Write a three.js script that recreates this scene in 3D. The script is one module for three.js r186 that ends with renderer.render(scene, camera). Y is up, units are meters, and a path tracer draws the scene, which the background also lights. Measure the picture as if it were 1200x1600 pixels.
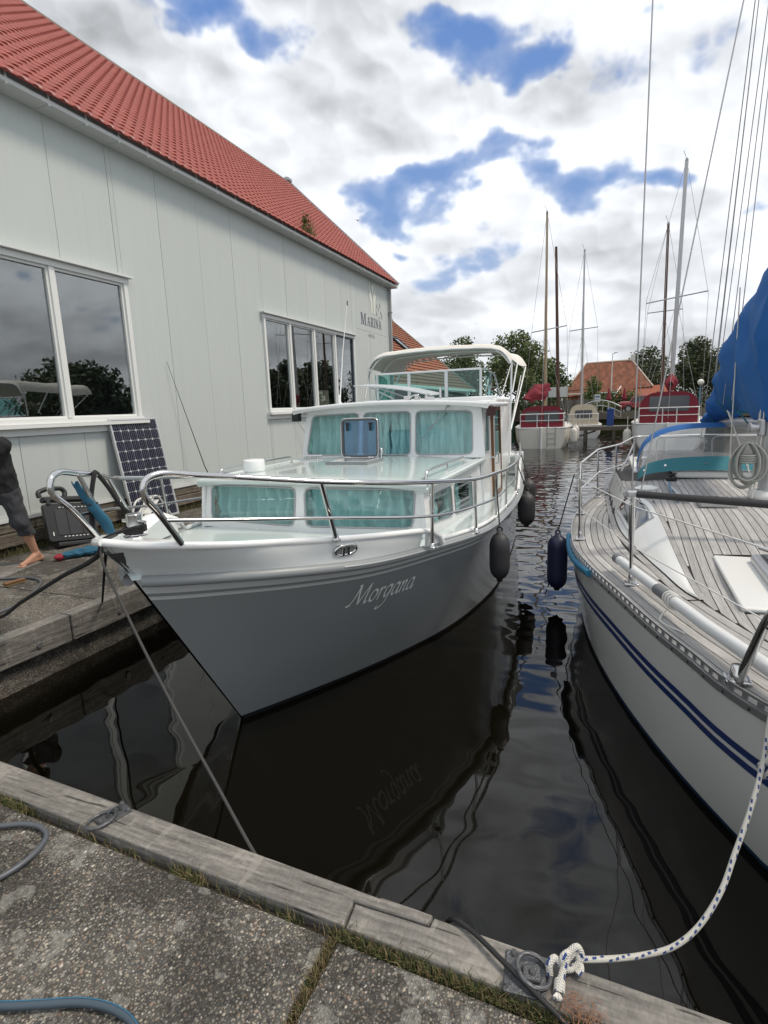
import * as THREE from 'three';
import { mergeGeometries, mergeVertices, toCreasedNormals } from 'three/addons/utils/BufferGeometryUtils.js';
import { RoundedBoxGeometry } from 'three/addons/geometries/RoundedBoxGeometry.js';
import { ImprovedNoise } from 'three/addons/math/ImprovedNoise.js';
import { MarchingCubes } from 'three/addons/objects/MarchingCubes.js';

// ---------------------------------------------------------------- camera, exposure, sun, sky
const scene = new THREE.Scene();
const renderer = new THREE.WebGLRenderer({ antialias: true });
renderer.toneMapping = THREE.LinearToneMapping;
renderer.toneMappingExposure = 1.33;
renderer.shadowMap.enabled = true;
const camera = new THREE.PerspectiveCamera(85.86, 3 / 4, 0.05, 3000);
camera.position.set(0, 2.05, 0);
camera.up.set(-0.036, 0.982, -0.185).normalize();
camera.lookAt(-0.373, 2.05 - 0.185, -0.909);
const sunDir = new THREE.Vector3(0.55, 1.0, -0.28).normalize();
const sun = new THREE.DirectionalLight(0xfff1de, 2.0);
sun.position.copy(sunDir).multiplyScalar(60); sun.target.position.set(-2, 0, -8);
sun.castShadow = true; sun.shadow.radius = 22; sun.shadow.mapSize.set(2048, 2048);
Object.assign(sun.shadow.camera, { left: -45, right: 45, top: 45, bottom: -45, near: 1, far: 160 });
scene.add(sun, sun.target);

// ---------------------------------------------------------------- small maths
const R = THREE.MathUtils.degToRad, V = (x, y, z) => new THREE.Vector3(x, y, z);
const lerp = (a, b, t) => a + (b - a) * t, clamp = (v, a = 0, b = 1) => Math.min(b, Math.max(a, v));
const smooth = (a, b, v) => { const t = clamp((v - a) / (b - a)); return t * t * (3 - 2 * t); };
function rng(seed) { let s = seed | 0; return () => { s = (s + 0x6d2b79f5) | 0; let t = Math.imul(s ^ (s >>> 15), 1 | s); t = (t + Math.imul(t ^ (t >>> 7), 61 | t)) ^ t; return ((t ^ (t >>> 14)) >>> 0) / 4294967296; }; }
const PN = (() => {                                  // gradient noise with a seeded table
  const r = rng(77), p = new Uint8Array(512), a = [...Array(256).keys()];
  for (let i = 255; i > 0; i--) { const j = Math.floor(r() * (i + 1)); [a[i], a[j]] = [a[j], a[i]]; }
  for (let i = 0; i < 512; i++) p[i] = a[i & 255];
  const g = (h, x, y, z) => { h &= 15; const u = h < 8 ? x : y, v = h < 4 ? y : h === 12 || h === 14 ? x : z; return ((h & 1) ? -u : u) + ((h & 2) ? -v : v); };
  const fd = (t) => t * t * t * (t * (t * 6 - 15) + 10);
  return (x, y, z = 0) => {
    const fx = Math.floor(x), fy = Math.floor(y), fz = Math.floor(z), X = fx & 255, Y = fy & 255, Z = fz & 255; x -= fx; y -= fy; z -= fz;
    const u = fd(x), v = fd(y), w = fd(z), A = p[X] + Y, AA = p[A] + Z, AB = p[A + 1] + Z, B = p[X + 1] + Y, BA = p[B] + Z, BB = p[B + 1] + Z;
    return lerp(lerp(lerp(g(p[AA], x, y, z), g(p[BA], x - 1, y, z), u), lerp(g(p[AB], x, y - 1, z), g(p[BB], x - 1, y - 1, z), u), v),
      lerp(lerp(g(p[AA + 1], x, y, z - 1), g(p[BA + 1], x - 1, y, z - 1), u), lerp(g(p[AB + 1], x, y - 1, z - 1), g(p[BB + 1], x - 1, y - 1, z - 1), u), v), w);
  };
})();
const fbm = (x, y, z, o) => { let s = 0, a = .5, f = 1; for (let i = 0; i < o; i++) { s += a * PN(x * f, y * f, z + i * 7.3); a *= .5; f *= 2.03; } return s; };
// periodic 2-D value noise for tiling textures
function tileNoise(seed) {
  const r = rng(seed), t = new Float32Array(65536); for (let i = 0; i < 65536; i++) t[i] = r();
  return (u, v, nx, ny) => { const x = u * nx, y = v * ny, i = Math.floor(x), j = Math.floor(y), a = x - i, b = y - j, sa = a * a * (3 - 2 * a), sb = b * b * (3 - 2 * b);
    const q = (m, n) => { let h = Math.imul((((n % ny) + ny) % ny) + 7, 668265263) ^ Math.imul((((m % nx) + nx) % nx) + nx * 31, 374761393); h = Math.imul(h ^ (h >>> 13), 1274126177); return t[(h ^ (h >>> 16)) & 65535]; }; return lerp(lerp(q(i, j), q(i + 1, j), sa), lerp(q(i, j + 1), q(i + 1, j + 1), sa), sb); };
}

// ---------------------------------------------------------------- sky: broken cumulus under blue
{
  const W = 3072, H = 1536, d = new Float32Array(W * H * 4);
  // blue gaps in the cloud cover: azimuth, elevation, half-widths in degrees, depth
  const gaps = [[-14, 29.5, 3.9, 1.9, .37], [-8.2, 27.4, 3.0, 1.1, .36], [-10.6, 22.0, 4.4, 1.9, .40], [-17.5, 20.4, 4.4, 1.4, .34], [-4.2, 18.5, 3.8, 1.3, .34], [-21.2, 17.6, 1.7, 1.4, .30], [-20.4, 14.4, 1.8, .7, .26], [4.4, 17.2, 3, .6, .22], [11, 15.2, 2.6, 1.1, .34], [-33, 30.3, 4.8, 2.0, .33], [-38.5, 31.6, 4.5, 1.8, .34], [24, 21, 4, 1.6, .3], [-62, 25, 5, 2, .3]];
  for (let j = 0; j < H; j++) {
    const el = ((j + .5) / H - .5) * Math.PI, sy = Math.sin(el), cy = Math.cos(el);
    for (let i = 0; i < W; i++) {
      const k = (j * W + i) * 4, th = ((i + .5) / W - .5) * 2 * Math.PI, dx = Math.cos(th) * cy, dz = Math.sin(th) * cy;
      let r, g, b;
      if (sy < -0.02) { r = .16; g = .165; b = .16; }
      else {
        const e = Math.max(0, el) * 57.2958, az = Math.atan2(dx, -dz) * 57.2958;
        const up = Math.max(sy, 0), q = 1 / (up + .17), px = dx * q * 2.0 + 3.7, pz = dz * q * 2.0 - 1.3;
        const w1 = PN(px * 1.9, pz * 1.9, 5), w2 = PN(px * 1.9, pz * 1.9, 9), wx = px + .16 * w1, wz = pz + .16 * w2;
        // cauliflower heads: rounded ridges of several sizes, stretched upright so that they do not smear towards the horizon
        const hx = (az > 90 ? 180 - az : az < -90 ? -180 - az : az) * .072, hy = e * .105;
        const puff = (x, y, s) => 1 - 1.9 * Math.abs(PN(x * s, y * s, s * 3.1 + .3 * w1));
        const bil = .50 * puff(hx, hy, 1.1) + .28 * puff(hx + .2 * w2, hy, 2.5) + .16 * puff(hx, hy, 5.3) + .09 * puff(hx, hy, 11) + .05 * puff(hx, hy, 23);
        const n = fbm(wx, wz, .5, 6) * 1.25, ga0 = fbm(hx * 2.2, hy * 2.2, 11, 5), gb0 = fbm(hx * 2.2, hy * 2.2, 15, 5);
        const ea = az + 6 * ga0, eb = e + 3.6 * gb0;
        let gap = 0; for (const [ga, ge, gw, gh, gd] of gaps) { const ux = (ea - ga) / gw, uy = (eb - ge) / gh, m = ux * ux + uy * uy; if (m < 9) gap += gd * Math.exp(-m * .7); }
        const m = n * .55 + .30 + .42 * (bil - .55) + .14 * (1 - smooth(4, 13, e)) + .10 * smooth(34, 50, e) - gap * 1.5;
        const a = .25 * smooth(-.22, .1, m) + .75 * smooth(.0, .2, m);
        // shading: heads lit from above, bases grey, thick parts darker
        const lit = .50 * puff(hx + .03, hy + .045, 1.1) + .28 * puff(hx + .2 * w2 + .02, hy + .03, 2.5) + .16 * puff(hx + .012, hy + .018, 5.3);
        const rel = clamp((lit - (bil - .05 * puff(hx, hy, 23) - .09 * puff(hx, hy, 11))) * 2.2, -.35, .4);
        const body = fbm(px * .42 + 8, pz * .42 + 3, 2.2, 4);
        const big = fbm(hx * .85 + 4 + .15 * w1, hy * 1.1, 21, 3), big2 = fbm(hx * .85 + 4.05 + .15 * w1, hy * 1.1 + .16, 21, 3), fine = fbm(hx * 6, hy * 7, 31, 4);
        const thick = .17 + smooth(.12, .6, m) * .20 + rel * .40 + (big2 - big) * 1.5 + big * .65 + fine * .22 + smooth(-.10, .28, body) * .20 - (bil - .6) * .30 + smooth(14, 30, e) * smooth(-16, 6, az) * (1 - smooth(60, 90, az)) * .16;
        const lum = lerp(.92, .30, clamp(thick)) * lerp(.93, 1, smooth(0, 10, e));
        const t = Math.pow(1 - up, 3), br = lerp(.085, .34, t), bg = lerp(.185, .46, t), bb = lerp(.45, .62, t);
        r = lerp(br, lum * .955, a); g = lerp(bg, lum * .985, a); b = lerp(bb, lum * 1.03, a);
      }
      d[k] = r; d[k + 1] = g; d[k + 2] = b; d[k + 3] = 1;
    }
  }
  const t = new THREE.DataTexture(d, W, H, THREE.RGBAFormat, THREE.FloatType);
  t.mapping = THREE.EquirectangularReflectionMapping; t.magFilter = t.minFilter = THREE.LinearFilter; t.needsUpdate = true;
  scene.background = t; scene.environment = t;
}

// ---------------------------------------------------------------- builders
const used = new Map();
function numbered(n) { const k = used.get(n) || 0; used.set(n, k + 1); return k ? n + '_' + String(k).padStart(3, '0') : n; }
function fin(o) { o.castShadow = o.receiveShadow = true; return o; }
function tag(o, label, category, group, kind) { Object.assign(o.userData, { label, category }); if (group) o.userData.group = group; if (kind) o.userData.kind = kind; return o; }
function thing(name, label, category, pos = [0, 0, 0], turn = 0, group) { const o = new THREE.Group(); o.name = numbered(name); o.position.set(...pos); o.rotation.y = turn; scene.add(o); return tag(o, label, category, group); }
const prep = (g) => { if (!g.index) { const n = g.attributes.position.count, a = new Uint32Array(n); for (let i = 0; i < n; i++) a[i] = i; g.setIndex(new THREE.BufferAttribute(a, 1)); } for (const k of Object.keys(g.attributes)) if (!['position', 'normal', 'uv', 'color'].includes(k)) g.deleteAttribute(k); if (!g.attributes.normal) g.computeVertexNormals(); if (!g.attributes.uv) g.setAttribute('uv', new THREE.BufferAttribute(new Float32Array(g.attributes.position.count * 2), 2)); return g; };
const merge = (gs) => { gs = [].concat(gs).flat(9).map(prep); return gs.length === 1 ? gs[0] : mergeGeometries(gs, false); };
function obj(name, gs, mat, parent = scene) { const m = fin(new THREE.Mesh(merge(gs), mat)); m.name = parent === scene ? numbered(name) : name; parent.add(m); return m; }
function struct(name, gs, mat, label) { const m = obj(name, gs, mat); m.userData.kind = 'structure'; m.userData.label = label; return m; }
const mv = (g, x = 0, y = 0, z = 0, rx = 0, ry = 0, rz = 0) => g.applyMatrix4(new THREE.Matrix4().compose(V(x, y, z), new THREE.Quaternion().setFromEuler(new THREE.Euler(rx, ry, rz)), V(1, 1, 1)));
const box = (w, h, d, x = 0, y = 0, z = 0, rx = 0, ry = 0, rz = 0) => mv(new THREE.BoxGeometry(w, h, d), x, y, z, rx, ry, rz);
const rbox = (w, h, d, r, x = 0, y = 0, z = 0, rx = 0, ry = 0, rz = 0, s = 2) => mv(new RoundedBoxGeometry(w, h, d, s, Math.min(r, w / 2.01, h / 2.01, d / 2.01)), x, y, z, rx, ry, rz);
// box with chamfered edges, 44 triangles
function cbox(w, h, d, c, x = 0, y = 0, z = 0, rx = 0, ry = 0, rz = 0) { return rbox(w, h, d, c, x, y, z, rx, ry, rz, 1); }
const cyl = (r0, r1, h, x = 0, y = 0, z = 0, s = 16, rx = 0, ry = 0, rz = 0) => mv(new THREE.CylinderGeometry(r0, r1, h, s), x, y, z, rx, ry, rz);
const lathe = (pts, s = 24, x = 0, y = 0, z = 0) => mv(new THREE.LatheGeometry(pts.map((p) => new THREE.Vector2(...p)), s), x, y, z);
const P3 = (p) => (p.isVector3 ? p.clone() : V(...p));
function tube(pts, r, seg = 24, rad = 8, closed = false, tension = .5) { const ps = pts.map(P3); const c = ps.length === 2 ? new THREE.LineCurve3(ps[0], ps[1]) : new THREE.CatmullRomCurve3(ps, closed, 'centripetal', tension); const g = new THREE.TubeGeometry(c, ps.length === 2 ? 1 : seg, r, rad, closed); if (closed) return g;
  const caps = [0, 1].map((t) => { const p = c.getPoint(t), q = c.getTangent(t).multiplyScalar(t ? 1 : -1); const k = new THREE.CircleGeometry(r, rad); k.applyMatrix4(new THREE.Matrix4().compose(p, new THREE.Quaternion().setFromUnitVectors(V(0, 0, 1), q), V(1, 1, 1))); return k; });
  return merge([g, ...caps]); }
// a bar of straight runs with rounded bends (radius br), for bent steel tube
function bent(pts, r, br = .06, rad = 8) { const ps = pts.map(P3), path = new THREE.CurvePath(); let last = ps[0];
  for (let i = 1; i < ps.length; i++) { if (i === ps.length - 1) { path.add(new THREE.LineCurve3(last, ps[i])); break; }
    const a = ps[i].clone().sub(ps[i - 1]), b = ps[i + 1].clone().sub(ps[i]), k = Math.min(br, a.length() * .45, b.length() * .45), p0 = ps[i].clone().addScaledVector(a.normalize(), -k), p1 = ps[i].clone().addScaledVector(b.normalize(), k);
    path.add(new THREE.LineCurve3(last, p0)); path.add(new THREE.QuadraticBezierCurve3(p0, ps[i].clone(), p1)); last = p1; }
  const out = []; for (const c of path.curves) { const n = c.isLineCurve3 ? 1 : 7; for (let i = 0; i < n; i++) out.push(c.getPoint(i / n)); } out.push(ps[ps.length - 1]);
  return sweep(out, r, rad); }
// tube through given points, parallel transported, with caps
function sweep(pts, r, rad = 8) { const n = pts.length, pos = [], nor = [], uv = [], idx = []; let T = pts[1].clone().sub(pts[0]).normalize(), N = Math.abs(T.y) < .9 ? V(0, 1, 0) : V(1, 0, 0); N.sub(T.clone().multiplyScalar(N.dot(T))).normalize(); let len = 0;
  for (let i = 0; i < n; i++) { const t = (i === 0 ? pts[1].clone().sub(pts[0]) : i === n - 1 ? pts[i].clone().sub(pts[i - 1]) : pts[i + 1].clone().sub(pts[i - 1])).normalize(); if (i) { N.sub(t.clone().multiplyScalar(N.dot(t))).normalize(); len += pts[i].distanceTo(pts[i - 1]); } const B = t.clone().cross(N), rr = typeof r === 'function' ? r(i / (n - 1)) : r;
    for (let k = 0; k <= rad; k++) { const a = k / rad * 2 * Math.PI, d = N.clone().multiplyScalar(Math.cos(a)).addScaledVector(B, Math.sin(a)); pos.push(pts[i].x + d.x * rr, pts[i].y + d.y * rr, pts[i].z + d.z * rr); nor.push(d.x, d.y, d.z); uv.push(k / rad, len); } }
  const m = rad + 1; for (let i = 0; i < n - 1; i++) for (let k = 0; k < rad; k++) { const a = i * m + k; idx.push(a, a + 1, a + m, a + 1, a + m + 1, a + m); }
  for (const e of [0, n - 1]) { const t = e ? pts[e].clone().sub(pts[e - 1]) : pts[0].clone().sub(pts[1]); t.normalize(); const c = pos.length / 3; pos.push(pts[e].x, pts[e].y, pts[e].z); nor.push(t.x, t.y, t.z); uv.push(.5, .5); const s = pos.length / 3; for (let k = 0; k <= rad; k++) { const q = (e * m + k) * 3; pos.push(pos[q], pos[q + 1], pos[q + 2]); nor.push(t.x, t.y, t.z); uv.push(0, 0); } for (let k = 0; k < rad; k++) e ? idx.push(c, s + k, s + k + 1) : idx.push(c, s + k + 1, s + k); }
  return mk(pos, idx, uv, nor); }
const spline = (pts, n = 40, closed = false) => new THREE.CatmullRomCurve3(pts.map(P3), closed, 'centripetal').getPoints(n);
function mk(pos, idx, uv, nor) { const g = new THREE.BufferGeometry(); g.setAttribute('position', new THREE.Float32BufferAttribute(pos, 3)); if (nor) g.setAttribute('normal', new THREE.Float32BufferAttribute(nor, 3)); g.setAttribute('uv', new THREE.Float32BufferAttribute(uv || new Array(pos.length / 3 * 2).fill(0), 2)); g.setIndex(idx); if (!nor) g.computeVertexNormals(); return g; }
// surface through rows of points (rows[i][j] = [x,y,z]); uv = metres along rows / columns unless given
function sheet(rows, { flip = false, crease = 0, uvs = 1 } = {}) { const n = rows.length, m = rows[0].length, pos = [], uv = [], idx = []; let vv = 0;
  rows.forEach((r, i) => { let u = 0; if (i) vv += Math.hypot(r[0][0] - rows[i - 1][0][0], r[0][1] - rows[i - 1][0][1], r[0][2] - rows[i - 1][0][2]) || .01; r.forEach((p, j) => { if (j) u += Math.hypot(p[0] - r[j - 1][0], p[1] - r[j - 1][1], p[2] - r[j - 1][2]); pos.push(...p); uv.push(u * uvs, vv * uvs); }); });
  for (let i = 0; i < n - 1; i++) for (let j = 0; j < m - 1; j++) { const a = i * m + j; flip ? idx.push(a, a + m, a + 1, a + 1, a + m, a + m + 1) : idx.push(a, a + 1, a + m, a + 1, a + m + 1, a + m); }
  let g = mk(pos, idx, uv); if (crease) g = prep(toCreasedNormals(g, crease)); return g; }
// a sheet with thickness t along its normals
function slabSheet(rows, t, o = {}) { const g = sheet(rows, o), p = g.attributes.position, nn = g.attributes.normal, n = rows.length, m = rows[0].length; const back = rows.map((r, i) => r.map((q, j) => { const k = i * m + j; return [p.getX(k) - nn.getX(k) * t, p.getY(k) - nn.getY(k) * t, p.getZ(k) - nn.getZ(k) * t]; }));
  const s = (a) => sheet(a, o); return [g, sheet(back, { ...o, flip: !o.flip }), s([back[0], rows[0]]), s([rows[n - 1], back[n - 1]]), s([rows.map((r) => r[0]), back.map((r) => r[0])]), s([back.map((r) => r[m - 1]), rows.map((r) => r[m - 1])])]; }
function shapeOf(pts, holes = []) { const s = new THREE.Shape(pts.map((p) => new THREE.Vector2(...p))); for (const h of holes) s.holes.push(new THREE.Path(h.map((p) => new THREE.Vector2(...p)))); return s; }
const extrude = (pts, depth, { holes = [], bevel = 0, seg = 1, curve = 6 } = {}) => new THREE.ExtrudeGeometry(pts.isShape ? pts : shapeOf(pts, holes), { depth, bevelEnabled: bevel > 0, bevelThickness: bevel, bevelSize: bevel, bevelOffset: -bevel, bevelSegments: seg, curveSegments: curve, steps: 1 });
// rounded quadrilateral outline from four corners (2-D), radius r
function rquad(c, r, n = 5) { const out = []; for (let i = 0; i < c.length; i++) { const p = c[i], a = c[(i + c.length - 1) % c.length], b = c[(i + 1) % c.length]; const la = Math.hypot(a[0] - p[0], a[1] - p[1]), lb = Math.hypot(b[0] - p[0], b[1] - p[1]), k = Math.min(r, la * .48, lb * .48); const p0 = [p[0] + (a[0] - p[0]) / la * k, p[1] + (a[1] - p[1]) / la * k], p1 = [p[0] + (b[0] - p[0]) / lb * k, p[1] + (b[1] - p[1]) / lb * k]; for (let j = 0; j <= n; j++) { const t = j / n, q = 1 - t; out.push([q * q * p0[0] + 2 * q * t * p[0] + t * t * p1[0], q * q * p0[1] + 2 * q * t * p[1] + t * t * p1[1]]); } } return out; }
// texture coordinates in metres by dominant face direction; grain runs along axis ax (0 x, 1 y, 2 z)
function boxUV(g, s = 1, ax = 0, ou = 0, ov = 0) { if (g.index) g = g.toNonIndexed(); const p = g.attributes.position, n = g.attributes.normal, uv = new Float32Array(p.count * 2); for (let i = 0; i < p.count; i++) { const a = [p.getX(i), p.getY(i), p.getZ(i)], w = [Math.abs(n.getX(i)), Math.abs(n.getY(i)), Math.abs(n.getZ(i))]; const d = w[0] > w[1] && w[0] > w[2] ? 0 : w[1] > w[2] ? 1 : 2; let r = [0, 1, 2].filter((k) => k !== d); if (r.includes(ax)) r = [ax, r.find((k) => k !== ax)]; uv[i * 2] = a[r[0]] * s + ou; uv[i * 2 + 1] = a[r[1]] * s + ov; } g.setAttribute('uv', new THREE.BufferAttribute(uv, 2)); return prep(g); }
// frame: local (u right, v up, w out) to the world, for building on a slanted face
function frameM(o, u, v) { const U = P3(u).normalize(), Vv = P3(v); Vv.addScaledVector(U, -Vv.dot(U)).normalize(); const Wv = U.clone().cross(Vv); return new THREE.Matrix4().makeBasis(U, Vv, Wv).setPosition(P3(o)); }

// ---------------------------------------------------------------- textures and materials
function tex(w, h, fn, { srgb = true, rep = [1, 1] } = {}) { const d = new Uint8Array(w * h * 4); for (let j = 0; j < h; j++) for (let i = 0; i < w; i++) { const c = fn((i + .5) / w, (j + .5) / h, i, j), k = (j * w + i) * 4; if (typeof c === 'number') { d[k] = d[k + 1] = d[k + 2] = clamp(c) * 255; } else { d[k] = clamp(c[0]) * 255; d[k + 1] = clamp(c[1]) * 255; d[k + 2] = clamp(c[2]) * 255; } d[k + 3] = 255; } const t = new THREE.DataTexture(d, w, h); t.wrapS = t.wrapT = THREE.RepeatWrapping; t.magFilter = THREE.LinearFilter; t.minFilter = THREE.LinearMipmapLinearFilter; t.generateMipmaps = true; if (srgb) t.colorSpace = THREE.SRGBColorSpace; t.repeat.set(...rep); t.needsUpdate = true; return t; }
const toS = (v) => (v <= .0031308 ? v * 12.92 : 1.055 * Math.pow(v, 1 / 2.4) - .055);
const S3 = (c) => [toS(clamp(c[0])), toS(clamp(c[1])), toS(clamp(c[2]))];
const lin = (r, g, b) => new THREE.Color().setRGB(r, g, b);
const mat = (c, rough = .6, o = {}) => new THREE.MeshPhysicalMaterial({ color: Array.isArray(c) ? lin(...c) : c, roughness: rough, side: THREE.DoubleSide, ...o });
const tn = tileNoise(5), tn2 = tileNoise(11), tn3 = tileNoise(23);
const tfbm = (f, u, v, nx, ny, o = 4) => { let s = 0, a = .5; for (let i = 0; i < o; i++) { s += a * f(u, v, nx << i, ny << i); a *= .5; } return s / (1 - Math.pow(.5, o)); };
// ---------------------------------------------------------------- materials of the setting
const M = {};
{ // exposed-aggregate paving: pebbles in a dark weathered matrix, with lichen blotches
  const N = 2048, cells = 265, r = rng(3), cx = new Float32Array(cells * cells * 7);
  const tones = [[.29, .26, .21], [.22, .21, .19], [.35, .32, .27], [.15, .13, .11], [.26, .19, .14], [.11, .105, .10], [.45, .42, .38], [.20, .195, .19], [.13, .125, .12]];
  for (let i = 0; i < cells * cells; i++) { const t = tones[Math.floor(r() * r() * 12) % tones.length], k = .45 + r() * .75; cx.set([r() * .9, r() * .9, r() < .13 ? .5 + r() * .2 : .26 + r() * .2, t[0] * k, t[1] * k, t[2] * k, r()], i * 7); }
  const hgt = new Float32Array(N * N);
  const col = tex(N, N, (u, v, i, j) => {
    const x = u * cells, y = v * cells, X = Math.floor(x), Y = Math.floor(y); let best = 9, bk = 0;
    for (let b = -1; b < 2; b++) for (let a = -1; a < 2; a++) { const k = ((((Y + b) % cells) + cells) % cells * cells + ((((X + a) % cells) + cells) % cells)) * 7; const dx = X + a + cx[k] - x, dy = Y + b + cx[k + 1] - y, d = Math.sqrt(dx * dx * (.7 + cx[k + 6] * .6) + dy * dy * (1.3 - cx[k + 6] * .6)) / cx[k + 2]; if (d < best) { best = d; bk = k; } }
    const in_ = smooth(1.05, .85, best), grime = tfbm(tn, u, v, 9, 9, 5), lich = smooth(.645, .69, tfbm(tn2, u, v, 30, 30, 5)), fine = tn3(u, v, 200, 200);
    const cover = smooth(.40, .62, grime + .25 * (cx[bk + 6] - .5));                 // stones grown over with dark algae
    const mx = .055 + .04 * fine; let c = [lerp(mx, cx[bk + 3], in_), lerp(mx * .95, cx[bk + 4], in_), lerp(mx * .85, cx[bk + 5], in_)];
    const k = lerp(.50, 1.10, cover) * (.86 + .28 * fine); c = c.map((q) => q * k);
    c = c.map((q, m) => lerp(q, [.36, .36, .33][m] * (.5 + .6 * fine), lich * .42));
    hgt[j * N + i] = in_ * (1 - best * best * .6) * .8 + fine * .2; return S3(c);
  });
  const bump = tex(N, N, (u, v, i, j) => hgt[j * N + i], { srgb: false });
  M.paving = mat([.95, .95, .95], .86, { map: col, bumpMap: bump, bumpScale: .004 });
}
{ // weathered grey timber, fine checked grain along u
  const N = 2048, Hh = 512, rings = (u, v) => v + .010 * tn(u, v, 2, 5) + .004 * tn2(u, v, 6, 12);
  const crackAt = (u, w) => Math.max(smooth(.74, .82, tfbm(tn, u, w, 6, 130, 3)), smooth(.77, .83, tfbm(tn3, u, w, 4, 90, 4)));
  const col = tex(N, Hh, (u, v) => { const w = rings(u, v), g = tfbm(tn2, u + .07 * tn(u, v, 4, 26), w, 5, 110, 4), f = tn3(u, w, 40, 250), sp = tn(u, v, 250, 130), cr = crackAt(u, w), blot = tfbm(tn, u + .14 * tn3(u, v, 6, 9), v + .1 * tn2(u, v, 9, 3), 5, 3, 6), lich = smooth(.66, .74, tfbm(tn2, u, v, 40, 14, 4)); let b = lerp(.085, .25, g) * (.78 + .44 * f) * (.86 + .28 * sp) * lerp(.62, 1.30, blot) * (1 - .8 * cr); b = lerp(b, .30, lich * .35); return S3([b * 1.05, b, b * .92]); });
  const bump = tex(N, Hh, (u, v) => { const w = rings(u, v); return tfbm(tn2, u, w, 5, 110, 4) * .55 + .2 * tn3(u, w, 40, 250) - .6 * crackAt(u, w) + .4; }, { srgb: false });
  M.timber = mat([1, 1, 1], .9, { map: col, bumpMap: bump, bumpScale: .005 });
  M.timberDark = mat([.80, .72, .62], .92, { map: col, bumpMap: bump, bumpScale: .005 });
}
{ // painted cladding: faint vertical streaks and stains
  const col = tex(1024, 1024, (u, v) => { const st = tfbm(tn, u, v, 90, 3, 4), blot = tfbm(tn2, u, v, 4, 3, 5), run = smooth(.60, .76, tfbm(tn3, u, v, 40, 2, 3)) * smooth(.45, .65, blot); const k = 1 + .045 * (st - .5) + .05 * (blot - .5) - .04 * run; return S3([.495 * k, .54 * k, .53 * k]); });
  const bump = tex(512, 512, (u, v) => tfbm(tn, u, v, 70, 2, 3), { srgb: false });
  M.cladding = [0, 1, 2, 3].map((i) => { const t = col.clone(); t.needsUpdate = true; t.repeat.set(.42, .19); t.offset.set(i * .27, i * .41); const k = [1, .985, 1.012, .975][i]; return mat([k, k, k], .5, { map: t, bumpMap: bump, bumpScale: .0015 }); });
  M.whitePaint = mat([.70, .72, .71], .45); M.trim = mat([.62, .65, .65], .5);
}
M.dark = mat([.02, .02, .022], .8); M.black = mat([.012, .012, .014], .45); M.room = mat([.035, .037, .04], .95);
M.glass = mat([.9, .95, .95], .01, { transmission: 1, thickness: 0, ior: 2.2 });
M.steel = mat([.62, .62, .62], .16, { metalness: 1 }); M.galv = mat([.36, .37, .38], .48, { metalness: .8 });
M.tileRed = [[.275, .053, .039], [.25, .048, .036], [.295, .062, .046], [.262, .056, .042]].map((c) => mat(c, .62, { bumpMap: tex(128, 128, (u, v) => tn(u, v, 64, 64), { srgb: false, rep: [3, 3] }), bumpScale: .002 }));
M.grass = mat([.075, .092, .028], .85); M.grassDry = mat([.20, .155, .08], .9);

// ---------------------------------------------------------------- water: sheltered and almost still by the quay, rippled farther off
{
  const grow = (from, to, s0, k, cap) => { const a = [from]; let s = s0; const dir = Math.sign(to - from); while ((to - a[a.length - 1]) * dir > 0) { a.push(a[a.length - 1] + dir * s); s = Math.min(cap, s * k); } return a; };
  const xs = [...grow(-4.6, -160, .12, 1.22, 12).slice(1).reverse(), ...grow(-4.6, 3.2, .04, 1, 1), ...grow(3.2, 160, .12, 1.2, 12).slice(1)];
  const zs = grow(-1.15, -12, .03, 1.002, .05).concat(grow(-12.05, -50, .055, 1.002, .11).slice(1)); zs.push(-80, -150);
  const H = (x, z) => { const far = smooth(-3.2, -9.5, z), mid = smooth(-1.8, -5, z); 
    const wob = PN(x * .9, z * .9, 1) * .0040 * (.5 + .5 * mid) + PN(x * 2.3 + 4, z * 2.9, 2) * .0020 * (.6 + .6 * mid) + PN(x * 4.7, z * 5.3, 12) * .0013;
    const w2 = PN(x * 3.1, z * 7.5 + x * 1.3, 3) * .0026 * (.22 + .85 * mid);
    const w3 = far * (PN(x * 3.6 + .8 * z, z * 9.5, 6) * .0075 + PN(x * 8.1, z * 16, 8) * .0030 + PN(x * 1.3, z * 3.4, 9) * .009);
    return wob + w2 + w3; };
  const pos = [], idx = [], uv = [], m = xs.length; for (const z of zs) for (const x of xs) { pos.push(x, H(x, z), z); uv.push(x, z); }
  for (let i = 0; i < zs.length - 1; i++) for (let j = 0; j < m - 1; j++) { const a = i * m + j; idx.push(a, a + 1, a + m, a + 1, a + m + 1, a + m); }
  struct('water', mk(pos, idx, uv), mat([.0040, .0034, .0018], .008, { ior: 1.42 }), 'dark brown harbour water between the boats, smooth near the quay');
}
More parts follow.
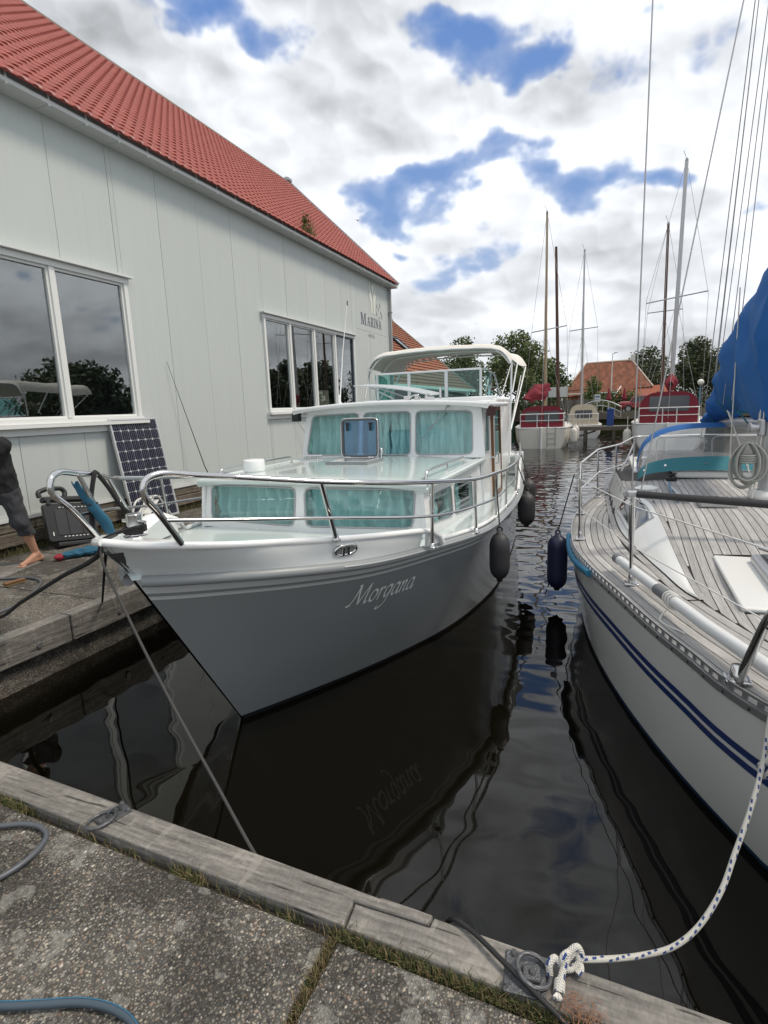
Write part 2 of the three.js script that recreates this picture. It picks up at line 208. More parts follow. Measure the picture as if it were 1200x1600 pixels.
// ---------------------------------------------------------------- quays
const QY = .45;
{
  const jag = (x0, z0, x1, z1, n, a, sd) => { const o = []; for (let i = 0; i < n; i++) { const t = i / n, k = i ? a * (fbm(t * n * .33, sd, 0, 3) * 2) : 0; o.push([lerp(x0, x1, t) + (z1 - z0 ? k : 0), lerp(z0, z1, t) + (z1 - z0 ? 0 : k)]); } return o; };
  const rough = (x0, x1, z0, z1, y1, sd, n = 26) => { const e = (x) => .034 * x, o = [...jag(x0, z0 + e(x0), x1, z0 + e(x1) + 1e-9, n, .011, sd), ...jag(x1, z0 + e(x1), x1 + .006, z1, n, .008, sd + 4), [x1, z1], ...jag(x0, z1, x0, z0 + e(x0), n, .008, sd + 8)]; const g = extrude(o.map(([x, z]) => [x, -z]), .12, { bevel: .012, seg: 2 }).rotateX(-Math.PI / 2).translate(0, y1 - .132, 0); const r = rng(sd); return boxUV(g, 1 / 2.3, 0, r(), r()); };
  const slabG = (x0, x1, z0, z1, y1, seed) => { const r = rng(seed), g = new RoundedBoxGeometry(x1 - x0, .14, z1 - z0, 2, .012); mv(g, (x0 + x1) / 2, y1 - .07, (z0 + z1) / 2); const b = boxUV(g, 1 / 2.3, 0, r(), r()); return b; };
  const near = struct('quay_pavement', box(40, .3, 12, 8, QY - .30, 4.75), M.paving, 'washed pebble concrete quay in front of the water');
  near.geometry = boxUV(near.geometry, 1 / 2.3);
  // big slabs with a weedy joint between them, laid on the quay bed
  const xj = [-5.4, -3.05, -.735, 1.6, 3.95]; const zr = [[-1.222, .95], [.99, 3.2]];
  let k = 0; for (const [za, zb] of zr) for (let i = 0; i < xj.length - 1; i++) obj('slab', rough(xj[i] + .014, xj[i + 1] - .014, za, zb, QY - (i % 3) * .004, 20 + k++), M.paving, near);
  const left = struct('quay_walkway', boxUV(box(3.1, .3, 15.3, -5.72, QY - .3, -9.05), 1 / 2.3), M.paving, 'pebble concrete walkway between the grey building and the moored cruiser');
  const zl = [-1.3, -2.45, -3.42, -4.55, -5.6, -6.9, -8.2, -9.6, -11, -12.6, -14.4, -16.5];
  for (let i = 0; i < zl.length - 1; i++) { obj('slab', slabG(-5.42 + .006, -4.235, zl[i + 1] + .012, zl[i], QY, 50 + i), M.paving, left); obj('slab', slabG(-6.72, -5.42 - .008, zl[i + 1] + .012, zl[i], QY - .003, 70 + i), M.paving, left); }
  const cm = mat([.05, .046, .038], .9, { map: tex(256, 256, (u, v) => { const k = .5 + .9 * tfbm(tn, u, v, 8, 6, 4); return [k * .62, k * .6, k * .5]; }) });
  struct('quay_wall', [boxUV(box(.25, 1.1, 16.6, -4.32, -.27, -9.7), .5), boxUV(box(30, 1.1, .25, 6, -.27, -1.24), .5)], cm, 'stained concrete quay wall dropping into the dark water');
}
// timber edge beams: one thing each
function beam(x0, x1, z0, z1, y1, h, label, m = M.timber, seed = 1) { const dx = x1 - x0, dz = z1 - z0, ax = dx > dz ? 0 : 2; const g = rbox(dx, h, dz, .012, 0, 0, 0); const r = rng(seed); const b = boxUV(g, 1 / 1.4, ax, r(), r()); const t = obj('timber_edge_beam', b, m); t.position.set((x0 + x1) / 2, y1 - h / 2, (z0 + z1) / 2); tag(t, label, 'beam', 'timber beams edging the quay'); return t; }
// plan outline (x, z) turned into a beam of height h
function planBeam(pts, y1, h, label, m, seed) { const r = rng(seed), cx = (Math.min(...pts.map((p) => p[0])) + Math.max(...pts.map((p) => p[0]))) / 2, cz = pts[0][1]; const g = extrude(pts.map(([x, z]) => [x - cx, -(z - cz)]), h - .016, { bevel: .008, seg: 2 }).translate(0, 0, .008).rotateX(-Math.PI / 2); const t = obj('timber_edge_beam', boxUV(g, 1 / 1.4, 0, r(), r()), m); t.position.set(cx, y1 - h, cz); return tag(t, label, 'beam', 'timber beams edging the quay'); }
{
  const zo = (x) => -1.398 + .034 * x, zi = (x) => -1.262 + .034 * x + .004, zm = (x) => -1.352 + .034 * x;
  planBeam([[-5.2, zi(-5.2)], [-2.7, zi(-2.7) + .004], [-.715, zi(-.715)], [-.725, zm(-.72)], [-.468, zm(-.468) - .012], [-.464, zo(-.464)], [-.64, zo(-.64) - .001], [-.645, zo(-.64) + .006], [-1.15, zo(-1.15) + .004], [-2.7, zo(-2.7) - .002], [-5.2, zo(-5.2)]], QY + .012, .17, 'long grey weathered timber beam on quay edge carrying the small shackle plate', M.timber, 4);
  planBeam([[-.708, zi(-.7)], [.6, zi(.6)], [4.2, zi(4.2)], [4.2, zo(4.2)], [.6, zo(.6)], [-.458, zo(-.458) + .004], [-.462, zm(-.46) - .006], [-.716, zm(-.716) + .006]], QY + .008, .17, 'grey timber beam on quay edge carrying the big mooring ring', M.timber, 13);
  // beams along the walkway
  const cuts = [[-1.35, -3.02], [-3.03, -5.4], [-5.41, -8.2], [-8.21, -11.5], [-11.51, -16.4]];
  const nm = ['nearest the near quay corner, bolted and split', 'beside the cruiser bow with two bolt heads', 'beside the cruiser foredeck', 'beside the cruiser wheelhouse', 'beside the cruiser stern'];
  const lab = ['grey timber walkway beam with bolt heads at the quay corner', 'grey timber walkway beam beneath the cruiser bow', 'grey timber walkway beam alongside the cruiser foredeck', 'grey timber walkway beam alongside the cruiser wheelhouse', 'grey timber walkway beam alongside the cruiser stern'];
  cuts.forEach(([a, b], i) => { const t = beam(-4.225, -4.085, b, a, QY + .012, .23, lab[i], M.timber, 30 + i); t.position.x += i ? .0 : -.03; if (!i) t.rotation.y = -.03; for (const q of [-.33, .3]) { const k = obj('bolt', cyl(.022, .022, .016, 0, 0, 0, 6, 0, 0, Math.PI / 2), M.galv, t); k.position.set(.076, -.03, (a - b) * q); } });
}
// ---------------------------------------------------------------- marina building
const WX = -6.9, PZ0 = -5.72, PW = .953, B_END = -17.95, B_FRONT = 3.8;
const building = thing('marina_building', 'long pale grey clad marina building with red tiled roof', 'building', [0, 0, 0]);
{
  const wins = [[-3.02, -6.76, 2.06, 4.06], [-10.42, -14.94, 2.10, 4.06]];   // z0, z1, y0, y1
  const Y0 = .88, Y1 = 6.0, T = .05, gap = .006;
  const wall = obj('wall', [box(.1, Y1 - Y0 - .02, B_FRONT + 3.02, WX - T - .055, (Y0 + Y1) / 2, (B_FRONT - 3.02) / 2), box(.1, Y1 - Y0 - .02, 10.42 - 6.76, WX - T - .055, (Y0 + Y1) / 2, -8.59), box(.1, Y1 - Y0 - .02, -14.94 - B_END, WX - T - .055, (Y0 + Y1) / 2, (B_END - 14.94) / 2), ...wins.flatMap(([a, b, c, d]) => [box(.1, c - Y0, a - b, WX - T - .055, (c + Y0) / 2, (a + b) / 2), box(.1, Y1 - d, a - b, WX - T - .055, (Y1 + d) / 2, (a + b) / 2)])], M.dark, building);
  let k = 0; const panel = (z0, z1, y0, y1) => { if (z0 - z1 < .03) return; const g = box(T, y1 - y0, z0 - z1 - gap, 0, 0, 0); const uv = g.attributes.uv, p = g.attributes.position; for (let i = 0; i < uv.count; i++) uv.setXY(i, p.getZ(i) + k * .37, p.getY(i) + k * .61); const m = obj('cladding_panel', g, M.cladding[(k * 7 + (k >> 2)) % 4], wall); m.position.set(WX - T / 2 + ((k * 37) % 5 - 2) * .0006, (y0 + y1) / 2, (z0 + z1) / 2); k++; };
  for (let i = -10; i < 13; i++) { let z0 = PZ0 - i * PW, z1 = z0 - PW; if (i === 12) z1 = B_END; let todo = [[z0, z1, Y0, Y1]];
    for (const [a, b, c, d] of wins) todo = todo.flatMap(([p, q, e, f]) => (p <= b || q >= a ? [[p, q, e, f]] : [[p, Math.max(q, a), e, f], [Math.min(p, a), Math.max(q, b), e, c], [Math.min(p, a), Math.max(q, b), d, f], [Math.min(p, b), q, e, f]].filter(([p2, q2]) => p2 - q2 > .02)));
    // the sign field has a horizontal joint at 4.36
    for (const [p, q, e, f] of todo) if (i >= 10 && e < 4.36 && f > 4.6) { panel(p, q, e, 4.365 - gap); panel(p, q, 4.365, f); } else panel(p, q, e, f); }
  // windows
  const window_ = (z0, z1, y0, y1, mull, fr, dark) => { const w = obj('window', [box(.09, .075, z0 - z1 + .1, WX + .005, y1 + .02, (z0 + z1) / 2), box(.11, .06, z0 - z1 + .08, WX + .012, y0 - .02, (z0 + z1) / 2), box(.085, y1 - y0 - .03, .07, WX + .003, (y0 + y1) / 2 - .002, z0 - .01), box(.085, y1 - y0 - .03, .07, WX + .003, (y0 + y1) / 2 - .002, z1 + .01), ...mull.map((m) => box(.08, y1 - y0 - .04, .075, WX, (y0 + y1) / 2 - .002, m))], fr, building);
    obj('sill', [box(.16, .045, z0 - z1 + .16, WX + .05, y0 - .075, (z0 + z1) / 2), box(.06, .09, z0 - z1 + .14, WX + .012, y0 - .145, (z0 + z1) / 2)], M.whitePaint, w);
    obj('head_trim', box(.14, .03, z0 - z1 + .18, WX + .045, y1 + .078, (z0 + z1) / 2), M.trim, w);
    const cs = [z0, ...mull, z1]; for (let i = 0; i < cs.length - 1; i++) { const a = cs[i] - .0365 - (i ? 0 : .0085), b = cs[i + 1] + .0365 + (i === cs.length - 2 ? .0085 : 0), f = .034, g = [box(.05, f, a - b, WX - .012, y1 - .036, (a + b) / 2), box(.05, f, a - b, WX - .012, y0 + .028, (a + b) / 2), box(.05, y1 - y0 - .1, f, WX - .012, (y0 + y1) / 2 - .004, a - f / 2), box(.05, y1 - y0 - .1, f, WX - .012, (y0 + y1) / 2 - .004, b + f / 2)]; obj('sash', g, dark && i === 3 ? mat([.05, .07, .09], .4) : fr, w); const pn = obj('pane', box(.004, y1 - y0 - .12, a - b - .06, 0, 0, 0), M.glass, w); pn.position.set(WX - .018, (y0 + y1) / 2 - .004, (a + b) / 2); pn.rotation.y = ((i * 37 + 11) % 7 - 3) * .0016; pn.rotation.z = ((i * 53 + 5) % 7 - 3) * .0016; } };
  window_(...wins[0], [-4.28, -5.53], M.whitePaint, false);
  window_(...wins[1], [-11.47, -12.61, -13.75], M.whitePaint, true);
  // dark rooms behind the glass
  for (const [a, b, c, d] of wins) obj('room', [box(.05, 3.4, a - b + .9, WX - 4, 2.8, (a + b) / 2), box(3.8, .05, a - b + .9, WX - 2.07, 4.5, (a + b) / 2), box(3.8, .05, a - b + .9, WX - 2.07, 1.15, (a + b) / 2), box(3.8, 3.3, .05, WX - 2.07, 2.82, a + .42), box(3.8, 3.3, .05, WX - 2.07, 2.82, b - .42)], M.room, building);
  // a small display sheet standing inside the far window
  const card = document.createElement('canvas'); card.width = 128; card.height = 96; { const c = card.getContext('2d'); c.fillStyle = '#6d6a60'; c.fillRect(0, 0, 128, 96); c.fillStyle = '#d9d6cc'; c.font = 'bold 44px sans-serif'; c.fillText('24', 40, 62); c.fillStyle = '#b7b09c'; c.fillRect(8, 8, 50, 14); }
  const ct = new THREE.CanvasTexture(card); ct.colorSpace = THREE.SRGBColorSpace; const pm = mat([1, 1, 1], .7, { map: ct });
  const cardm = obj('window_card', box(.01, .42, .62, WX - .09, 2.36, -13.12), pm, building);
  // plinth trim, then old timber beams and a dark gap below the cladding
  obj('plinth_trim', box(.07, .05, B_FRONT - B_END, WX + .005, Y0 - .03, (B_FRONT + B_END) / 2), M.trim, building);
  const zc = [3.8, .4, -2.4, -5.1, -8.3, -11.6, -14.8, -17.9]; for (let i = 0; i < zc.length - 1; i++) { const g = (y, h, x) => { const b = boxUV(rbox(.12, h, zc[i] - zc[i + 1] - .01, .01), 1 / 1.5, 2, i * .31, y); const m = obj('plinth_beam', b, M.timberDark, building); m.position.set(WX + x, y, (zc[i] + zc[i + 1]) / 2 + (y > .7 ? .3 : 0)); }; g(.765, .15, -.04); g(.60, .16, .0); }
  obj('footing', box(.3, .6, B_FRONT - B_END, WX - .28, .35, (B_FRONT + B_END) / 2), M.dark, building);
  obj('end_wall', [box(9.8, 5.1, .1, WX - 4.96, 3.42, B_END + .05), extrude([[0, 0], [-9.8, 0], [-4.9, 4.7 * .98]], .1).translate(WX - .06, 5.97, B_END)], M.trim, building);
  obj('back_wall', box(.1, 5.1, B_FRONT - B_END, WX - 9.9, 3.42, (B_FRONT + B_END) / 2), M.trim, building);
  // gutter: sectioned box gutter on brackets
  const gx = -6.66; const gut = obj('gutter', [box(.27, .014, B_FRONT - B_END + .25, (WX + gx) / 2 + .0, 5.94, (B_FRONT + B_END) / 2), box(.03, .05, B_FRONT - B_END + .25, gx + .012, 5.962, (B_FRONT + B_END) / 2), box(.032, .018, B_FRONT - B_END + .25, gx + .02, 6.082, (B_FRONT + B_END) / 2), box(.27, .15, .012, (WX + gx) / 2, 6.0, B_END - .126)], mat([.60, .62, .62], .5), building); obj('gutter_face', box(.012, .09, B_FRONT - B_END + .25, gx + .004, 6.03, (B_FRONT + B_END) / 2), mat([.30, .315, .32], .5, { metalness: .3 }), gut);
  for (let i = 0; i < 30; i++) { const z = -2.4 - i * .54; if (z < B_END) break; obj('gutter_joint', [box(.285, .02, .02, (WX + gx) / 2 + .002, 5.934, z), box(.012, .165, .022, gx + .023, 6.0, z)], M.trim, gut); }
  // downpipe at the corner
  const dp = obj('downpipe', [cyl(.045, .045, 5.2, WX + .07, 3.3, B_END + .1, 12)], mat([.36, .37, .37], .55), building); obj('clip', [rbox(.13, .03, .13, .01, WX + .06, 5.15, B_END + .1), rbox(.13, .03, .13, .01, WX + .06, 3.2, B_END + .1)], M.galv, dp);
  obj('corner_trim', box(.06, 5.05, .07, WX + .005, 3.43, B_END - .03), M.whitePaint, building);
}
{ // roof: interlocking red tiles in stepped courses
  const ex = -6.645, ey = 6.06, rx = -10.45, ry = 9.72, L = Math.hypot(rx - ex, ry - ey), ang = Math.atan2(ry - ey, ex - rx);
  const roof = obj('roof', [box(L - .02, .08, B_FRONT - B_END + .16, (ex + rx) / 2 - .06, (ey + ry) / 2 - .07, (B_FRONT + B_END) / 2 - .06, 0, 0, -ang), box(L + .1, .08, B_FRONT - B_END + .16, rx - (ex - rx) * .5, (ey + ry) / 2 - .07, (B_FRONT + B_END) / 2 - .06, 0, 0, ang)], M.tileRed[1], building);
  // one tile: a wave across (cover roll + pan) with a turned down front lip; 0.262 wide, course 0.30
  const TW = .18, TC = .205; const prof = (u) => { const t = u - Math.floor(u); return t < .42 ? .013 * Math.sin(t / .42 * Math.PI) : -.005 * Math.sin((t - .42) / .58 * Math.PI); };
  const us = [0, .09, .2, .32, .44, .54, .76, 1.0], roll = (u) => (u < .54 ? Math.pow(Math.sin(u / .54 * Math.PI), .8) : 0); const rows = [us.map((u) => [.004 + .012 * roll(u), -.012, -u * TW]), us.map((u) => [.004 + .012 * roll(u), .005 + .021 * roll(u), -u * TW]), us.map((u) => [-TC * .5, .003 + .011 * roll(u), -u * TW]), us.map((u) => [-(TC + .012), .001 + .003 * roll(u), -u * TW])];
  const tileG = sheet(rows, { crease: .9 });
  const nx = Math.floor(L / TC), zStart = -4.6, zAll = B_FRONT; const q = new THREE.Quaternion().setFromAxisAngle(V(0, 0, 1), -ang); const list = []; const r = rng(8);
  const camP = camera.position; const n = Math.ceil((zAll - B_END) / TW);
  for (let c = 0; c <= nx; c++) for (let i = 0; i < n; i++) { const s = c * TC - .05, z = zAll - i * TW - (c % 2 ? 0 : 0); const x = ex + .035 - Math.cos(ang) * s, y = ey + Math.sin(ang) * s + .005; if (s > L - .1) continue; const d = V(x, y, z).sub(camP).length(); const vis = z < -4.2 && (c < 3 || z < -4.2); list.push([vis ? d : d + 1000, x, y, z]); }
  list.sort((a, b) => a[0] - b[0]); const rest = [];
  list.forEach(([d, x, y, z], k) => { const m4 = new THREE.Matrix4().compose(V(x, y + (r() - .5) * .004, z), q, V(1, 1, 1)); if (k < 300) { const t = fin(new THREE.Mesh(tileG, M.tileRed[Math.floor(r() * 4)])); t.name = 'tile'; t.applyMatrix4(m4); roof.add(t); } else rest.push(tileG.clone().applyMatrix4(m4)); });
  const rm = obj('tile_field', rest, M.tileRed[0], roof); rm.userData.kind = 'stuff';
  // ridge cap and verge
  obj('ridge_cap', tube([[rx, ry + .0, B_FRONT], [rx, ry, B_END - .12]], .06, 1, 10), mat([.20, .17, .15], .7), roof); obj('ridge_vent', rbox(.16, .12, .3, .03, rx, ry + .1, B_END - .0), M.galv, roof);
  obj('verge', box(L + .02, .16, .04, (ex + rx) / 2, (ey + ry) / 2 - .02, B_END - .17, 0, 0, -ang), M.trim, roof);
}
// ---------------------------------------------------------------- motor cruiser
const K = {};
K.hull = mat([.25, .272, .278], .2, { clearcoat: .7, clearcoatRoughness: .06 });
K.band = mat([.60, .63, .63], .3, { clearcoat: .4, clearcoatRoughness: .1 });
K.white = mat([.82, .84, .84], .24, { clearcoat: .5, clearcoatRoughness: .08 });
K.deck = mat([.60, .68, .67], .13, { clearcoat: .5, clearcoatRoughness: .05 });
K.rub = mat([.25, .27, .28], .4); K.anti = mat([.012, .013, .015], .5);
K.gasket = mat([.40, .41, .42], .5); K.rubber = mat([.028, .028, .030], .5, { bumpMap: tex(128, 128, (u, v) => tn(u, v, 60, 60), { srgb: false, rep: [3, 3] }), bumpScale: .001 });
K.wood = mat([.26, .13, .055], .35, { map: tex(256, 256, (u, v) => { const k = .75 + .5 * tfbm(tn, u, v, 3, 50, 3); return [k * .8, k * .78, k * .74]; }) });
K.pane = mat([.86, .95, .95], .012, { transmission: 1, thickness: 0, ior: 1.5 });
K.tint = mat([.55, .80, .78], .012, { transmission: 1, thickness: 0, ior: 1.5 });
K.curtain = mat([.52, .68, .67], .9, { sheen: .3, sheenColor: lin(.4, .8, .8), bumpMap: tex(128, 128, (u, v) => tn(u, v, 64, 64), { srgb: false, rep: [8, 8] }), bumpScale: .001 });
K.canvas = mat([.70, .69, .64], .85, { transmission: .18, thickness: 0 });
const table = (pts) => (t) => { if (t <= pts[0][0]) return pts[0][1]; for (let i = 0; i < pts.length - 1; i++) if (t <= pts[i + 1][0]) { const [x0, y0] = pts[i], [x1, y1] = pts[i + 1], h = x1 - x0, s = (a, b) => (b[1] - a[1]) / (b[0] - a[0]); const m0 = i ? (s(pts[i - 1], pts[i]) + s(pts[i], pts[i + 1])) / 2 : s(pts[0], pts[1]), m1 = i < pts.length - 2 ? (s(pts[i], pts[i + 1]) + s(pts[i + 1], pts[i + 2])) / 2 : s(pts[i], pts[i + 1]); const u = (t - x0) / h, u2 = u * u, u3 = u2 * u; return (2 * u3 - 3 * u2 + 1) * y0 + (u3 - 2 * u2 + u) * h * m0 + (-2 * u3 + 3 * u2) * y1 + (u3 - u2) * h * m1; } return pts[pts.length - 1][1]; };
const curtainG = (w, h, seed, folds = 9, amp = .02) => { const r = rng(seed), ph = r() * 6, rows = []; const n = 64; for (let j = 0; j <= 8; j++) { const row = []; for (let i = 0; i <= n; i++) { const u = i / n; row.push([(u - .5) * w + .006 * Math.sin(j * .8 + i), (j / 8 - .5) * h, amp * (Math.sin(u * folds * 6.283 + ph + 1.2 * PN(u * 5, j * .35, seed)) * .7 + PN(u * 14, j * .5, seed + 3) * .9)]); } rows.push(row); } return sheet(rows); };

const cruiser = thing('motor_cruiser', 'grey hulled motor cruiser with white cabin and teal curtains moored beside the walkway', 'boat', [-2.25, 0, -5.3]);
const mp = (name, gs, m, parent = cruiser) => { const o = obj(name, gs, m, parent); if (parent === cruiser) o.position.z = 5.3; return o; };
const Z_END = -8.7;
const RUBP = table([[-8.7, 1.0], [-7.4, 1.2], [-6.115, 1.325], [-5.31, 1.345], [-4.435, 1.315], [-3.69, 1.13], [-3.04, .89], [-2.68, .68], [-2.5, .545], [-2.26, .3], [-2.1, .12], [-2.03, .012]]);
const RUBY = table([[-8.7, 1.03], [-6.1, 1.02], [-5.3, 1.02], [-4.43, 1.04], [-3.69, 1.08], [-3.04, 1.12], [-2.5, 1.185], [-2.03, 1.24]]);
const WLP = table([[-8.7, .93], [-8.4, .97], [-7.25, 1.06], [-6.2, 1.12], [-5.63, 1.09], [-4.7, .92], [-3.88, .60], [-3.3, .30], [-2.95, .10], [-2.8, .01]]);
const CAPP = table([[-3.5, 1.10], [-3.11, .92], [-2.86, .78], [-2.556, .586], [-2.31, .434], [-2.095, .28], [-1.946, .13], [-1.89, .015]]);
const CAPY = table([[-3.5, 1.215], [-3.11, 1.26], [-2.86, 1.29], [-2.556, 1.335], [-2.31, 1.37], [-2.095, 1.41], [-1.946, 1.44], [-1.89, 1.46]]);
// hull surface: t along (0 stem, 1 stern), v up (0 waterline, 1 rubbing strake)
function hullP(t, v, off = 0) { const zr = lerp(-2.03, Z_END, t), zw = lerp(-2.8, Z_END, t), f = Math.pow(v, 1.18); const x = lerp(WLP(zw), RUBP(zr), f) + off, y = v * RUBY(zr), z = lerp(zw, zr, v); return [x, y, z]; }
const TS = []; for (let i = 0; i <= 60; i++) TS.push(Math.pow(i / 60, 1.35));
const hullRows = (vs, side, off = 0) => vs.map((v) => TS.map((t) => { const [x, y, z] = hullP(t, v, off * Math.min(1, t * 30)); return [x * side, y, z]; }));
const both = (fn) => [fn(1), fn(-1)];
{
  const vs = [.03, .1, .2, .3, .4, .5, .6, .7, .8, .89];
  const tr = (v0, v1) => { const n = 8, rows = []; for (let j = 0; j <= n; j++) { const v = lerp(v0, v1, j / n), [x, y, z] = hullP(1, v); rows.push([[-x, y, z], [0, y, z - .06], [x, y, z]]); } return sheet(rows); };
  mp('hull', [both((s) => sheet(hullRows(vs, s), { flip: s > 0 })), tr(.03, .89)], K.hull);
  mp('boot_top', [both((s) => sheet([TS.map((t) => { const [x, , z] = hullP(t, 0); return [x * .72 * s, -.4, z - .2]; }), ...hullRows([0, .03], s)], { flip: s > 0 })), tr(0, .03)], K.anti);
  mp('upper_band', [both((s) => sheet(hullRows([.89, .92, .96, 1], s), { flip: s > 0 })), tr(.89, 1)], K.band);
  // two dark pinstripes and a white one, proud of the planking
  const stripe = (a, b, m, n) => mp(n, both((s) => sheet(hullRows([a, b], s, .0025), { flip: s > 0 })), m);
  stripe(.876, .889, K.band, 'white_pinstripe'); stripe(.895, .912, K.hull, 'grey_pinstripe');
  // rubbing strake: half round, with a steel strip along the top from amidships
  const rubLine = (s, dx, dy, z0 = -2.03, z1 = -8.65, n = 60) => { const a = []; for (let i = 0; i <= n; i++) { const z = lerp(z0, z1, Math.pow(i / n, 1.3)); a.push(V(s * (RUBP(z) + dx), RUBY(z) + dy, z)); } return a; };
  mp('rubbing_strake', both((s) => sweep(rubLine(s, .004, -.02, -2.05), .032, 10)), K.rub);
  mp('strake_strip', both((s) => sweep(rubLine(s, .032, -.016, -2.84), .009, 8)), mat([.42, .44, .45], .35, { metalness: .6 }));
  // bow fitting: polished plates on the stem
  mp('stem_plate', both((s) => sheet([[.0, .25], [.5, .5], [1, .62]].map(([q, w]) => [0, .5, 1].map((k) => { const y = lerp(1.27, 1.40, q), z = lerp(-2.03, -1.9, q) - k * .14 * w - .004; return [s * (.004 + k * .13 * w + .012), y, z]; })), { flip: s > 0 })), M.steel);
  // bulwark up to the cap, ends in a curl down to the deck
  const bz = []; for (let i = 0; i <= 34; i++) bz.push(lerp(0, 1, Math.pow(i / 34, 1.2)));
  const bw = (s, q, dx = 0) => bz.map((t) => { const zc = lerp(-1.89, -3.5, t), zr = lerp(-2.04, -3.5, t); return [s * (lerp(RUBP(zr), CAPP(zc), q) + dx), lerp(RUBY(zr) + .012, CAPY(zc), q), lerp(zr, zc, q)]; });
  mp('bulwark', both((s) => [sheet([bw(s, 0), bw(s, .33), bw(s, .66), bw(s, 1)], { flip: s > 0 }), sheet([bw(s, 0, -.03), bw(s, .5, -.03), bw(s, 1, -.03)], { flip: s < 0 }), sheet([[[s * 1.105, 1.10, -3.5], [s * 1.115, 1.215, -3.5]], [[s * 1.15, 1.10, -3.62], [s * 1.15, 1.17, -3.60]], [[s * 1.17, 1.10, -3.70], [s * 1.17, 1.105, -3.70]]], { flip: s < 0 })]), K.band);
  mp('cap_rail', both((s) => sweep([...bw(s, 1, -.012).map((p) => V(...p)), V(s * 1.14, 1.195, -3.58), V(s * 1.165, 1.15, -3.66), V(s * 1.175, 1.09, -3.70)], .021, 10)), K.white);
  // deck with a little camber
  const dz = [-2.0, -2.15, -2.3, -2.5, -2.7, -3, -3.4, -3.8, -4.3, -5, -6, -7, -8, -8.66]; const dk = dz.map((z) => { const h = Math.max(.03, (z > -3.5 ? Math.min(RUBP(z), CAPP(Math.min(-1.9, z)) - .02) : RUBP(z)) - .012), y = z > -3.5 ? RUBY(z) + .0 : RUBY(z) + .006; return [-1, -.75, -.4, 0, .4, .75, 1].map((u) => [u * h, y + .035 * (1 - u * u) - .004, z]); });
  const dm = mp('deck', sheet(dk), K.deck); 
  mp('toe_rail', both((s) => sweep(rubLine(s, -.03, .022, -3.66, -8.62, 40), .018, 8)), K.white);
  // mooring fairlead: oval steel ring set in the bulwark
  for (const s of [1, -1]) { const zc = -2.88, hx = (CAPP(zc) + RUBP(zc)) / 2 + .0, yc = (CAPY(zc) + RUBY(zc)) / 2 + .01; const ov = []; for (let i = 0; i < 40; i++) { const a = i / 40 * 6.283; ov.push([Math.sign(Math.cos(a)) * Math.pow(Math.abs(Math.cos(a)), .7) * .075, Math.sin(a) * .032, 0]); } const dirZ = V(s * (CAPP(zc - .1) - CAPP(zc + .1)), 0, -.2).normalize(); const F = frameM([s * (hx + .012), yc, zc], dirZ, [s * .28, 1, 0]); const f = mp('fairlead', tube(ov, .011, 60, 8, true).applyMatrix4(F), M.steel); mp('fairlead_shade_plate', extrude(ov.map((p) => [p[0] * .93, p[1] * .9]), .002).applyMatrix4(F), mat([.20, .21, .21], .4), f); mp('roller', [-.018, .018].map((q) => cyl(.011, .011, .055, q, 0, .004, 10).applyMatrix4(F)), M.steel, f); }  // no real opening: a darker grey plate paints its shade inside the ring
}
// cabin faces with rounded window openings
function face(name, F, outline, wins, mWall, opts = {}) {        // wins: {q: four corners, r}
  const wl = wins.map((w) => rquad(w.q, w.r ?? .06, 6));
  const g = extrude(outline, .03, { holes: wl.map((a) => a.slice().reverse()) }).translate(0, 0, -.03).applyMatrix4(F); mp(name, g, mWall);
  wl.forEach((o, i) => { const w = mp('window', tube(o.map(([a, b]) => [a, b, .002]), .008, o.length * 2, 6, true, .3).applyMatrix4(F.clone()), opts.frame || K.gasket);
    mp('pane', extrude(o, .004).translate(0, 0, -.012).applyMatrix4(F.clone()), wins[i].tint ? K.tint : K.pane, w);
    const xs = o.map((p) => p[0]), ys = o.map((p) => p[1]), x0 = Math.min(...xs), x1 = Math.max(...xs), y0 = Math.min(...ys), y1 = Math.max(...ys);
    if (wins[i].curtain !== false) { const parts = wins[i].split ? [[x0 - .03, (x0 + x1) / 2 - .006], [(x0 + x1) / 2 + .006, x1 + .03]] : [[x0 - .03, wins[i].part ? lerp(x0, x1, wins[i].part) : x1 + .03]]; parts.forEach(([a, b], k) => mp('curtain', curtainG(b - a, y1 - y0 + .06, 40 + i * 7 + k + Math.round(x0 * 10), Math.max(3, Math.round((b - a) * 9)), .045).translate((a + b) / 2, (y0 + y1) / 2, -.11).applyMatrix4(F.clone()), K.curtain, w)); } });
}
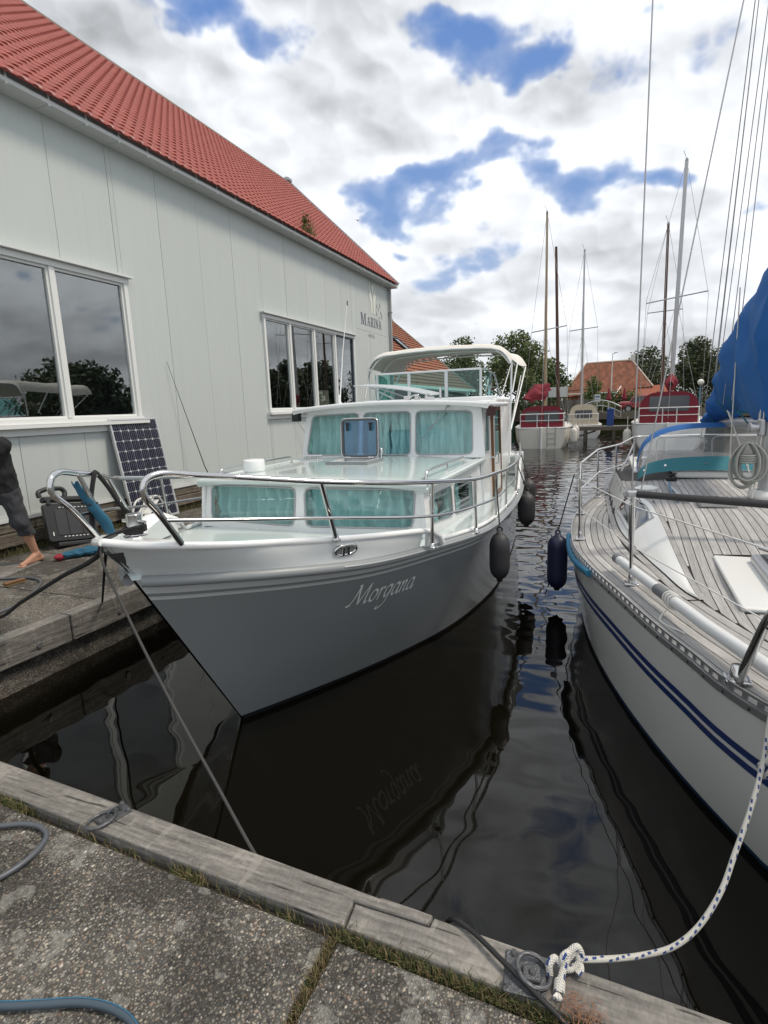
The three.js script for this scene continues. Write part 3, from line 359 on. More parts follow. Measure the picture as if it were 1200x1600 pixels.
{
  const hz0 = -4.86, CW = 1.05; // half width of the low cabin
  // front: two faces meeting at a slight V
  for (const s of [-1, 1]) { const o = V(0, 1.09, -3.70), e = V(s * (CW - .03), 1.09, -3.80); const a = s < 0 ? e : o, b = s < 0 ? o : e; const F = frameM(a, b.clone().sub(a), [0, 1, -.13]); const L = a.distanceTo(b); const out = s > 0 ? [[0, 0], [L, 0], [L - .03, .40], [0, .41]] : [[0, 0], [L, 0], [L, .41], [.03, .40]]; const q = s > 0 ? [[.055, .065], [L - .10, .07], [L - .085, .36], [.045, .365]] : [[.085, .07], [L - .055, .065], [L - .045, .365], [.085, .36]]; face('cabin_front', F, out, [{ q, r: .05 }], K.white); }
  for (const s of [-1, 1]) { const a = V(s * (CW - .02), 1.03, s > 0 ? -3.79 : -5.72), b = V(s * CW, 1.03, s > 0 ? -5.72 : -3.79); const F = frameM(a, b.clone().sub(a), [-s * .06, 1, 0]); const L = a.distanceTo(b); const fl = (q) => (s > 0 ? q : q.map(([x, y]) => [L - x, y]).reverse()); face('cabin_side', F, fl([[0, 0.0], [L, -.06], [L, .48], [.03, .46]]), [{ q: fl([[.13, .145], [.73, .09], [.73, .355], [.14, .37]]), r: .03, part: s > 0 ? .8 : 1 }, { q: fl([[.82, .085], [1.45, .035], [1.45, .345], [.82, .36]]), r: .03, part: .72 }], K.white, { frame: M.steel }); }
  // coach roof, cambered with a rounded lip
  const rows = [-3.68, -3.72, -4.0, -4.4, hz0 + .165, hz0 - .165, -5.4, -5.75].map((z, i) => { const row = []; for (let k = -10; k <= 11; k++) { const u = (k < -2 ? k / 10 : k === -2 ? -.212 / CW : k < 2 ? -.212 / CW + (k + 2) / 4 * .364 / CW + 0 : k === 2 ? .152 / CW : (k - 1) / 10), zz = z - (i < 2 ? .10 : i === 2 ? .04 : 0) * u * u, edge = Math.pow(Math.abs(u), 8), h = CW + .0; row.push([u * h, (i === 0 ? 1.478 : i === 1 ? 1.502 : 1.506) + .035 * (1 - u * u) - .02 * edge, zz]); } return row; });
  const lip = []; for (let k = -20; k <= 20; k++) { const u = k / 20; lip.push(V(u * (CW - .015), 1.478 + .03 * (1 - u * u), -3.70 - .10 * u * u)); } const lipS = (s) => [V(s * (CW - .015), 1.478, -3.80), V(s * (CW + .004), 1.482, -4.2), V(s * (CW + .0), 1.488, -5.72)];
  const cut = (g) => { const p = g.attributes.position, ix = g.index.array, out = []; for (let i = 0; i < ix.length; i += 3) { let cx = 0, cz = 0; for (let k = 0; k < 3; k++) { cx += p.getX(ix[i + k]) / 3; cz += p.getZ(ix[i + k]) / 3; } if (!(cx > -.212 && cx < .152 && Math.abs(cz - hz0) < .165)) out.push(ix[i], ix[i + 1], ix[i + 2]); } g.setIndex(out); return g; };
  mp('coach_roof', [slabSheet(rows, .03).map(cut), sweep(lip, .026, 8), ...[1, -1].map((s) => sweep(lipS(s), .026, 8))], K.deck);
  // roof hand rails
  for (const s of [1, -1]) mp('hand_rail', [bent([[s * .97, 1.49, -3.98], [s * .965, 1.565, -4.02], [s * .965, 1.565, -5.2], [s * .965, 1.49, -5.24]], .011, .05), bent([[s * .965, 1.49, -4.6], [s * .965, 1.56, -4.6]], .009)], M.steel);
  // standing open hatch: frame on the roof, lid hinged at its after edge
  const hz = -4.86, hb = mp('hatch', [box(.44, .035, .03, -.03, 1.55, hz - .185), box(.44, .035, .03, -.03, 1.55, hz + .185), box(.03, .035, .34, -.235, 1.55, hz), box(.03, .035, .34, .175, 1.55, hz)], K.rub);
  mp('hatch_well', [box(.012, .16, .33, -.212, 1.49, hz), box(.012, .16, .33, .152, 1.49, hz), box(.376, .16, .012, -.03, 1.49, hz - .17), box(.376, .16, .012, -.03, 1.49, hz + .17)], K.white, hb);
  const F = frameM([-.24, 1.575, -5.03], [1, 0, 0], [0, 1, -.06]); const lo = rquad([[0, 0], [.40, 0], [.40, .385], [0, .385]], .05, 6), li = rquad([[.022, .022], [.378, .022], [.378, .363], [.022, .363]], .035, 6);
  const lid = mp('hatch_lid', [extrude(lo, .028, { holes: [li.slice().reverse()], bevel: .004 }).applyMatrix4(F), ], mat([.10, .105, .11], .4));
  mp('lid_glass', extrude(li, .01).translate(0, 0, .008).applyMatrix4(F), mat([.42, .60, .76], .02, { transmission: .92, thickness: 0, ior: 1.6 }), lid); mp('lid_rim', tube(lo.map(([x, y]) => [x, y, .033]), .006, 60, 6, true).applyMatrix4(F), M.steel, lid);
  for (const x of [.075, .325]) { mp('lid_handle', [rbox(.02, .075, .03, .008, x, .30, .045), rbox(.035, .02, .03, .006, x, .335, .042)].map((g) => g.applyMatrix4(F)), M.black, lid); mp('lid_hinge', rbox(.07, .02, .03, .006, x, .0, .03).applyMatrix4(F), M.steel, lid); }
  // fittings on the roof: mushroom ventilator, horn, cleat and small lamp
  mp('ventilator', lathe([[0, .125], [.088, .12], [.098, .105], [.1, .02], [.085, .005], [.085, 0]], 28, -.75, 1.515, -4.22), K.white);
  mp('deck_cleat', [bent([[-.94, 1.55, -5.48], [-.74, 1.55, -5.52]], .012), cyl(.012, .014, .04, -.88, 1.53, -5.49, 8), cyl(.012, .014, .04, -.80, 1.53, -5.51, 8), rbox(.2, .008, .07, .003, -.84, 1.518, -5.5)], M.steel);
  const horn = mp('spotlight', [lathe([[0, -.03], [.022, -.028], [.03, 0], [.034, .035], [0, .036]], 16).rotateX(Math.PI / 2).translate(.14, 1.635, -5.12), cyl(.014, .022, .06, .13, 1.57, -5.14, 10)], M.steel);
  mp('roof_clamp', [rbox(.10, .03, .03, .01, .07, 1.585, -5.2, 0, .5), cyl(.012, .012, .05, .05, 1.575, -5.2, 8)], M.steel);
}
{ // wheelhouse
  const y0 = 1.515, ht = .56;
  // centre face and two faces turned slightly aft
  const fz = (x) => -5.60 - .05 * Math.max(0, Math.abs(x) - .3) / .76;
  const faceAt = (xa, xb, wins, out) => { const a = V(xa, y0, fz(xa)), b = V(xb, y0, fz(xb)); const F = frameM(a, b.clone().sub(a), [0, 1, -.14]); face('wheelhouse_front', F, out(a.distanceTo(b)), wins(a.distanceTo(b)), K.white); };
  faceAt(-.31, .31, (L) => [{ q: [[.03, .035], [L - .03, .035], [L - .035, .495], [.035, .495]], r: .05, split: true }], (L) => [[0, 0], [L, 0], [L, ht + .02], [0, ht + .02]]);
  faceAt(.31, 1.08, (L) => [{ q: [[.03, .035], [L - .13, .04], [L - .145, .48], [.03, .495]], r: .05 }], (L) => [[0, 0], [L, 0], [L - .05, ht - .02], [0, ht + .02]]);
  faceAt(-1.08, -.31, (L) => [{ q: [[.065, .035], [L - .03, .035], [L - .03, .495], [.135, .48]], r: .05 }], (L) => [[0, 0], [L, 0], [L, ht + .02], [.05, ht - .02]]);
  for (const s of [1, -1]) { const a = V(s * 1.075, .98, s > 0 ? -5.66 : -6.64), b = V(s * 1.07, .98, s > 0 ? -6.64 : -5.66); const F = frameM(a, b.clone().sub(a), [-s * .03, 1, 0]); const L = .98; const fl = (q) => (s > 0 ? q : q.map(([x, y]) => [L - x, y]).reverse()); face('wheelhouse_side', F, fl([[0, .52], [.0, 0], [L, 0], [L, 1.08], [.13, 1.09]]), [{ q: fl([[.06, .58], [.32, .57], [.32, 1.0], [.15, 1.0]]), r: .025, curtain: false, tint: true }], K.white);
    // sliding door with a wooden frame
    const D = [[.44, .06], [.92, .06], [.92, 1.04], [.44, 1.04]], dh = [[.462, .10], [.898, .10], [.898, 1.0], [.462, 1.0]]; const d = mp('door', extrude(fl(D), .028, { holes: [fl(dh).reverse()] }).applyMatrix4(F), K.wood); mp('door_pane', extrude(fl([[.464, .50], [.896, .50], [.896, .998], [.464, .998]]), .004).translate(0, 0, .012).applyMatrix4(F), K.tint, d); mp('door_panel', extrude(fl([[.464, .102], [.896, .102], [.896, .497], [.464, .497]]), .014).translate(0, 0, .004).applyMatrix4(F), K.white, d); mp('door_handle', bent([[.53, .42, .03], [.53, .42, .06], [.53, .54, .06], [.53, .54, .03]].map(([x, y, z]) => [s > 0 ? x : L - x, y, z]), .007, .015).applyMatrix4(F), M.steel, d); mp('grab_rail', bent([[.39, .5, .0], [.39, .5, .05], [.39, .98, .05], [.39, .98, .0]].map(([x, y, z]) => [s > 0 ? x : L - x, y, z]), .01, .03).applyMatrix4(F), M.steel); }
  mp('aft_bulkhead', box(2.1, 1.05, .04, 0, 1.52, -6.63), K.white);
  // roof, cambered, rounded edge, overhanging
  const rows = [-5.50, -5.56, -5.9, -6.3, -6.70].map((z, i) => { const row = []; for (let k = -14; k <= 14; k++) { const u = k / 14; row.push([u * 1.13, 2.075 + .055 * (1 - u * u) - .018 * Math.pow(Math.abs(u), 10) - (i === 0 ? .012 : 0), z - .07 * u * u * (i < 2 ? 1 : .3)]); } return row; }); 
  const lipF = []; for (let k = -20; k <= 20; k++) { const u = k / 20; lipF.push(V(u * 1.12, 2.055 + .052 * (1 - u * u), -5.515 - .07 * u * u)); }
  mp('wheelhouse_roof', [slabSheet(rows, .035), sweep(lipF, .022, 8), ...[1, -1].map((s) => sweep([V(s * 1.12, 2.052, -5.585), V(s * 1.125, 2.052, -6.1), V(s * 1.12, 2.052, -6.7)], .022, 8))], K.white);
  // navigation lamps at the roof corners
  mp('navigation_lamp', [rbox(.08, .10, .10, .012, 1.14, 1.985, -5.66)], mat([.05, .012, .014], .25)); mp('navigation_lamp', [rbox(.08, .10, .10, .012, -1.13, 1.985, -5.66)], mat([.012, .02, .02], .25));
  // wiper on the starboard window
  mp('wiper', [bent([[.70, 2.06, -5.63], [.66, 2.0, -5.64], [.50, 1.80, -5.60]], .006, .02), bent([[.54, 1.86, -5.6], [.43, 1.72, -5.585]], .004), rbox(.03, .03, .03, .008, .70, 2.05, -5.63)], M.galv);
  // folding table plate and bits lying on the roof
  mp('roof_table', [slabSheet([0, .33, .66, 1].map((t) => [[-.66 + t * .95, 2.325 - .04 * t - .11 * t * t, -6.25 - .1 * t], [-.55 + t * .9, 2.345 - .04 * t - .11 * t * t, -6.62]]), .012), bent([[-.5, 2.31, -6.4], [-.18, 2.16, -6.35]], .009), bent([[-.45, 2.31, -6.5], [-.0, 2.15, -6.5]], .009), bent([[-.3, 2.3, -6.5], [-.45, 2.13, -6.5]], .009)], mat([.50, .55, .58], .3));
  mp('roof_fittings', [rbox(.09, .05, .07, .015, .02, 2.16, -6.3), rbox(.06, .07, .06, .015, .14, 2.165, -6.3), rbox(.12, .03, .06, .01, .30, 2.15, -6.3), cyl(.03, .03, .06, .24, 2.17, -6.36, 10), bent([[.05, 2.15, -6.25], [.12, 2.2, -6.28], [.2, 2.15, -6.25]], .008), rbox(.03, .13, .03, .006, .40, 2.2, -6.4)], M.steel);
  // whip antenna on the roof corner
  const an = mp('antenna', [sweep([V(-.62, 2.12, -5.78), V(-.60, 2.7, -5.88), V(-.575, 3.22, -6.0)], (t) => lerp(.010, .003, t), 6)], K.white); mp('antenna_tip', cyl(.006, .006, .05, -.573, 3.245, -6.006, 6), M.black, an); mp('antenna_foot', [lathe([[0, 0], [.035, 0], [.035, .02], [.015, .04], [.014, .12], [0, .12]], 14, -.62, 2.1, -5.78)], K.white, an);
}
{ // raised after steering position with windscreen and bimini
  mp('aft_coaming', [rbox(1.84, .3, .06, .02, 0, 2.01, -7.16), rbox(.06, 1.05, 1.1, .02, .90, 1.6, -7.65), rbox(.06, 1.05, 1.1, .02, -.90, 1.6, -7.65), rbox(1.84, .05, .52, .02, 0, 2.08, -6.93), rbox(1.86, 1.02, .06, .02, 0, 1.55, -8.22)], K.white);
  const T = 2.505, Bt = 2.165, zz = -7.18, xs = [-.72, -.26, .255, .71]; const w = mp('windscreen', [bent([[-.72, T, zz], [.71, T, zz]], .014), ...xs.map((x, i) => box(i === 1 || i === 2 ? .042 : .03, T - Bt, .024, x, (T + Bt) / 2, zz)), bent([[-.72, T, zz], [-.80, Bt, zz - .02]], .012), bent([[-.80, T - .02, zz - .45], [-.72, T, zz]], .011), bent([[.71, T, zz], [.80, T - .05, zz - .45], [.84, Bt, zz - .62]], .011, .1)], mat([.62, .66, .68], .3, { metalness: .5 }));
  for (let i = 0; i < 3; i++) mp('screen_pane', box(xs[i + 1] - xs[i] - .03, T - Bt - .02, .006, (xs[i] + xs[i + 1]) / 2, (T + Bt) / 2 - .004, zz), K.tint, w);
  for (const s of [1, -1]) mp('screen_pane', extrude([[0, 0], [.58, 0], [.42, .30], [.0, .335]], .006).rotateY(Math.PI / 2).translate(s * .76, Bt, zz - .01), K.tint, w);
  // canvas bimini: cambered sheet on hoops
  const prof = (u) => { const a = Math.abs(u); return 2.845 - .05 * a * a - .19 * Math.pow(Math.max(0, (a - .72) / .28), 2.2); };
  const rows = [-7.55, -7.62, -7.9, -8.3, -8.7, -9.05].map((z, i) => { const row = []; for (let k = -24; k <= 24; k++) { const u = k / 24, a = Math.abs(u); row.push([Math.sign(u) * (a < .8 ? a * 1.03 : 1.03 * (.8 + .2 * Math.pow((a - .8) / .2, .7))), prof(u) + (i === 0 ? -.03 : 0) + .02 * Math.sin(i * 1.4) + .006 * PN(u * 6, i, 3), z]); } return row; });
  const b = mp('bimini_canopy', slabSheet(rows, .006), K.canvas); mp('hem', sweep(rows[0].map((p) => V(p[0], p[1] - .004, p[2])), .012, 6), K.white, b);
  const hoop = (zTop, zBot, yB, r = .013, xB = 1.0) => { const a = [V(-xB, yB, zBot), V(-1.03, lerp(yB, 2.62, .97), lerp(zBot, zTop, .97))]; for (let k = -10; k <= 10; k++) { const u = k / 10; a.push(V(u * 1.005, prof(u) - .03, zTop)); } a.push(V(1.03, lerp(yB, 2.62, .97), lerp(zBot, zTop, .97)), V(xB, yB, zBot)); return sweep(a, r, 8); };
  mp('bimini_frame', [hoop(-7.60, -7.62, 1.25, .013), hoop(-8.1, -7.85, 2.2, .012), hoop(-8.95, -7.75, 1.7, .012)], K.white);
  for (const s of [1, -1]) mp('bimini_strut', [bent([[s * 1.02, 2.57, -7.62], [s * .96, 2.15, -7.25]], .010), bent([[s * 1.02, 2.45, -8.5], [s * .98, 1.75, -7.9]], .010)], M.galv);
  // after bulwark, seat locker and stern quarter rail
  mp('stern_locker', [rbox(.42, .30, .5, .03, .86, 1.19, -8.30), rbox(.42, .30, .5, .03, -.86, 1.19, -8.30)], K.white); mp('locker_lid', [rbox(.012, .20, .34, .004, 1.075, 1.2, -8.3), rbox(.30, .20, .012, .004, .86, 1.2, -8.045)], mat([.40, .45, .44], .5));
  const side = (q) => [-6.75, -7.1, -7.6, -8.1, -8.66].map((z) => [RUBP(z) - .03, RUBY(z) + q * .30 * smooth(-6.7, -7.4, z), z]);
  mp('stern_bulwark', [...[1, -1].map((s) => slabSheet([0, 1].map((q) => side(q).map(([x, y, z]) => [x * s, y, z])), .03, { flip: s > 0 })), rbox(2.0, .3, .04, .02, 0, 1.17, -8.68)], K.white);
}
{ // rails
  const top = (s) => spline([[s * .285, 1.42, -2.10], [s * .29, 1.60, -1.97], [s * .30, 1.70, -1.885], [s * .305, 1.765, -1.895], [s * .33, 1.79, -1.96], [s * .40, 1.765, -2.12]], 22).concat(spline([[s * .45, 1.735, -2.30], [s * .79, 1.665, -2.66], [s * 1.0, 1.63, -2.90], [s * 1.17, 1.555, -3.50], [s * 1.30, 1.485, -4.2], [s * 1.33, 1.445, -4.95], [s * 1.325, 1.415, -5.5], [s * 1.29, 1.40, -6.4], [s * 1.17, 1.42, -7.5], [s * 1.0, 1.45, -8.6]], 60));
  const mid = (s) => spline([[s * .288, 1.56, -2.0], [s * .524, 1.514, -2.30], [s * .765, 1.465, -2.63], [s * 1.19, 1.335, -3.45], [s * 1.31, 1.275, -4.2], [s * 1.325, 1.215, -4.98], [s * 1.31, 1.21, -5.6], [s * 1.27, 1.21, -6.6]], 50);
  for (const s of [1, -1]) { const g = mp('guard_rail', sweep(top(s), .0165, 10), M.steel); mp('middle_rail', sweep(mid(s), .010, 8), M.steel, g);
    for (const [a, b, r] of [[[.775, 1.30, -2.83], [.79, 1.665, -2.66], .0145], [[1.15, 1.10, -3.53], [1.17, 1.555, -3.50], .0125], [[1.30, 1.06, -4.23], [1.30, 1.485, -4.2], .0125], [[1.325, 1.03, -4.92], [1.33, 1.445, -4.95], .0125], [[1.32, 1.03, -5.48], [1.325, 1.415, -5.5], .0125], [[1.28, 1.03, -6.4], [1.29, 1.4, -6.4], .0125], [[.36, 1.40, -2.25], [.395, 1.765, -2.12], .0125]]) { if (s > 0 && a[0] < .5) continue; const p = mp('stanchion', bent([[a[0] * s, a[1], a[2]], [b[0] * s, b[1], b[2]]], r), M.steel, g); mp('stanchion_foot', lathe([[0, 0], [.03, 0], [.028, .008], [.018, .014], [.017, .035], [0, .035]], 12, a[0] * s, a[1] - .008, a[2]), M.steel, p); } }
  // bow bollard with cross bar, roller and white anchor chute
  mp('bow_bollard', [lathe([[0, .115], [.036, .115], [.038, .11], [.038, .006], [.06, .004], [.06, 0]], 24, .02, 1.455, -2.07), bent([[-.06, 1.53, -2.075], [.10, 1.53, -2.065]], .009)], M.steel);
  mp('foredeck_cap', [slabSheet([-1.92, -2.0, -2.12, -2.24].map((z) => [-1, -.5, 0, .5, 1].map((u) => [u * Math.max(.02, CAPP(z) - .015), CAPY(z) - .004 + .02 * (1 - u * u), z])), .02)], K.white);
  mp('anchor_chute', [slabSheet([0, .25, .5, .75, 1].map((t) => [-1, -.4, .4, 1].map((u) => [-.12 + u * .07, 1.43 + .09 * Math.sin(t * 2.6) - .03 * u * u, -2.14 - t * .34])), .02)], K.white);
}
{ // the name in white script on both bows
  const cv = document.createElement('canvas'); cv.width = 1024; cv.height = 384; const c = cv.getContext('2d'); c.fillStyle = '#000'; c.fillRect(0, 0, 1024, 384); c.fillStyle = '#fff';
  // broad-nib lettering: strokes are lists of points, x-height 100, sloped by .38
  const pen = (ox, pts) => { const cu = new THREE.SplineCurve(pts.map(([x, y]) => new THREE.Vector2(ox + x + y * .38, 235 - y * 1.22))); for (let i = 0; i <= 160; i++) { const p = cu.getPoint(i / 160); c.save(); c.translate(p.x, p.y); c.rotate(-.75); c.beginPath(); c.ellipse(0, 0, 14, 4.4, 0, 0, 6.3); c.fill(); c.restore(); } };
  const A = (x) => { pen(x, [[78, 84], [56, 102], [20, 84], [6, 40], [16, 2], [40, 6], [70, 44], [84, 98]]); pen(x, [[84, 98], [76, 40], [74, 6], [86, 0], [104, 18]]); };
  pen(40, [[-30, -2], [-8, 4], [30, 60], [62, 150], [66, 160]]); pen(40, [[66, 160], [72, 90], [84, 10], [86, 2]]); pen(40, [[86, 2], [120, 70], [168, 150], [176, 158]]); pen(40, [[174, 158], [164, 80], [156, 12], [166, 0], [184, 10]]); pen(40, [[50, 162], [66, 160]]); pen(40, [[-38, 0], [0, 2]]);
  pen(246, [[52, 98], [20, 80], [4, 36], [16, 4], [48, 2], [76, 36], [78, 76], [52, 98]]); pen(344, [[8, 84], [22, 98], [18, 50], [10, 0]]); pen(344, [[14, 50], [36, 86], [58, 98], [66, 90]]);
  pen(424, [[78, 84], [56, 102], [20, 84], [6, 40], [16, 6], [40, 8], [70, 44], [84, 98]]); pen(424, [[84, 98], [70, 20], [40, -50], [-10, -86], [-52, -92], [-44, -72]]); A(528); pen(640, [[6, 84], [20, 98], [16, 50], [8, 0]]); pen(640, [[12, 44], [40, 86], [62, 98], [70, 80], [62, 20], [68, 0], [86, 12]]); A(744);
  const at = new THREE.CanvasTexture(cv); at.colorSpace = THREE.NoColorSpace; const nm = mat([.80, .82, .82], .35, { alphaMap: at, transparent: true, alphaTest: .5 });
  const patch = (s) => { const pos = [], uv = [], idx = [], nx = 24, ny = 6; const ta = .128, tb = .240; for (let j = 0; j <= ny; j++) for (let i = 0; i <= nx; i++) { const u = i / nx, v = j / ny, uu = s > 0 ? u : 1 - u; const p = hullP(lerp(ta, tb, uu), lerp(.565, .845, v) , .004); pos.push(p[0] * s, p[1], p[2]); uv.push(u, v); } for (let j = 0; j < ny; j++) for (let i = 0; i < nx; i++) { const a = j * (nx + 1) + i, b = a + nx + 1; idx.push(a, a + 1, b, a + 1, b + 1, b); } return mk(pos, idx, uv); };
  mp('name_lettering', patch(1), nm); mp('name_lettering', patch(-1), nm);
}
// ---------------------------------------------------------------- sailing yacht
const Y = {};
Y.hull = mat([.68, .69, .67], .22, { clearcoat: .5, clearcoatRoughness: .08 });
Y.navy = mat([.012, .03, .13], .3); Y.boot = mat([.015, .05, .12], .4); Y.gel = mat([.70, .71, .69], .3, { clearcoat: .3, clearcoatRoughness: .1 });
Y.teak = [0, 1, 2, 3].map((i) => { const k = [1, .88, 1.12, .95][i]; return mat([k, k, k], .85, { map: tex(512, 128, (u, v) => { const g = tfbm(tn, u, v, 6, 24, 4), f = tn2(u, v, 30, 60), b = tfbm(tn3, u, v, 5, 3, 4); const q = lerp(.27, .47, g) * (.85 + .3 * f) * lerp(.75, 1.25, b); return S3([q * .95, q * .94, q * .925]); }), bumpMap: tex(256, 64, (u, v) => tfbm(tn, u, v, 6, 24, 3), { srgb: false }), bumpScale: .0015 }); });
Y.caulk = mat([.016, .015, .014], .7); Y.alu = mat([.50, .51, .52], .38, { metalness: .85 });
Y.blue = mat([.008, .10, .33], .8, { bumpMap: tex(256, 256, (u, v) => tn(u, v, 120, 120), { srgb: false, rep: [2, 2] }), bumpScale: .001, sheen: .25, sheenColor: lin(.1, .3, .6) });
Y.blueDark = mat([.022, .155, .19], .8); Y.vinyl = mat([.80, .82, .82], .12, { transmission: .88, thickness: 0, ior: 1.45, bumpMap: tex(256, 256, (u, v) => tfbm(tn, u, v, 4, 4, 4), { srgb: false }), bumpScale: .02 });
Y.rope = mat([.62, .61, .58], .9); Y.wire = mat([.42, .42, .42], .4, { metalness: .7 }); Y.wireWhite = mat([.66, .67, .66], .5); Y.smoke = mat([.02, .024, .03], .06);
const yacht = thing('sailing_yacht', 'white sailing yacht with grey teak deck and two navy hull stripes', 'boat', [1.4, 0, -5.5]);
const yp = (name, gs, m, parent = yacht) => { const o = obj(name, gs, m, parent); if (parent === yacht) o.position.z = 5.5; return o; };
const EB = table([[-10.6, .9], [-9.5, 1.12], [-8.5, 1.36], [-7.6, 1.57], [-6.8, 1.69], [-6.33, 1.725], [-5.74, 1.72], [-4.93, 1.65], [-4.34, 1.51], [-3.77, 1.33], [-3.17, 1.14], [-2.78, 1.0], [-2.52, .92], [-2.28, .81], [-2.05, .65], [-1.8, .40], [-1.62, .14], [-1.55, .012]]);
const EY = table([[-10.6, .80], [-7, .765], [-5, .765], [-3.77, .79], [-2.8, .82], [-2.28, .86], [-1.55, .93]]);
const WB = table([[-10.6, .12], [-10, .4], [-9, .92], [-7.6, 1.42], [-6, 1.58], [-4.9, 1.5], [-3.96, 1.29], [-3.16, 1.0], [-2.63, .74], [-2.5, .67], [-2.2, .40], [-2.0, .16], [-1.9, .012]]);
const YS = []; for (let i = 0; i <= 70; i++) YS.push(Math.pow(i / 70, 1.2));
const yHull = (t, v, off = 0) => { const ze = lerp(-1.55, -10.6, t), zw = lerp(-1.9, -10.6, t), f = .5 * v + .5 * Math.sqrt(Math.max(0, v)); return [lerp(WB(zw), EB(ze), f) + off, v * EY(ze), lerp(zw, ze, v)]; };
const yRows = (vs, s, off = 0) => vs.map((v) => YS.map((t) => { const [x, y, z] = yHull(t, v, off); return [x * s, y, z]; }));
const inC = table([[-9, 1.30], [-7.5, 1.24], [-6.42, 1.16], [-6.07, 1.03], [-5.38, .97], [-4.4, .91], [-3.62, .86]]), outC = table([[-9, 1.38], [-7.5, 1.34], [-6.55, 1.31], [-5.58, 1.25], [-5.06, 1.17], [-4.24, 1.01], [-3.69, .89], [-3.62, .86]]);
const roofUp = (z) => .21 * smooth(-3.6, -5.7, z) + .04 * smooth(-5.5, -7.5, z);
const dkY = (x, z) => { const h = Math.max(.05, EB(z)), a = Math.min(1, Math.abs(x) / h); return EY(z) + .095 * (1 - a * a); };
const topY = (x, z) => { let y = dkY(x, z); if (z < -3.6) { const a = Math.abs(x), i = inC(z), o = outC(z); y += roofUp(z) * (a < i ? 1 : a > o ? 0 : 1 - smooth(i, o, a)); } return y; };
{
  const vs = [.045, .1, .2, .3, .4, .5, .58]; yp('hull', [both((s) => sheet(yRows([.045, .12, .22, .34, .46, .58, .70, .82, .92, 1], s), { flip: s > 0 })), sheet([0, .5, 1].map((v) => [-1, 0, 1].map((u) => { const [x, y, z] = yHull(1, v); return [x * u, y, z - .02 * (1 - u * u)]; })))], Y.hull);
  yp('boot_stripe', both((s) => sheet([YS.map((t) => { const [x, , z] = yHull(t, 0); return [x * .8 * s, -.35, z - .15]; }), ...yRows([0, .045], s)], { flip: s > 0 })), Y.boot);
  for (const [a, b] of [[.585, .635], [.665, .715]]) yp('hull_stripe', both((s) => sheet(yRows([a, b], s, .0025), { flip: s > 0 })), Y.navy);
  // dark seam deck under the planks
  const zs = []; for (let i = 0; i <= 80; i++) zs.push(lerp(-1.58, -10.55, i / 80)); const us = []; for (let k = -24; k <= 24; k++) us.push(k / 24);
  const dk = yp('deck', sheet(zs.map((z) => us.map((u) => { const x = u * (EB(z) - .01); return [x, topY(x, z) - .003, z]; }))), Y.caulk);
  // teak planks, each a strip of its own: bent ones along the edge, straight ones amidships
  const PWd = .052, GP = .006, NB = 6; const r = rng(31); let cnt = 0;
  const strip = (fn, za, zb) => { const n = Math.max(2, Math.ceil((za - zb) / .16)); const rows = [[], []]; for (let i = 0; i <= n; i++) { const z = lerp(za, zb, i / n), [a, b] = fn(z); rows[0].push([a, topY(a, z) + .004, z]); rows[1].push([b, topY(b, z) + .004, z]); } const top = sheet(rows, { flip: false }); const uv = top.attributes.uv; const off = r() * 7; for (let i = 0; i < uv.count; i++) uv.setXY(i, uv.getX(i) * .9 + off, i < n + 1 ? off * 3 : off * 3 + .4);
    const low = rows.map((q) => q.map((p) => [p[0], p[1] - .006, p[2]])); const g = [top, sheet([low[0], rows[0]]), sheet([rows[1], low[1]])]; obj('teak_plank', g, Y.teak[(cnt++ * 7 + (cnt >> 2)) % 4], dk); };
  // bent side planks run from the bow aft, their inner edge cut off by the coachroof margin
  const inLim = (z) => (z < -3.62 ? outC(z) + .066 : -9), outLim = (z) => Math.min(EB(z) - .075 - NB * (PWd + GP), z < -3.62 ? inC(z) - .042 : 9);
  const runs = (ok) => { const o = []; let st = null; for (let z = -1.7; z > -10.4; z -= .02) { const g = ok(z); if (g && st === null) st = z; if ((!g || z < -10.36) && st !== null) { if (st - z > .2) o.push([st, z + .02]); st = null; } } return o; };
  for (const s of [1, -1]) for (let k = 0; k < NB; k++) { const d0 = .075 + k * (PWd + GP), f = (z) => { const o = EB(z) - d0, i = Math.max(o - PWd, inLim(z)); return [i, o]; }; for (const [p, q] of runs((z) => { const [i, o] = f(z); return i > .02 && o - i > .012; })) strip((z) => { const [i, o] = f(z); return s > 0 ? [i, o] : [-o, -i]; }, p, q); }
  for (let k = -24; k <= 24; k++) { const xc = k * (PWd + GP), sg = Math.sign(xc) || 1, f = (z) => { const a = Math.abs(xc) - PWd / 2, b = Math.min(a + PWd, outLim(z)); return [a, b]; }; for (const [p, q] of runs((z) => { if (z < -7.3 || (Math.abs(xc) < .69 && z < -3.385 && z > -4.42)) return false; const [a, b] = f(z); return b - a > .012; })) strip((z) => { const [a, b] = f(z); return sg > 0 ? [a, b] : [-b, -a]; }, p, q); }
  // covering board along the edge
  obj('covering_board', both((s) => { const a = [], b = []; for (let i = 0; i <= 60; i++) { const z = lerp(-1.66, -10.4, i / 60), e = EB(z); a.push([s * (e - .07), topY(e - .07, z) + .003, z]); b.push([s * (e - .004), topY(e, z) + .003, z]); } return sheet([a, b], { flip: s < 0 }); }), Y.teak[1], dk);
  // white coachroof sides with a window, margin board around the roof
  const cz = []; for (let i = 0; i <= 40; i++) cz.push(lerp(-3.62, -8.8, i / 40));
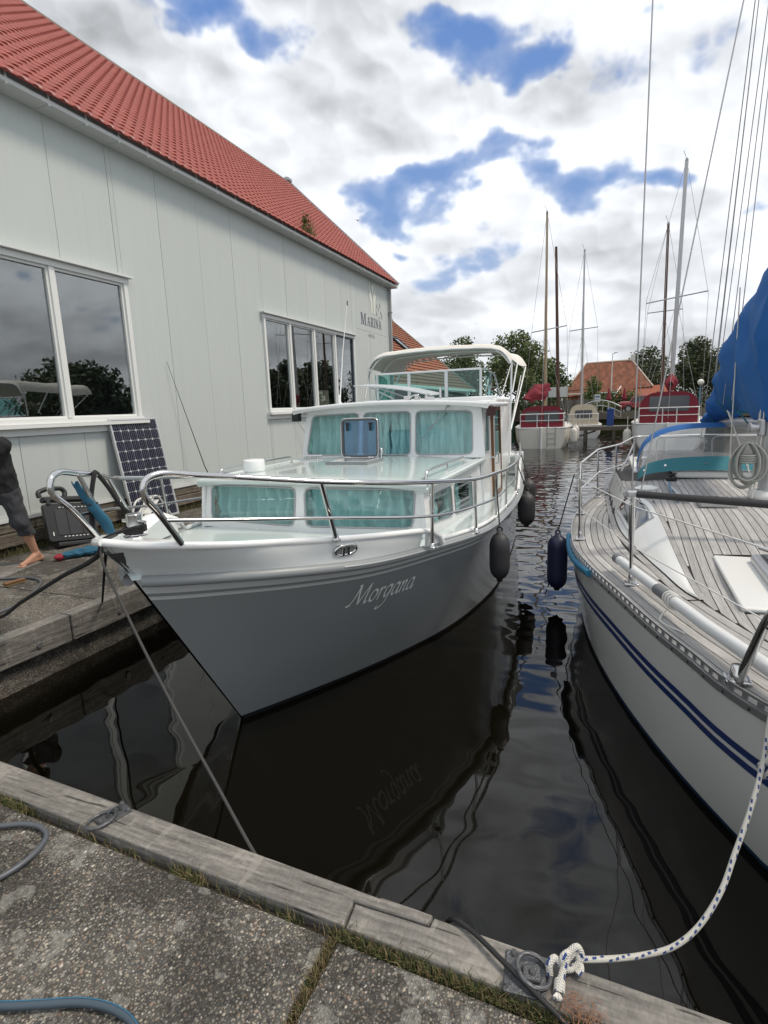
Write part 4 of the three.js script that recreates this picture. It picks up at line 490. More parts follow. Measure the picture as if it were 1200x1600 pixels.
  for (const s of [1, -1]) { const w = yp('coachroof_side', sheet([0, .33, .66, 1].map((q) => cz.map((z) => { const i = inC(z), o = outC(z); return [s * lerp(o, i, q), dkY(lerp(o, i, q), z) + roofUp(z) * q + .012 * Math.sin(q * 3.14) + .007, z]; })), { flip: s > 0 }), Y.gel);
    const pt = (z, q) => { const i = inC(z), o = outC(z); return [s * (lerp(o, i, q)), dkY(lerp(o, i, q), z) + roofUp(z) * q + .012 * Math.sin(q * 3.14) + .013, z]; }; const wz = [-5.35, -5.6, -5.9, -6.2, -6.45]; yp('window', sheet([.22, .5, .80].map((q) => wz.map((z, k) => pt(z, lerp(q, .5, k === 0 || k === 4 ? .25 : 0)))), { flip: s > 0 }), Y.smoke, w); yp('window_frame', sweep([...wz.map((z) => V(...pt(z, .86))), ...wz.slice().reverse().map((z) => V(...pt(z, .14))), V(...pt(wz[0], .86))], .008, 6), Y.alu, w);
    obj('margin_board', [sheet([0, 1].map((q) => cz.filter((z) => z > -7.4).map((z) => { const x = inC(z) - .004 - q * .035; return [s * x, topY(x, z) + .004, z]; })), { flip: s > 0 }), sheet([0, 1].map((q) => cz.filter((z) => z > -8).map((z) => { const x = outC(z) + .012 + q * .05; return [s * x, topY(x, z) + .004, z]; })), { flip: s < 0 })], Y.teak[1], dk); }
  // perforated aluminium toe rail
  const edge = (s, z, d, dy) => V(s * (EB(z) + d), EY(z) + dy, z); const posts = [], strips = [];
  for (const s of [1, -1]) { const line = (d, dy, h, w) => { const rr = [[], [], [], []]; for (let i = 0; i <= 90; i++) { const z = lerp(-1.60, -10.4, Math.pow(i / 90, 1.1)), e = edge(s, z, d, dy); rr[0].push([e.x - s * w, e.y, e.z]); rr[1].push([e.x, e.y, e.z]); rr[2].push([e.x, e.y + h, e.z]); rr[3].push([e.x - s * w, e.y + h, e.z]); } return sheet([...rr, rr[0]], { flip: s < 0, crease: .5 }); }; strips.push(line(.002, -.028, .032, .004), line(-.006, .002, .012, .006), line(-.006, .034, .012, .006)); for (let z = -1.7; z > -8.2; z -= .075) { const a = edge(s, z, -.009, .024), b = edge(s, z - .03, -.009, .024), len = a.distanceTo(b); posts.push(box(.006, .022, len, (a.x + b.x) / 2, (a.y + b.y) / 2, (a.z + b.z) / 2, 0, Math.atan2(b.x - a.x, b.z - a.z), 0)); } }
  const tr = yp('toe_rail', strips, Y.alu); yp('rail_web', posts, Y.alu, tr); yp('flange_bolt', (() => { const o = []; for (let z = -1.9; z > -6; z -= .15) { const e = edge(-1, z, .004, -.012); o.push(cyl(.007, .007, .006, e.x, e.y, e.z, 6, 0, 0, Math.PI / 2)); } return o; })(), M.dark, tr);
}
{ // foredeck hatch in its white well, deck hatch, grating and ventilators
  const H = (x, z) => topY(x, z);
  const hw = yp('foredeck_hatch', [rbox(1.36, .035, .98, .02, 0, H(0, -3.9) + .008, -3.9, .045)], Y.gel); yp('hatch_rim', [rbox(.96, .07, .66, .03, 0, H(0, -3.95) + .05, -3.95, .045)], Y.alu, hw); yp('hatch_glass', rbox(.86, .02, .57, .01, 0, H(0, -3.95) + .085, -3.95, .045), Y.smoke, hw); yp('hatch_catch', [rbox(.07, .03, .12, .01, -.34, H(0, -3.95) + .1, -4.18), rbox(.07, .03, .12, .01, .34, H(0, -3.95) + .1, -4.18)], Y.alu, hw);
  const h2 = yp('deck_hatch', [rbox(.30, .06, .30, .02, -.46, H(-.46, -5.75) + .03, -5.75)], Y.alu); yp('hatch_glass', rbox(.23, .02, .23, .01, -.46, H(-.46, -5.75) + .06, -5.75), Y.smoke, h2);
  const gb = yp('companionway_garage', [rbox(1.3, .09, .95, .03, 0, H(0, -7.5) + .045, -7.75)], Y.gel); yp('grating', [rbox(.62, .02, .3, .01, -.25, H(0, -7.5) + .095, -7.6)], Y.teak[0], gb); for (let k = 0; k < 8; k++) yp('grating_bar', box(.035, .012, .27, -.52 + k * .075, H(0, -7.5) + .108, -7.6), Y.teak[2], gb);
  yp('winch_base', [rbox(.12, .05, .05, .015, -.70, H(-.7, -7.15) + .03, -7.15, 0, .5), bent([[-.72, H(-.7, -7.1) + .05, -7.22], [-.68, H(-.7, -7.1) + .10, -7.05]], .014)], M.black);
  // jib track with car and lying sheet
  yp('genoa_track', [box(.035, .022, 1.25, -.73, H(-.73, -6.4) + .012, -6.45, .02, .06)], Y.alu); yp('track_sheet', tube([[-.76, H(-.76, -5.9) + .02, -5.85], [-.77, H(-.76, -6.4) + .02, -6.4], [-.74, H(-.76, -7) + .02, -7.0]], .011, 20, 6), mat([.12, .22, .34], .8));
  yp('mushroom_vent', [lathe([[0, .035], [.05, .033], [.11, .015], [.13, 0]], 20, -.98, H(-.98, -6.75), -6.75)], Y.gel);
  // sloping pole stowed on the side deck with its end fitting
  const pl = (t) => { const z = lerp(-4.25, -2.3, t), x = -lerp(1.30, .72, t); return V(x, dkY(x, z) + .10, z); }; const sp = yp('stowed_pole', sweep([pl(0), pl(.33), pl(.66), pl(1)], .032, 14), mat([.62, .64, .65], .35)); for (const [a, b] of [[.36, .43], [-.02, .015]]) yp('pole_collar', sweep([pl(a), pl(b)], .036, 14), mat([.14, .15, .16], .5), sp); yp('pole_jaw', [bent([pl(1).toArray(), [-.66, dkY(.66, -2.2) + .09, -2.18], [-.66, dkY(.66, -2.2) + .02, -2.26], [-.72, dkY(.7, -2.3) - .0, -2.36]], .014, .06)], M.galv, sp); yp('pole_lashing', [tube(Array.from({ length: 26 }, (_, i) => { const a = i / 25, p = pl(.44 + .05 * a), q = a * 18; return [p.x + .04 * Math.cos(q), p.y + .04 * Math.sin(q), p.z]; }), .005, 80, 5), tube([[pl(.46).x, pl(.46).y - .03, pl(.46).z], [pl(.46).x - .06, dkY(1.1, -3.4) + .01, pl(.46).z + .05], [pl(.6).x - .04, dkY(1, -3.2) + .01, pl(.6).z]], .005, 20, 5)], Y.rope, sp);
  // black pole lying athwart over the deck from the shrouds
  const bp = yp('spinnaker_pole', [bent([[-1.17, 1.29, -4.86], [.9, 1.20, -4.60]], .03, .05, 14)], mat([.02, .02, .022], .35)); yp('pole_end', [rbox(.09, .05, .05, .015, -1.20, 1.292, -4.865, 0, .1), sweep([V(-1.25, 1.31, -4.87), V(-1.27, 1.29, -4.87), V(-1.25, 1.27, -4.87)], .01, 6)], Y.alu, bp);
}
{ // stanchions, lifelines, bow pulpit, stern rail
  const st = [[-1.66, .77, -6.57, 1.38], [-1.61, .77, -5.31, 1.36], [-1.22, .80, -3.94, 1.37], [-1.50, .77, -7.76, 1.38], [-1.27, .78, -8.5, 1.40]];
  for (const s of [1, -1]) { for (const [x, y, z, t] of st) { const p = yp('stanchion', bent([[x * s, y, z], [(x - .02) * s, t, z + .02]], .0125), M.steel); yp('stanchion_base', [rbox(.09, .02, .09, .008, x * s, y + .02, z), lathe([[0, 0], [.022, 0], [.02, .07], [0, .07]], 12, x * s, y + .02, z)], M.steel, p); }
    const pu = [[-.66, 1.42, -2.42], [-1.235, 1.355, -3.92], [-1.625, 1.345, -5.29], [-1.675, 1.365, -6.55]]; yp('lifeline', sweep(pu.map(([x, y, z]) => V(x * s, y, z)), .0045, 6), Y.wireWhite); yp('lifeline', sweep([[-.72, 1.12, -2.5], [-1.225, 1.08, -3.93], [-1.615, 1.07, -5.3], [-1.665, 1.09, -6.56]].map(([x, y, z]) => V(x * s, y, z)), .004, 6), Y.wireWhite); yp('lifeline_bottle', [bent([[-.70 * s, 1.412, -2.5], [-.78 * s, 1.402, -2.72]], .008)], M.steel);
    yp('pulpit', [bent([[-.86 * s, .87, -2.52], [-.80 * s, 1.20, -2.42], [-.70 * s, 1.43, -2.36], [-.40 * s, 1.47, -1.62], [-.1 * s, 1.48, -1.4]], .019, .07, 10), bent([[-.80 * s, 1.16, -2.43], [-.40 * s, 1.2, -1.66]], .014), bent([[-.42 * s, .9, -1.82], [-.38 * s, 1.47, -1.6]], .016), rbox(.10, .02, .08, .008, -.86 * s, .875, -2.53), lathe([[0, 0], [.04, 0], [.032, .03], [.028, .07], [0, .07]], 14, -.86 * s, .87, -2.525)], M.steel); }
  yp('stern_rail', [...[1, -1].map((s) => bent([[-1.675 * s, 1.365, -6.55], [-1.52 * s, 1.42, -7.74], [-1.24 * s, 1.43, -8.5], [-1.0 * s, 1.43, -10.2], [0, 1.43, -10.5]], .0115, .12)), ...[1, -1].map((s) => bent([[-1.66 * s, 1.08, -6.56], [-1.5 * s, 1.12, -7.75], [-1.2 * s, 1.14, -8.5], [-1.0 * s, 1.14, -10.2]], .009, .1)), ...[1, -1].map((s) => bent([[-1.30 * s, .80, -8.45], [-1.05 * s, 1.43, -8.75]], .013))], mat([.66, .67, .67], .3, { metalness: .5 }));
}
{ // mast, boom in its blue cover, rigging
  const mz = -6.1; const mast = yp('mast', [mv(new THREE.CylinderGeometry(.085, .092, 12.4, 20).scale(.78, 1, 1.15), 0, 7.2, mz)], mat([.55, .57, .58], .4, { metalness: .6 })); yp('mast_collar', lathe([[.08, 0], [.15, 0], [.14, .05], [.10, .09], [.08, .09]], 20, 0, topY(0, mz) , mz), Y.gel, mast); yp('mast_track', box(.018, 12, .02, 0, 7.3, mz - .115), Y.alu, mast); yp('spreader', [1, -1].map((s) => bent([[0, 6.3, mz], [s * 1.22, 6.42, mz + .95]], .022)), Y.alu, mast);
  yp('mast_winch', [lathe([[0, .12], [.045, .12], [.05, .10], [.035, .06], [.05, .01], [.055, 0], [0, 0]], 18, 0, 0, 0).rotateZ(Math.PI / 2).translate(-.07, 1.75, mz + .02), rbox(.05, .16, .12, .02, -.09, 1.75, mz + .02)], Y.alu, mast); yp('halyard', [[-.085, .05], [-.10, .0], [-.095, -.05]].map(([x, z], i) => tube([[x, 1.9 + i * .1, mz + z], [x - .02, 1.35, mz + z + .03], [x - .06, topY(0, mz) + .03, mz + z + .1]], .006, 14, 6)), Y.rope, mast);
  // rope coil hung on the mast
  const coil = []; const cr = rng(5); for (let k = 0; k < 9; k++) { const w = .07 + cr() * .05, h = .30 + cr() * .08, dx = (cr() - .5) * .10, dz = (cr() - .5) * .1; coil.push(tube([[-.20 + dx * .3, 1.62, mz + .1 + dz], [-.20 - w + dx, 1.62 - h * .4, mz + .12 + dz], [-.20 - w * .8 + dx, 1.62 - h, mz + .14 + dz], [-.20 + dx, 1.62 - h * 1.12, mz + .15 + dz], [-.20 + w * .8 + dx, 1.62 - h, mz + .14 + dz], [-.20 + w + dx, 1.62 - h * .4, mz + .12 + dz]], .011, 36, 6, true)); } const cl = yp('rope_coil', coil, mat([.30, .31, .29], .9)); yp('coil_wrap', [0, 1, 2, 3].map((i) => tube(Array.from({ length: 12 }, (_, k) => { const a = k / 12 * 6.283; return [-.20 + .07 * Math.cos(a), 1.50 - i * .02, mz + .12 + .06 * Math.sin(a)]; }), .010, 30, 6, true)), mat([.33, .34, .32], .9), cl);
  // sail cover: lofted bundle along the boom, creased
  const top = table([[-9.5, 1.80], [-9.0, 1.86], [-8.6, 1.94], [-8.1, 2.35], [-7.6, 2.84], [-7.0, 3.12], [-6.4, 3.32], [-6.0, 3.36]]), bot = table([[-9.5, 1.60], [-8.9, 1.62], [-8.3, 1.74], [-7.7, 1.90], [-7.2, 1.92], [-6.6, 1.78], [-6.0, 1.76]]), wid = table([[-9.5, .10], [-8.8, .17], [-8.0, .22], [-7.2, .24], [-6.4, .22], [-6.0, .18]]);
  const rows = []; const nz = 60, na = 36; for (let i = 0; i <= nz; i++) { const z = lerp(-6.0, -9.5, i / nz), t = top(z), b = bot(z), w = wid(z), row = []; for (let k = 0; k <= na; k++) { const a = k / na * 6.2832, cx = Math.cos(a), sy = Math.sin(a); const yy = lerp(b, t, .5 + .5 * sy); const taper = sy > 0 ? lerp(1, .42, Math.pow(sy, 1.5)) : lerp(1, .75, -sy); const fold = .030 * PN(z * 2.6 + yy * 1.9, yy * 3.2 - z * 1.4, cx > 0 ? 2 : 7) + .016 * Math.sin(z * 9 + yy * 7 + 2 * PN(z * 2, yy * 2, 4)) + .020 * PN(z * 9 + yy * 5, yy * 8, 3) + .012 * (1 - Math.abs(PN(z * 5 - yy * 6, yy * 2.2, 8)) * 3); row.push([cx * (w * taper + fold * 1.5), yy + .012 * PN(z * 6, k * .4, 6), z]); } rows.push(row); }
  const shut = (row, dz) => { const c = row.reduce((a, p) => [a[0] + p[0], a[1] + p[1], a[2] + p[2]], [0, 0, 0]).map((v) => v / row.length); return row.map((p) => [lerp(p[0], c[0], .96), lerp(p[1], c[1], .8), p[2] + dz]); }; rows.unshift(shut(rows[0], .05)); rows.push(shut(rows[rows.length - 1], -.06)); const cov = yp('sail_cover', sheet(rows, { flip: true }), Y.blue); yp('cover_strap', [-6.5, -7.1, -7.8, -8.5, -9.1].map((z) => { const b = bot(z), w = wid(z); return tube([[-w * .9, b + .12, z], [-w * .4, b - .02, z], [0, b - .045, z], [w * .4, b - .02, z], [w * .9, b + .12, z]], .008, 20, 5); }), Y.blueDark, cov);
  yp('boom', [bent([[0, 1.78, mz - .1], [0, 1.66, -9.75]], .06, .05, 12)], Y.alu);
  const wires = (n, list, r, m) => list.forEach(([a, b]) => yp(n, sweep([V(...a), V(...b)], r, 6), m));
  wires('shroud', [[[-1.2, .83, -4.95], [-1.22, 6.42, -5.12]], [[-1.2, .83, -4.97], [-.07, 8.2, mz]], [[1.2, .83, -4.95], [1.22, 6.42, -5.12]], [[1.2, .83, -4.97], [.07, 8.2, mz]], [[-1.22, 6.42, -5.12], [-.04, 13.2, mz]]], .0055, Y.wire);
  wires('turnbuckle', [[[-1.2, .80, -4.95], [-1.203, 1.18, -4.96]], [[-1.2, .80, -4.98], [-1.15, 1.12, -5.02]], [[1.2, .80, -4.95], [1.203, 1.18, -4.96]]], .014, M.steel); wires('turnbuckle', [[[-1.18, .80, -4.93], [-1.186, 1.30, -4.95]]], .011, Y.wireWhite);
  wires('topping_lift', [[[0, 1.72, -9.6], [-.02, 13.3, mz - .2]], [[-.03, 1.72, -9.3], [-.06, 13.0, mz - .15]]], .005, Y.wire);
  wires('lazy_jack', [[[-.16, 1.9, -8.2], [-.06, 9.4, mz - .1]], [[-.18, 1.95, -7.5], [-.07, 9.4, mz - .1]], [[-.2, 2.0, -6.9], [-.08, 9.4, mz - .08]]], .0045, Y.wire); wires('backstay', [[[0, .85, -10.5], [0, 13.3, mz - .1]]], .006, Y.wire);
  wires('forestay', [[[0, .98, -1.65], [0, 13.3, mz + .05]]], .006, Y.wire); wires('reefing_line', [[[-.26, 1.9, -6.75], [-.12, 1.35, -6.3]], [[-.22, 1.88, -6.9], [-.10, 1.3, -6.35]], [[-.24, 3.1, -6.7], [-.235, 1.2, -6.55]]], .006, Y.rope);
}
{ // spray hood: clear front panels between a blue brow and a dark skirt
  const arch = (a, z, hw, h, y0) => { const c = Math.cos(a), s = Math.sin(a); return [Math.sign(c) * -Math.pow(Math.abs(c), .62) * hw, y0 + Math.pow(s, .58) * h, z]; };
  const band = (q0, q1, n = 40) => [q0, (q0 + q1) / 2, q1].map((q) => { const row = []; for (let k = 0; k <= n; k++) { const a = lerp(.0, Math.PI, k / n); const f = arch(a, -7.25, 1.06, .20, 1.03), b = arch(a, -8.15, 1.02, .70, 1.02); row.push([lerp(f[0], b[0], q), lerp(f[1], b[1], q) + .03 * Math.sin(q * 3.14), lerp(f[2], b[2], q) - .0]); } return row; });
  const hood = yp('spray_hood', [sheet(band(.86, 1.0)), sheet([band(1, 1)[0], band(1, 1)[0].map(([x, y, z]) => [x * .99, y - .02, z - .55])])], Y.blue); yp('hood_skirt', sheet(band(-.02, .22)), Y.blueDark, hood); yp('hood_window', sheet(band(.22, .86)), Y.vinyl, hood);
  yp('hood_bow', [sweep(band(.98, .98)[0].map((p) => V(p[0] * .985, p[1] - .02, p[2])), .012, 8), sweep(band(1, 1)[0].map((p) => V(p[0] * .97, p[1] - .045, p[2] - .3)), .011, 8)], M.steel, hood); yp('skirt_stud', [.15, .3, .45, .6].map((t) => { const p = band(.08, .08)[0][Math.round(t * 40)]; return cyl(.014, .014, .008, p[0], p[1] + .012, p[2] + .01, 8, 1.1); }), M.steel, hood);
  // frame of a second hood or seat rail seen through the clear panels
  yp('cockpit_coaming', [rbox(.10, .22, 2.2, .03, -1.02, .98, -9.3), rbox(.10, .22, 2.2, .03, 1.02, .98, -9.3), rbox(2.1, .2, .1, .03, 0, .98, -10.3)], Y.gel);
  yp('wheel_rail', [bent([[-.75, 1.0, -8.9], [-.75, 1.5, -8.9], [-.15, 1.5, -8.9], [-.15, 1.0, -8.9]], .012, .08), bent([[-.05, 1.0, -8.9], [-.05, 1.5, -8.9], [.55, 1.5, -8.9], [.55, 1.0, -8.9]], .012, .08)], Y.wireWhite);
  // blue padded hose along the edge amidships
  const pts = []; for (let i = 0; i <= 16; i++) { const z = lerp(-5.55, -4.25, i / 16); pts.push(V(-(EB(z) + .014), EY(z) - .004 - .035 * Math.sin(i / 16 * 3.14), z)); } yp('rubbing_hose', sweep(pts, .026, 10), mat([.012, .13, .24], .7));
}
// ---------------------------------------------------------------- far side of the harbour
{
  const land = struct('far_bank', [(() => { const pos = [], idx = [], uv = []; const xs = [-400, -160, -60, -20, 0, 20, 60, 160, 400], zs = [-42, -60, -100, -200, -400, -800]; for (const z of zs) for (const x of xs) { pos.push(x, .92 + (z < -60 ? .3 : 0) * .5 + .2 * PN(x * .1, z * .1, 1), z); uv.push(x, z); } const m = xs.length; for (let i = 0; i < zs.length - 1; i++) for (let j = 0; j < m - 1; j++) { const a = i * m + j; idx.push(a, a + 1, a + m, a + 1, a + m + 1, a + m); } return mk(pos, idx, uv); })(), box(800, 1.6, .3, 0, .1, -41.9)], mat([.115, .13, .06], .95, { map: tex(256, 256, (u, v) => { const k = .55 + .8 * tfbm(tn, u, v, 8, 8, 4); return [k * .9, k * .9, k * .75]; }, { rep: [.2, .2] }) }), 'grassy far bank of the harbour basin');
  struct('left_bank', [box(60, 1, 26, -39, .2, -31), box(30, 1, 40, -24, .19, 2)], mat([.12, .12, .10], .95), 'paved yard behind the marina building');
  struct('side_bank', [box(60, 1.2, 46, 52, .3, -20)], mat([.10, .12, .05], .95), 'grassy bank on the far side of the yacht');
  struct('quay_front', [box(60, .5, .25, 2, 1.0, -41.55), ], mat([.16, .14, .11], .9), 'low weathered quay board along the far bank');
}
const leafG = (() => { const g = mk([-.5, 0, 0, 0, .06, .35, .5, 0, 0, 0, .06, -.35], [0, 1, 2, 0, 2, 3], [0, 0, .5, 1, 1, 0, .5, 0]); return g; })();
function foliage(lobes, n, size, base, seed) { // leaf sized faces spread through overlapping lobes: [x,y,z,rx,ry,rz]
  const r = rng(seed), pos = new Float32Array(n * 12), nor = new Float32Array(n * 12), col = new Float32Array(n * 12), idx = new Uint32Array(n * 6), q = new THREE.Quaternion(), e = new THREE.Euler(), v = V(0, 0, 0); const src = leafG.attributes.position; const vol = lobes.map((l) => l[3] * l[4] * l[5]), tot = vol.reduce((a, b) => a + b);
  for (let i = 0; i < n; i++) { let pick = r() * tot, k = 0; while (pick > vol[k] && k < lobes.length - 1) pick -= vol[k++]; const l = lobes[k]; const th = r() * 6.283, cz = r() * 2 - 1, rad = Math.pow(r(), .42) * (.86 + .3 * r()), sr = Math.sqrt(1 - cz * cz); let px = l[0] + Math.cos(th) * sr * rad * l[3], py = l[1] + cz * rad * l[4], pz = l[2] + Math.sin(th) * sr * rad * l[5]; const f = PN(px * 1.6 + seed, py * 1.6, pz * 1.6); if (f < -.18) { px += (r() - .5) * .5; py += (r() - .5) * .4; }
    e.set((r() - .5) * 2.2, r() * 6.283, (r() - .5) * 2.2); q.setFromEuler(e); const s = size * (.6 + .9 * r()), c = (.65 + .7 * r()); const cr = base[0] * c * (.9 + .3 * r()), cg = base[1] * c, cb = base[2] * c * (.8 + .4 * r()); const nn = V(0, 1, 0).applyQuaternion(q);
    for (let m = 0; m < 4; m++) { v.set(src.getX(m) * s, src.getY(m) * s, src.getZ(m) * s).applyQuaternion(q); const o = i * 12 + m * 3; pos[o] = px + v.x; pos[o + 1] = py + v.y; pos[o + 2] = pz + v.z; nor[o] = nn.x; nor[o + 1] = nn.y; nor[o + 2] = nn.z; col[o] = cr; col[o + 1] = cg; col[o + 2] = cb; } const b = i * 4; idx.set([b, b + 1, b + 2, b, b + 2, b + 3], i * 6); }
  const g = new THREE.BufferGeometry(); g.setAttribute('position', new THREE.BufferAttribute(pos, 3)); g.setAttribute('normal', new THREE.BufferAttribute(nor, 3)); g.setAttribute('uv', new THREE.BufferAttribute(new Float32Array(n * 8), 2)); g.setAttribute('color', new THREE.BufferAttribute(col, 3)); g.setIndex(new THREE.BufferAttribute(idx, 1)); return g; }
M.leaf = mat([1, 1, 1], .8, { vertexColors: true, transmission: .25, thickness: 0 }); M.bark = mat([.07, .055, .04], .95);
function tree(name, label, x, z, h, w, { base = [.045, .075, .022], n = 5200, seed = 1, trunk = .3, conic = 0, size = .2, y0 = .9, group } = {}) {
  const t = thing(name, label, 'tree', [x, y0, z], 0, group), r = rng(seed * 17 + 3), th = h * trunk, lobes = [], limbs = [sweep([V(0, 0, 0), V(.05 * h * .2, th * .6, 0), V(.02 * h, th * 1.3, .02 * h), V(0, h * .75, 0)], (q) => lerp(.035, .008, q) * h, 8)];
  const nl = 11; for (let i = 0; i < nl; i++) { const a = i * 2.4 + r() * .6, q = r(), yy = lerp(th, h * .86, (i + .5) / nl), k = conic ? lerp(1, .22, (i + .5) / nl) : Math.sqrt(Math.max(.12, 1 - Math.pow(((i + .5) / nl - .38) / .68, 2))); const rr = w * .5 * k * (.35 + .35 * q), lx = Math.cos(a) * rr * .95, lz = Math.sin(a) * rr * .95; lobes.push([lx, yy, lz, w * .28 * k * (.8 + .4 * r()), h * .13 * (.8 + .5 * r()), w * .28 * k * (.8 + .4 * r())]); limbs.push(sweep([V(0, yy * .72, 0), V(lx * .5, yy * .88, lz * .5), V(lx, yy, lz)], (s) => lerp(.012, .004, s) * h, 5)); }
  lobes.push([0, h * .9, 0, w * .2, h * .1, w * .2]); obj('trunk', limbs, M.bark, t); const c = obj('crown', foliage(lobes, n, size, base, seed), M.leaf, t); return t; }
function bush(label, x, z, w, h, d, o = {}) { const t = thing('bush', label, 'bush', [x, o.y0 ?? .9, z], 0, o.group); const r = rng(o.seed || 2), L = []; const n = Math.max(2, Math.round(w / h)); for (let i = 0; i < n + 2; i++) L.push([lerp(-w / 2, w / 2, (i + .5) / (n + 2)), h * (.42 + .16 * r()), (r() - .5) * d * .3, w / (n + 1) * .75, h * (.42 + .15 * r()), d * .5]); obj('stem', Array.from({ length: 4 }, (_, i) => sweep([V(lerp(-w, w, i / 3) * .3, -.2, 0), V(lerp(-w, w, i / 3) * .36, h * .5, .02)], .03, 5)), M.bark, t); obj('foliage', foliage(L, o.n || 2600, o.size || .16, o.base || [.06, .10, .025], o.seed || 2), M.leaf, t); return t; }
tree('broadleaf_tree', 'round dark green tree behind the orange tiled roof', -12.3, -50, 7.2, 5.2, { seed: 3, n: 8000, size: .2, base: [.075, .115, .035] });
tree('broadleaf_tree', 'tall bright green tree behind the bimini of the cruiser', -5.9, -39, 6.0, 4.2, { seed: 5, n: 9000, size: .17, base: [.10, .145, .042] });
tree('broadleaf_tree', 'smaller green tree between cruiser bimini and red covered sailboat', -4.5, -46, 4.6, 3.4, { seed: 8, n: 4000, base: [.07, .11, .03] });
tree('broadleaf_tree', 'wide dark tree beside the globe lamp', 7.0, -56, 6.2, 4.6, { seed: 9, n: 9000, size: .2, base: [.055, .08, .03] });
tree('broadleaf_tree', 'dark tree behind the farmhouse hip roof', 4.6, -84, 8.0, 7.6, { seed: 11, n: 5200, size: .3, base: [.05, .075, .03] });
tree('broadleaf_tree', 'dark tree half hidden by the blue sail cover', 10.8, -58, 6.6, 5.6, { seed: 14, n: 7000, size: .22, base: [.038, .058, .02] });
tree('young_tree', 'pale green young tree in front of the farmhouse wall', -1.5, -58, 3.5, 1.7, { seed: 15, n: 2600, size: .16, base: [.12, .17, .045], trunk: .2 });
bush('rounded green bush with roses before the farmhouse', .7, -57, 3.4, 2.0, 1.6, { seed: 21, base: [.07, .11, .03] });
bush('low clipped light green hedge before the farmhouse', .9, -54, 5.2, 1.0, 1.2, { seed: 22, base: [.10, .135, .045], n: 3000 });
bush('dark hedge behind the globe lamp', 8.0, -50, 9.5, 1.7, 1.6, { seed: 23, base: [.03, .045, .02], n: 5000 });
bush('dark green shrubs behind the white board', -6.3, -44, 5.4, 1.6, 1.6, { seed: 24, base: [.04, .07, .02], n: 3600 });
// trees standing on the other bank, mirrored in the windows
[[12.6, -40, 5.0, 4.6], [12.2, -48.5, 5.9, 5], [16.5, -50, 6.4, 5], [18.5, -40, 6.0, 6], [25, -33, 6.0, 7], [32, -37, 6.6, 8], [30, -25, 5.2, 7], [37, -28, 6.2, 8], [24, -46, 7, 7], [42, -20, 6.2, 8]].forEach(([x, z, h, w], i) => tree('bank_tree', 'tall dark tree on the grassy bank on the far side of the yacht', x, z, h, w, { seed: 40 + i, n: 3600, size: .42, base: [.045, .07, .024], trunk: .12, group: 'trees on the bank beyond the yacht' }));

// ---------------------------------------------------------------- farmhouse
M.tileOld = [mat([.25, .095, .055], .85, { map: tex(256, 256, (u, v) => { const row = Math.abs(((v * 22) % 1) - .5) * 2, k = .72 + .5 * tfbm(tn, u, v, 10, 10, 4) - .16 * smooth(.7, 1, row); return [k * .9, k * .88, k * .86]; }) }), mat([.19, .125, .085], .9)];
{
  const t = thing('farmhouse', 'farmhouse with hipped orange tile roof behind the masts', 'house', [-.5, 1, -78]); const E = 2.5, Rg = 5.9;
  obj('wall', [box(9.6, E, 7, -.2, E / 2, 0)], mat([.22, .10, .065], .9), t);
  // hipped roof: ridge from x -2.6 to 2.8
  const A = [[-5.4, 1.5, 4.2], [5.2, E, 4.0], [5.2, E, -4.0], [-5.4, 1.5, -4.2]], R0 = [-2.5, Rg - .1, 0], R1 = [2.9, Rg, 0]; const tri = (pts, uvs) => { const pos = pts.flat(), idx = pts.length === 4 ? [0, 1, 2, 0, 2, 3] : [0, 1, 2]; return mk(pos, idx, pts.flatMap((p, i) => uvs ? uvs[i] : [p[0] * .3, p[1] * .3])); };
  obj('roof', [tri([A[0], A[1], R1, R0]), tri([A[2], A[3], R0, R1])], M.tileOld[0], t); obj('hip', [tri([A[1], A[2], R1]), tri([A[3], A[0], R0])], mat([.42, .15, .085], .85), t);  // hip faces take a lighter tile colour, their brighter lighting painted in
  obj('ridge_cap', [sweep([V(...R0), V(...R1)], .12, 6), sweep([V(...R1), V(...A[1])], .09, 6), sweep([V(...R0), V(...A[0])], .09, 6)], mat([.50, .42, .36], .8), t); obj('chimney', rbox(.5, .8, .5, .05, 3.0, Rg + .25, 0), mat([.6, .58, .55], .8), t); obj('gutter', box(10.6, .12, .12, -.1, 1.95, 4.15), M.whitePaint, t);
  const an = thing('lean_to_roof', 'low tiled annex at the hip end of the farmhouse', 'annex', [4.6, 1, -75]); obj('roof', sheet([[[-3.4, 2.6, .6], [2.2, 2.6, .6]], [[-4.4, 1.0, 2.4], [2.8, 1.0, 2.4]]], { flip: true }), mat([.30, .10, .06], .9), an); obj('wall', box(5.6, 1.4, 2, -.6, .6, .8), mat([.42, .36, .28], .9), an); obj('barge_board', [bent([[-3.4, 2.66, .6], [-4.4, 1.06, 2.5]], .07, .05, 5)], M.whitePaint, an);
}
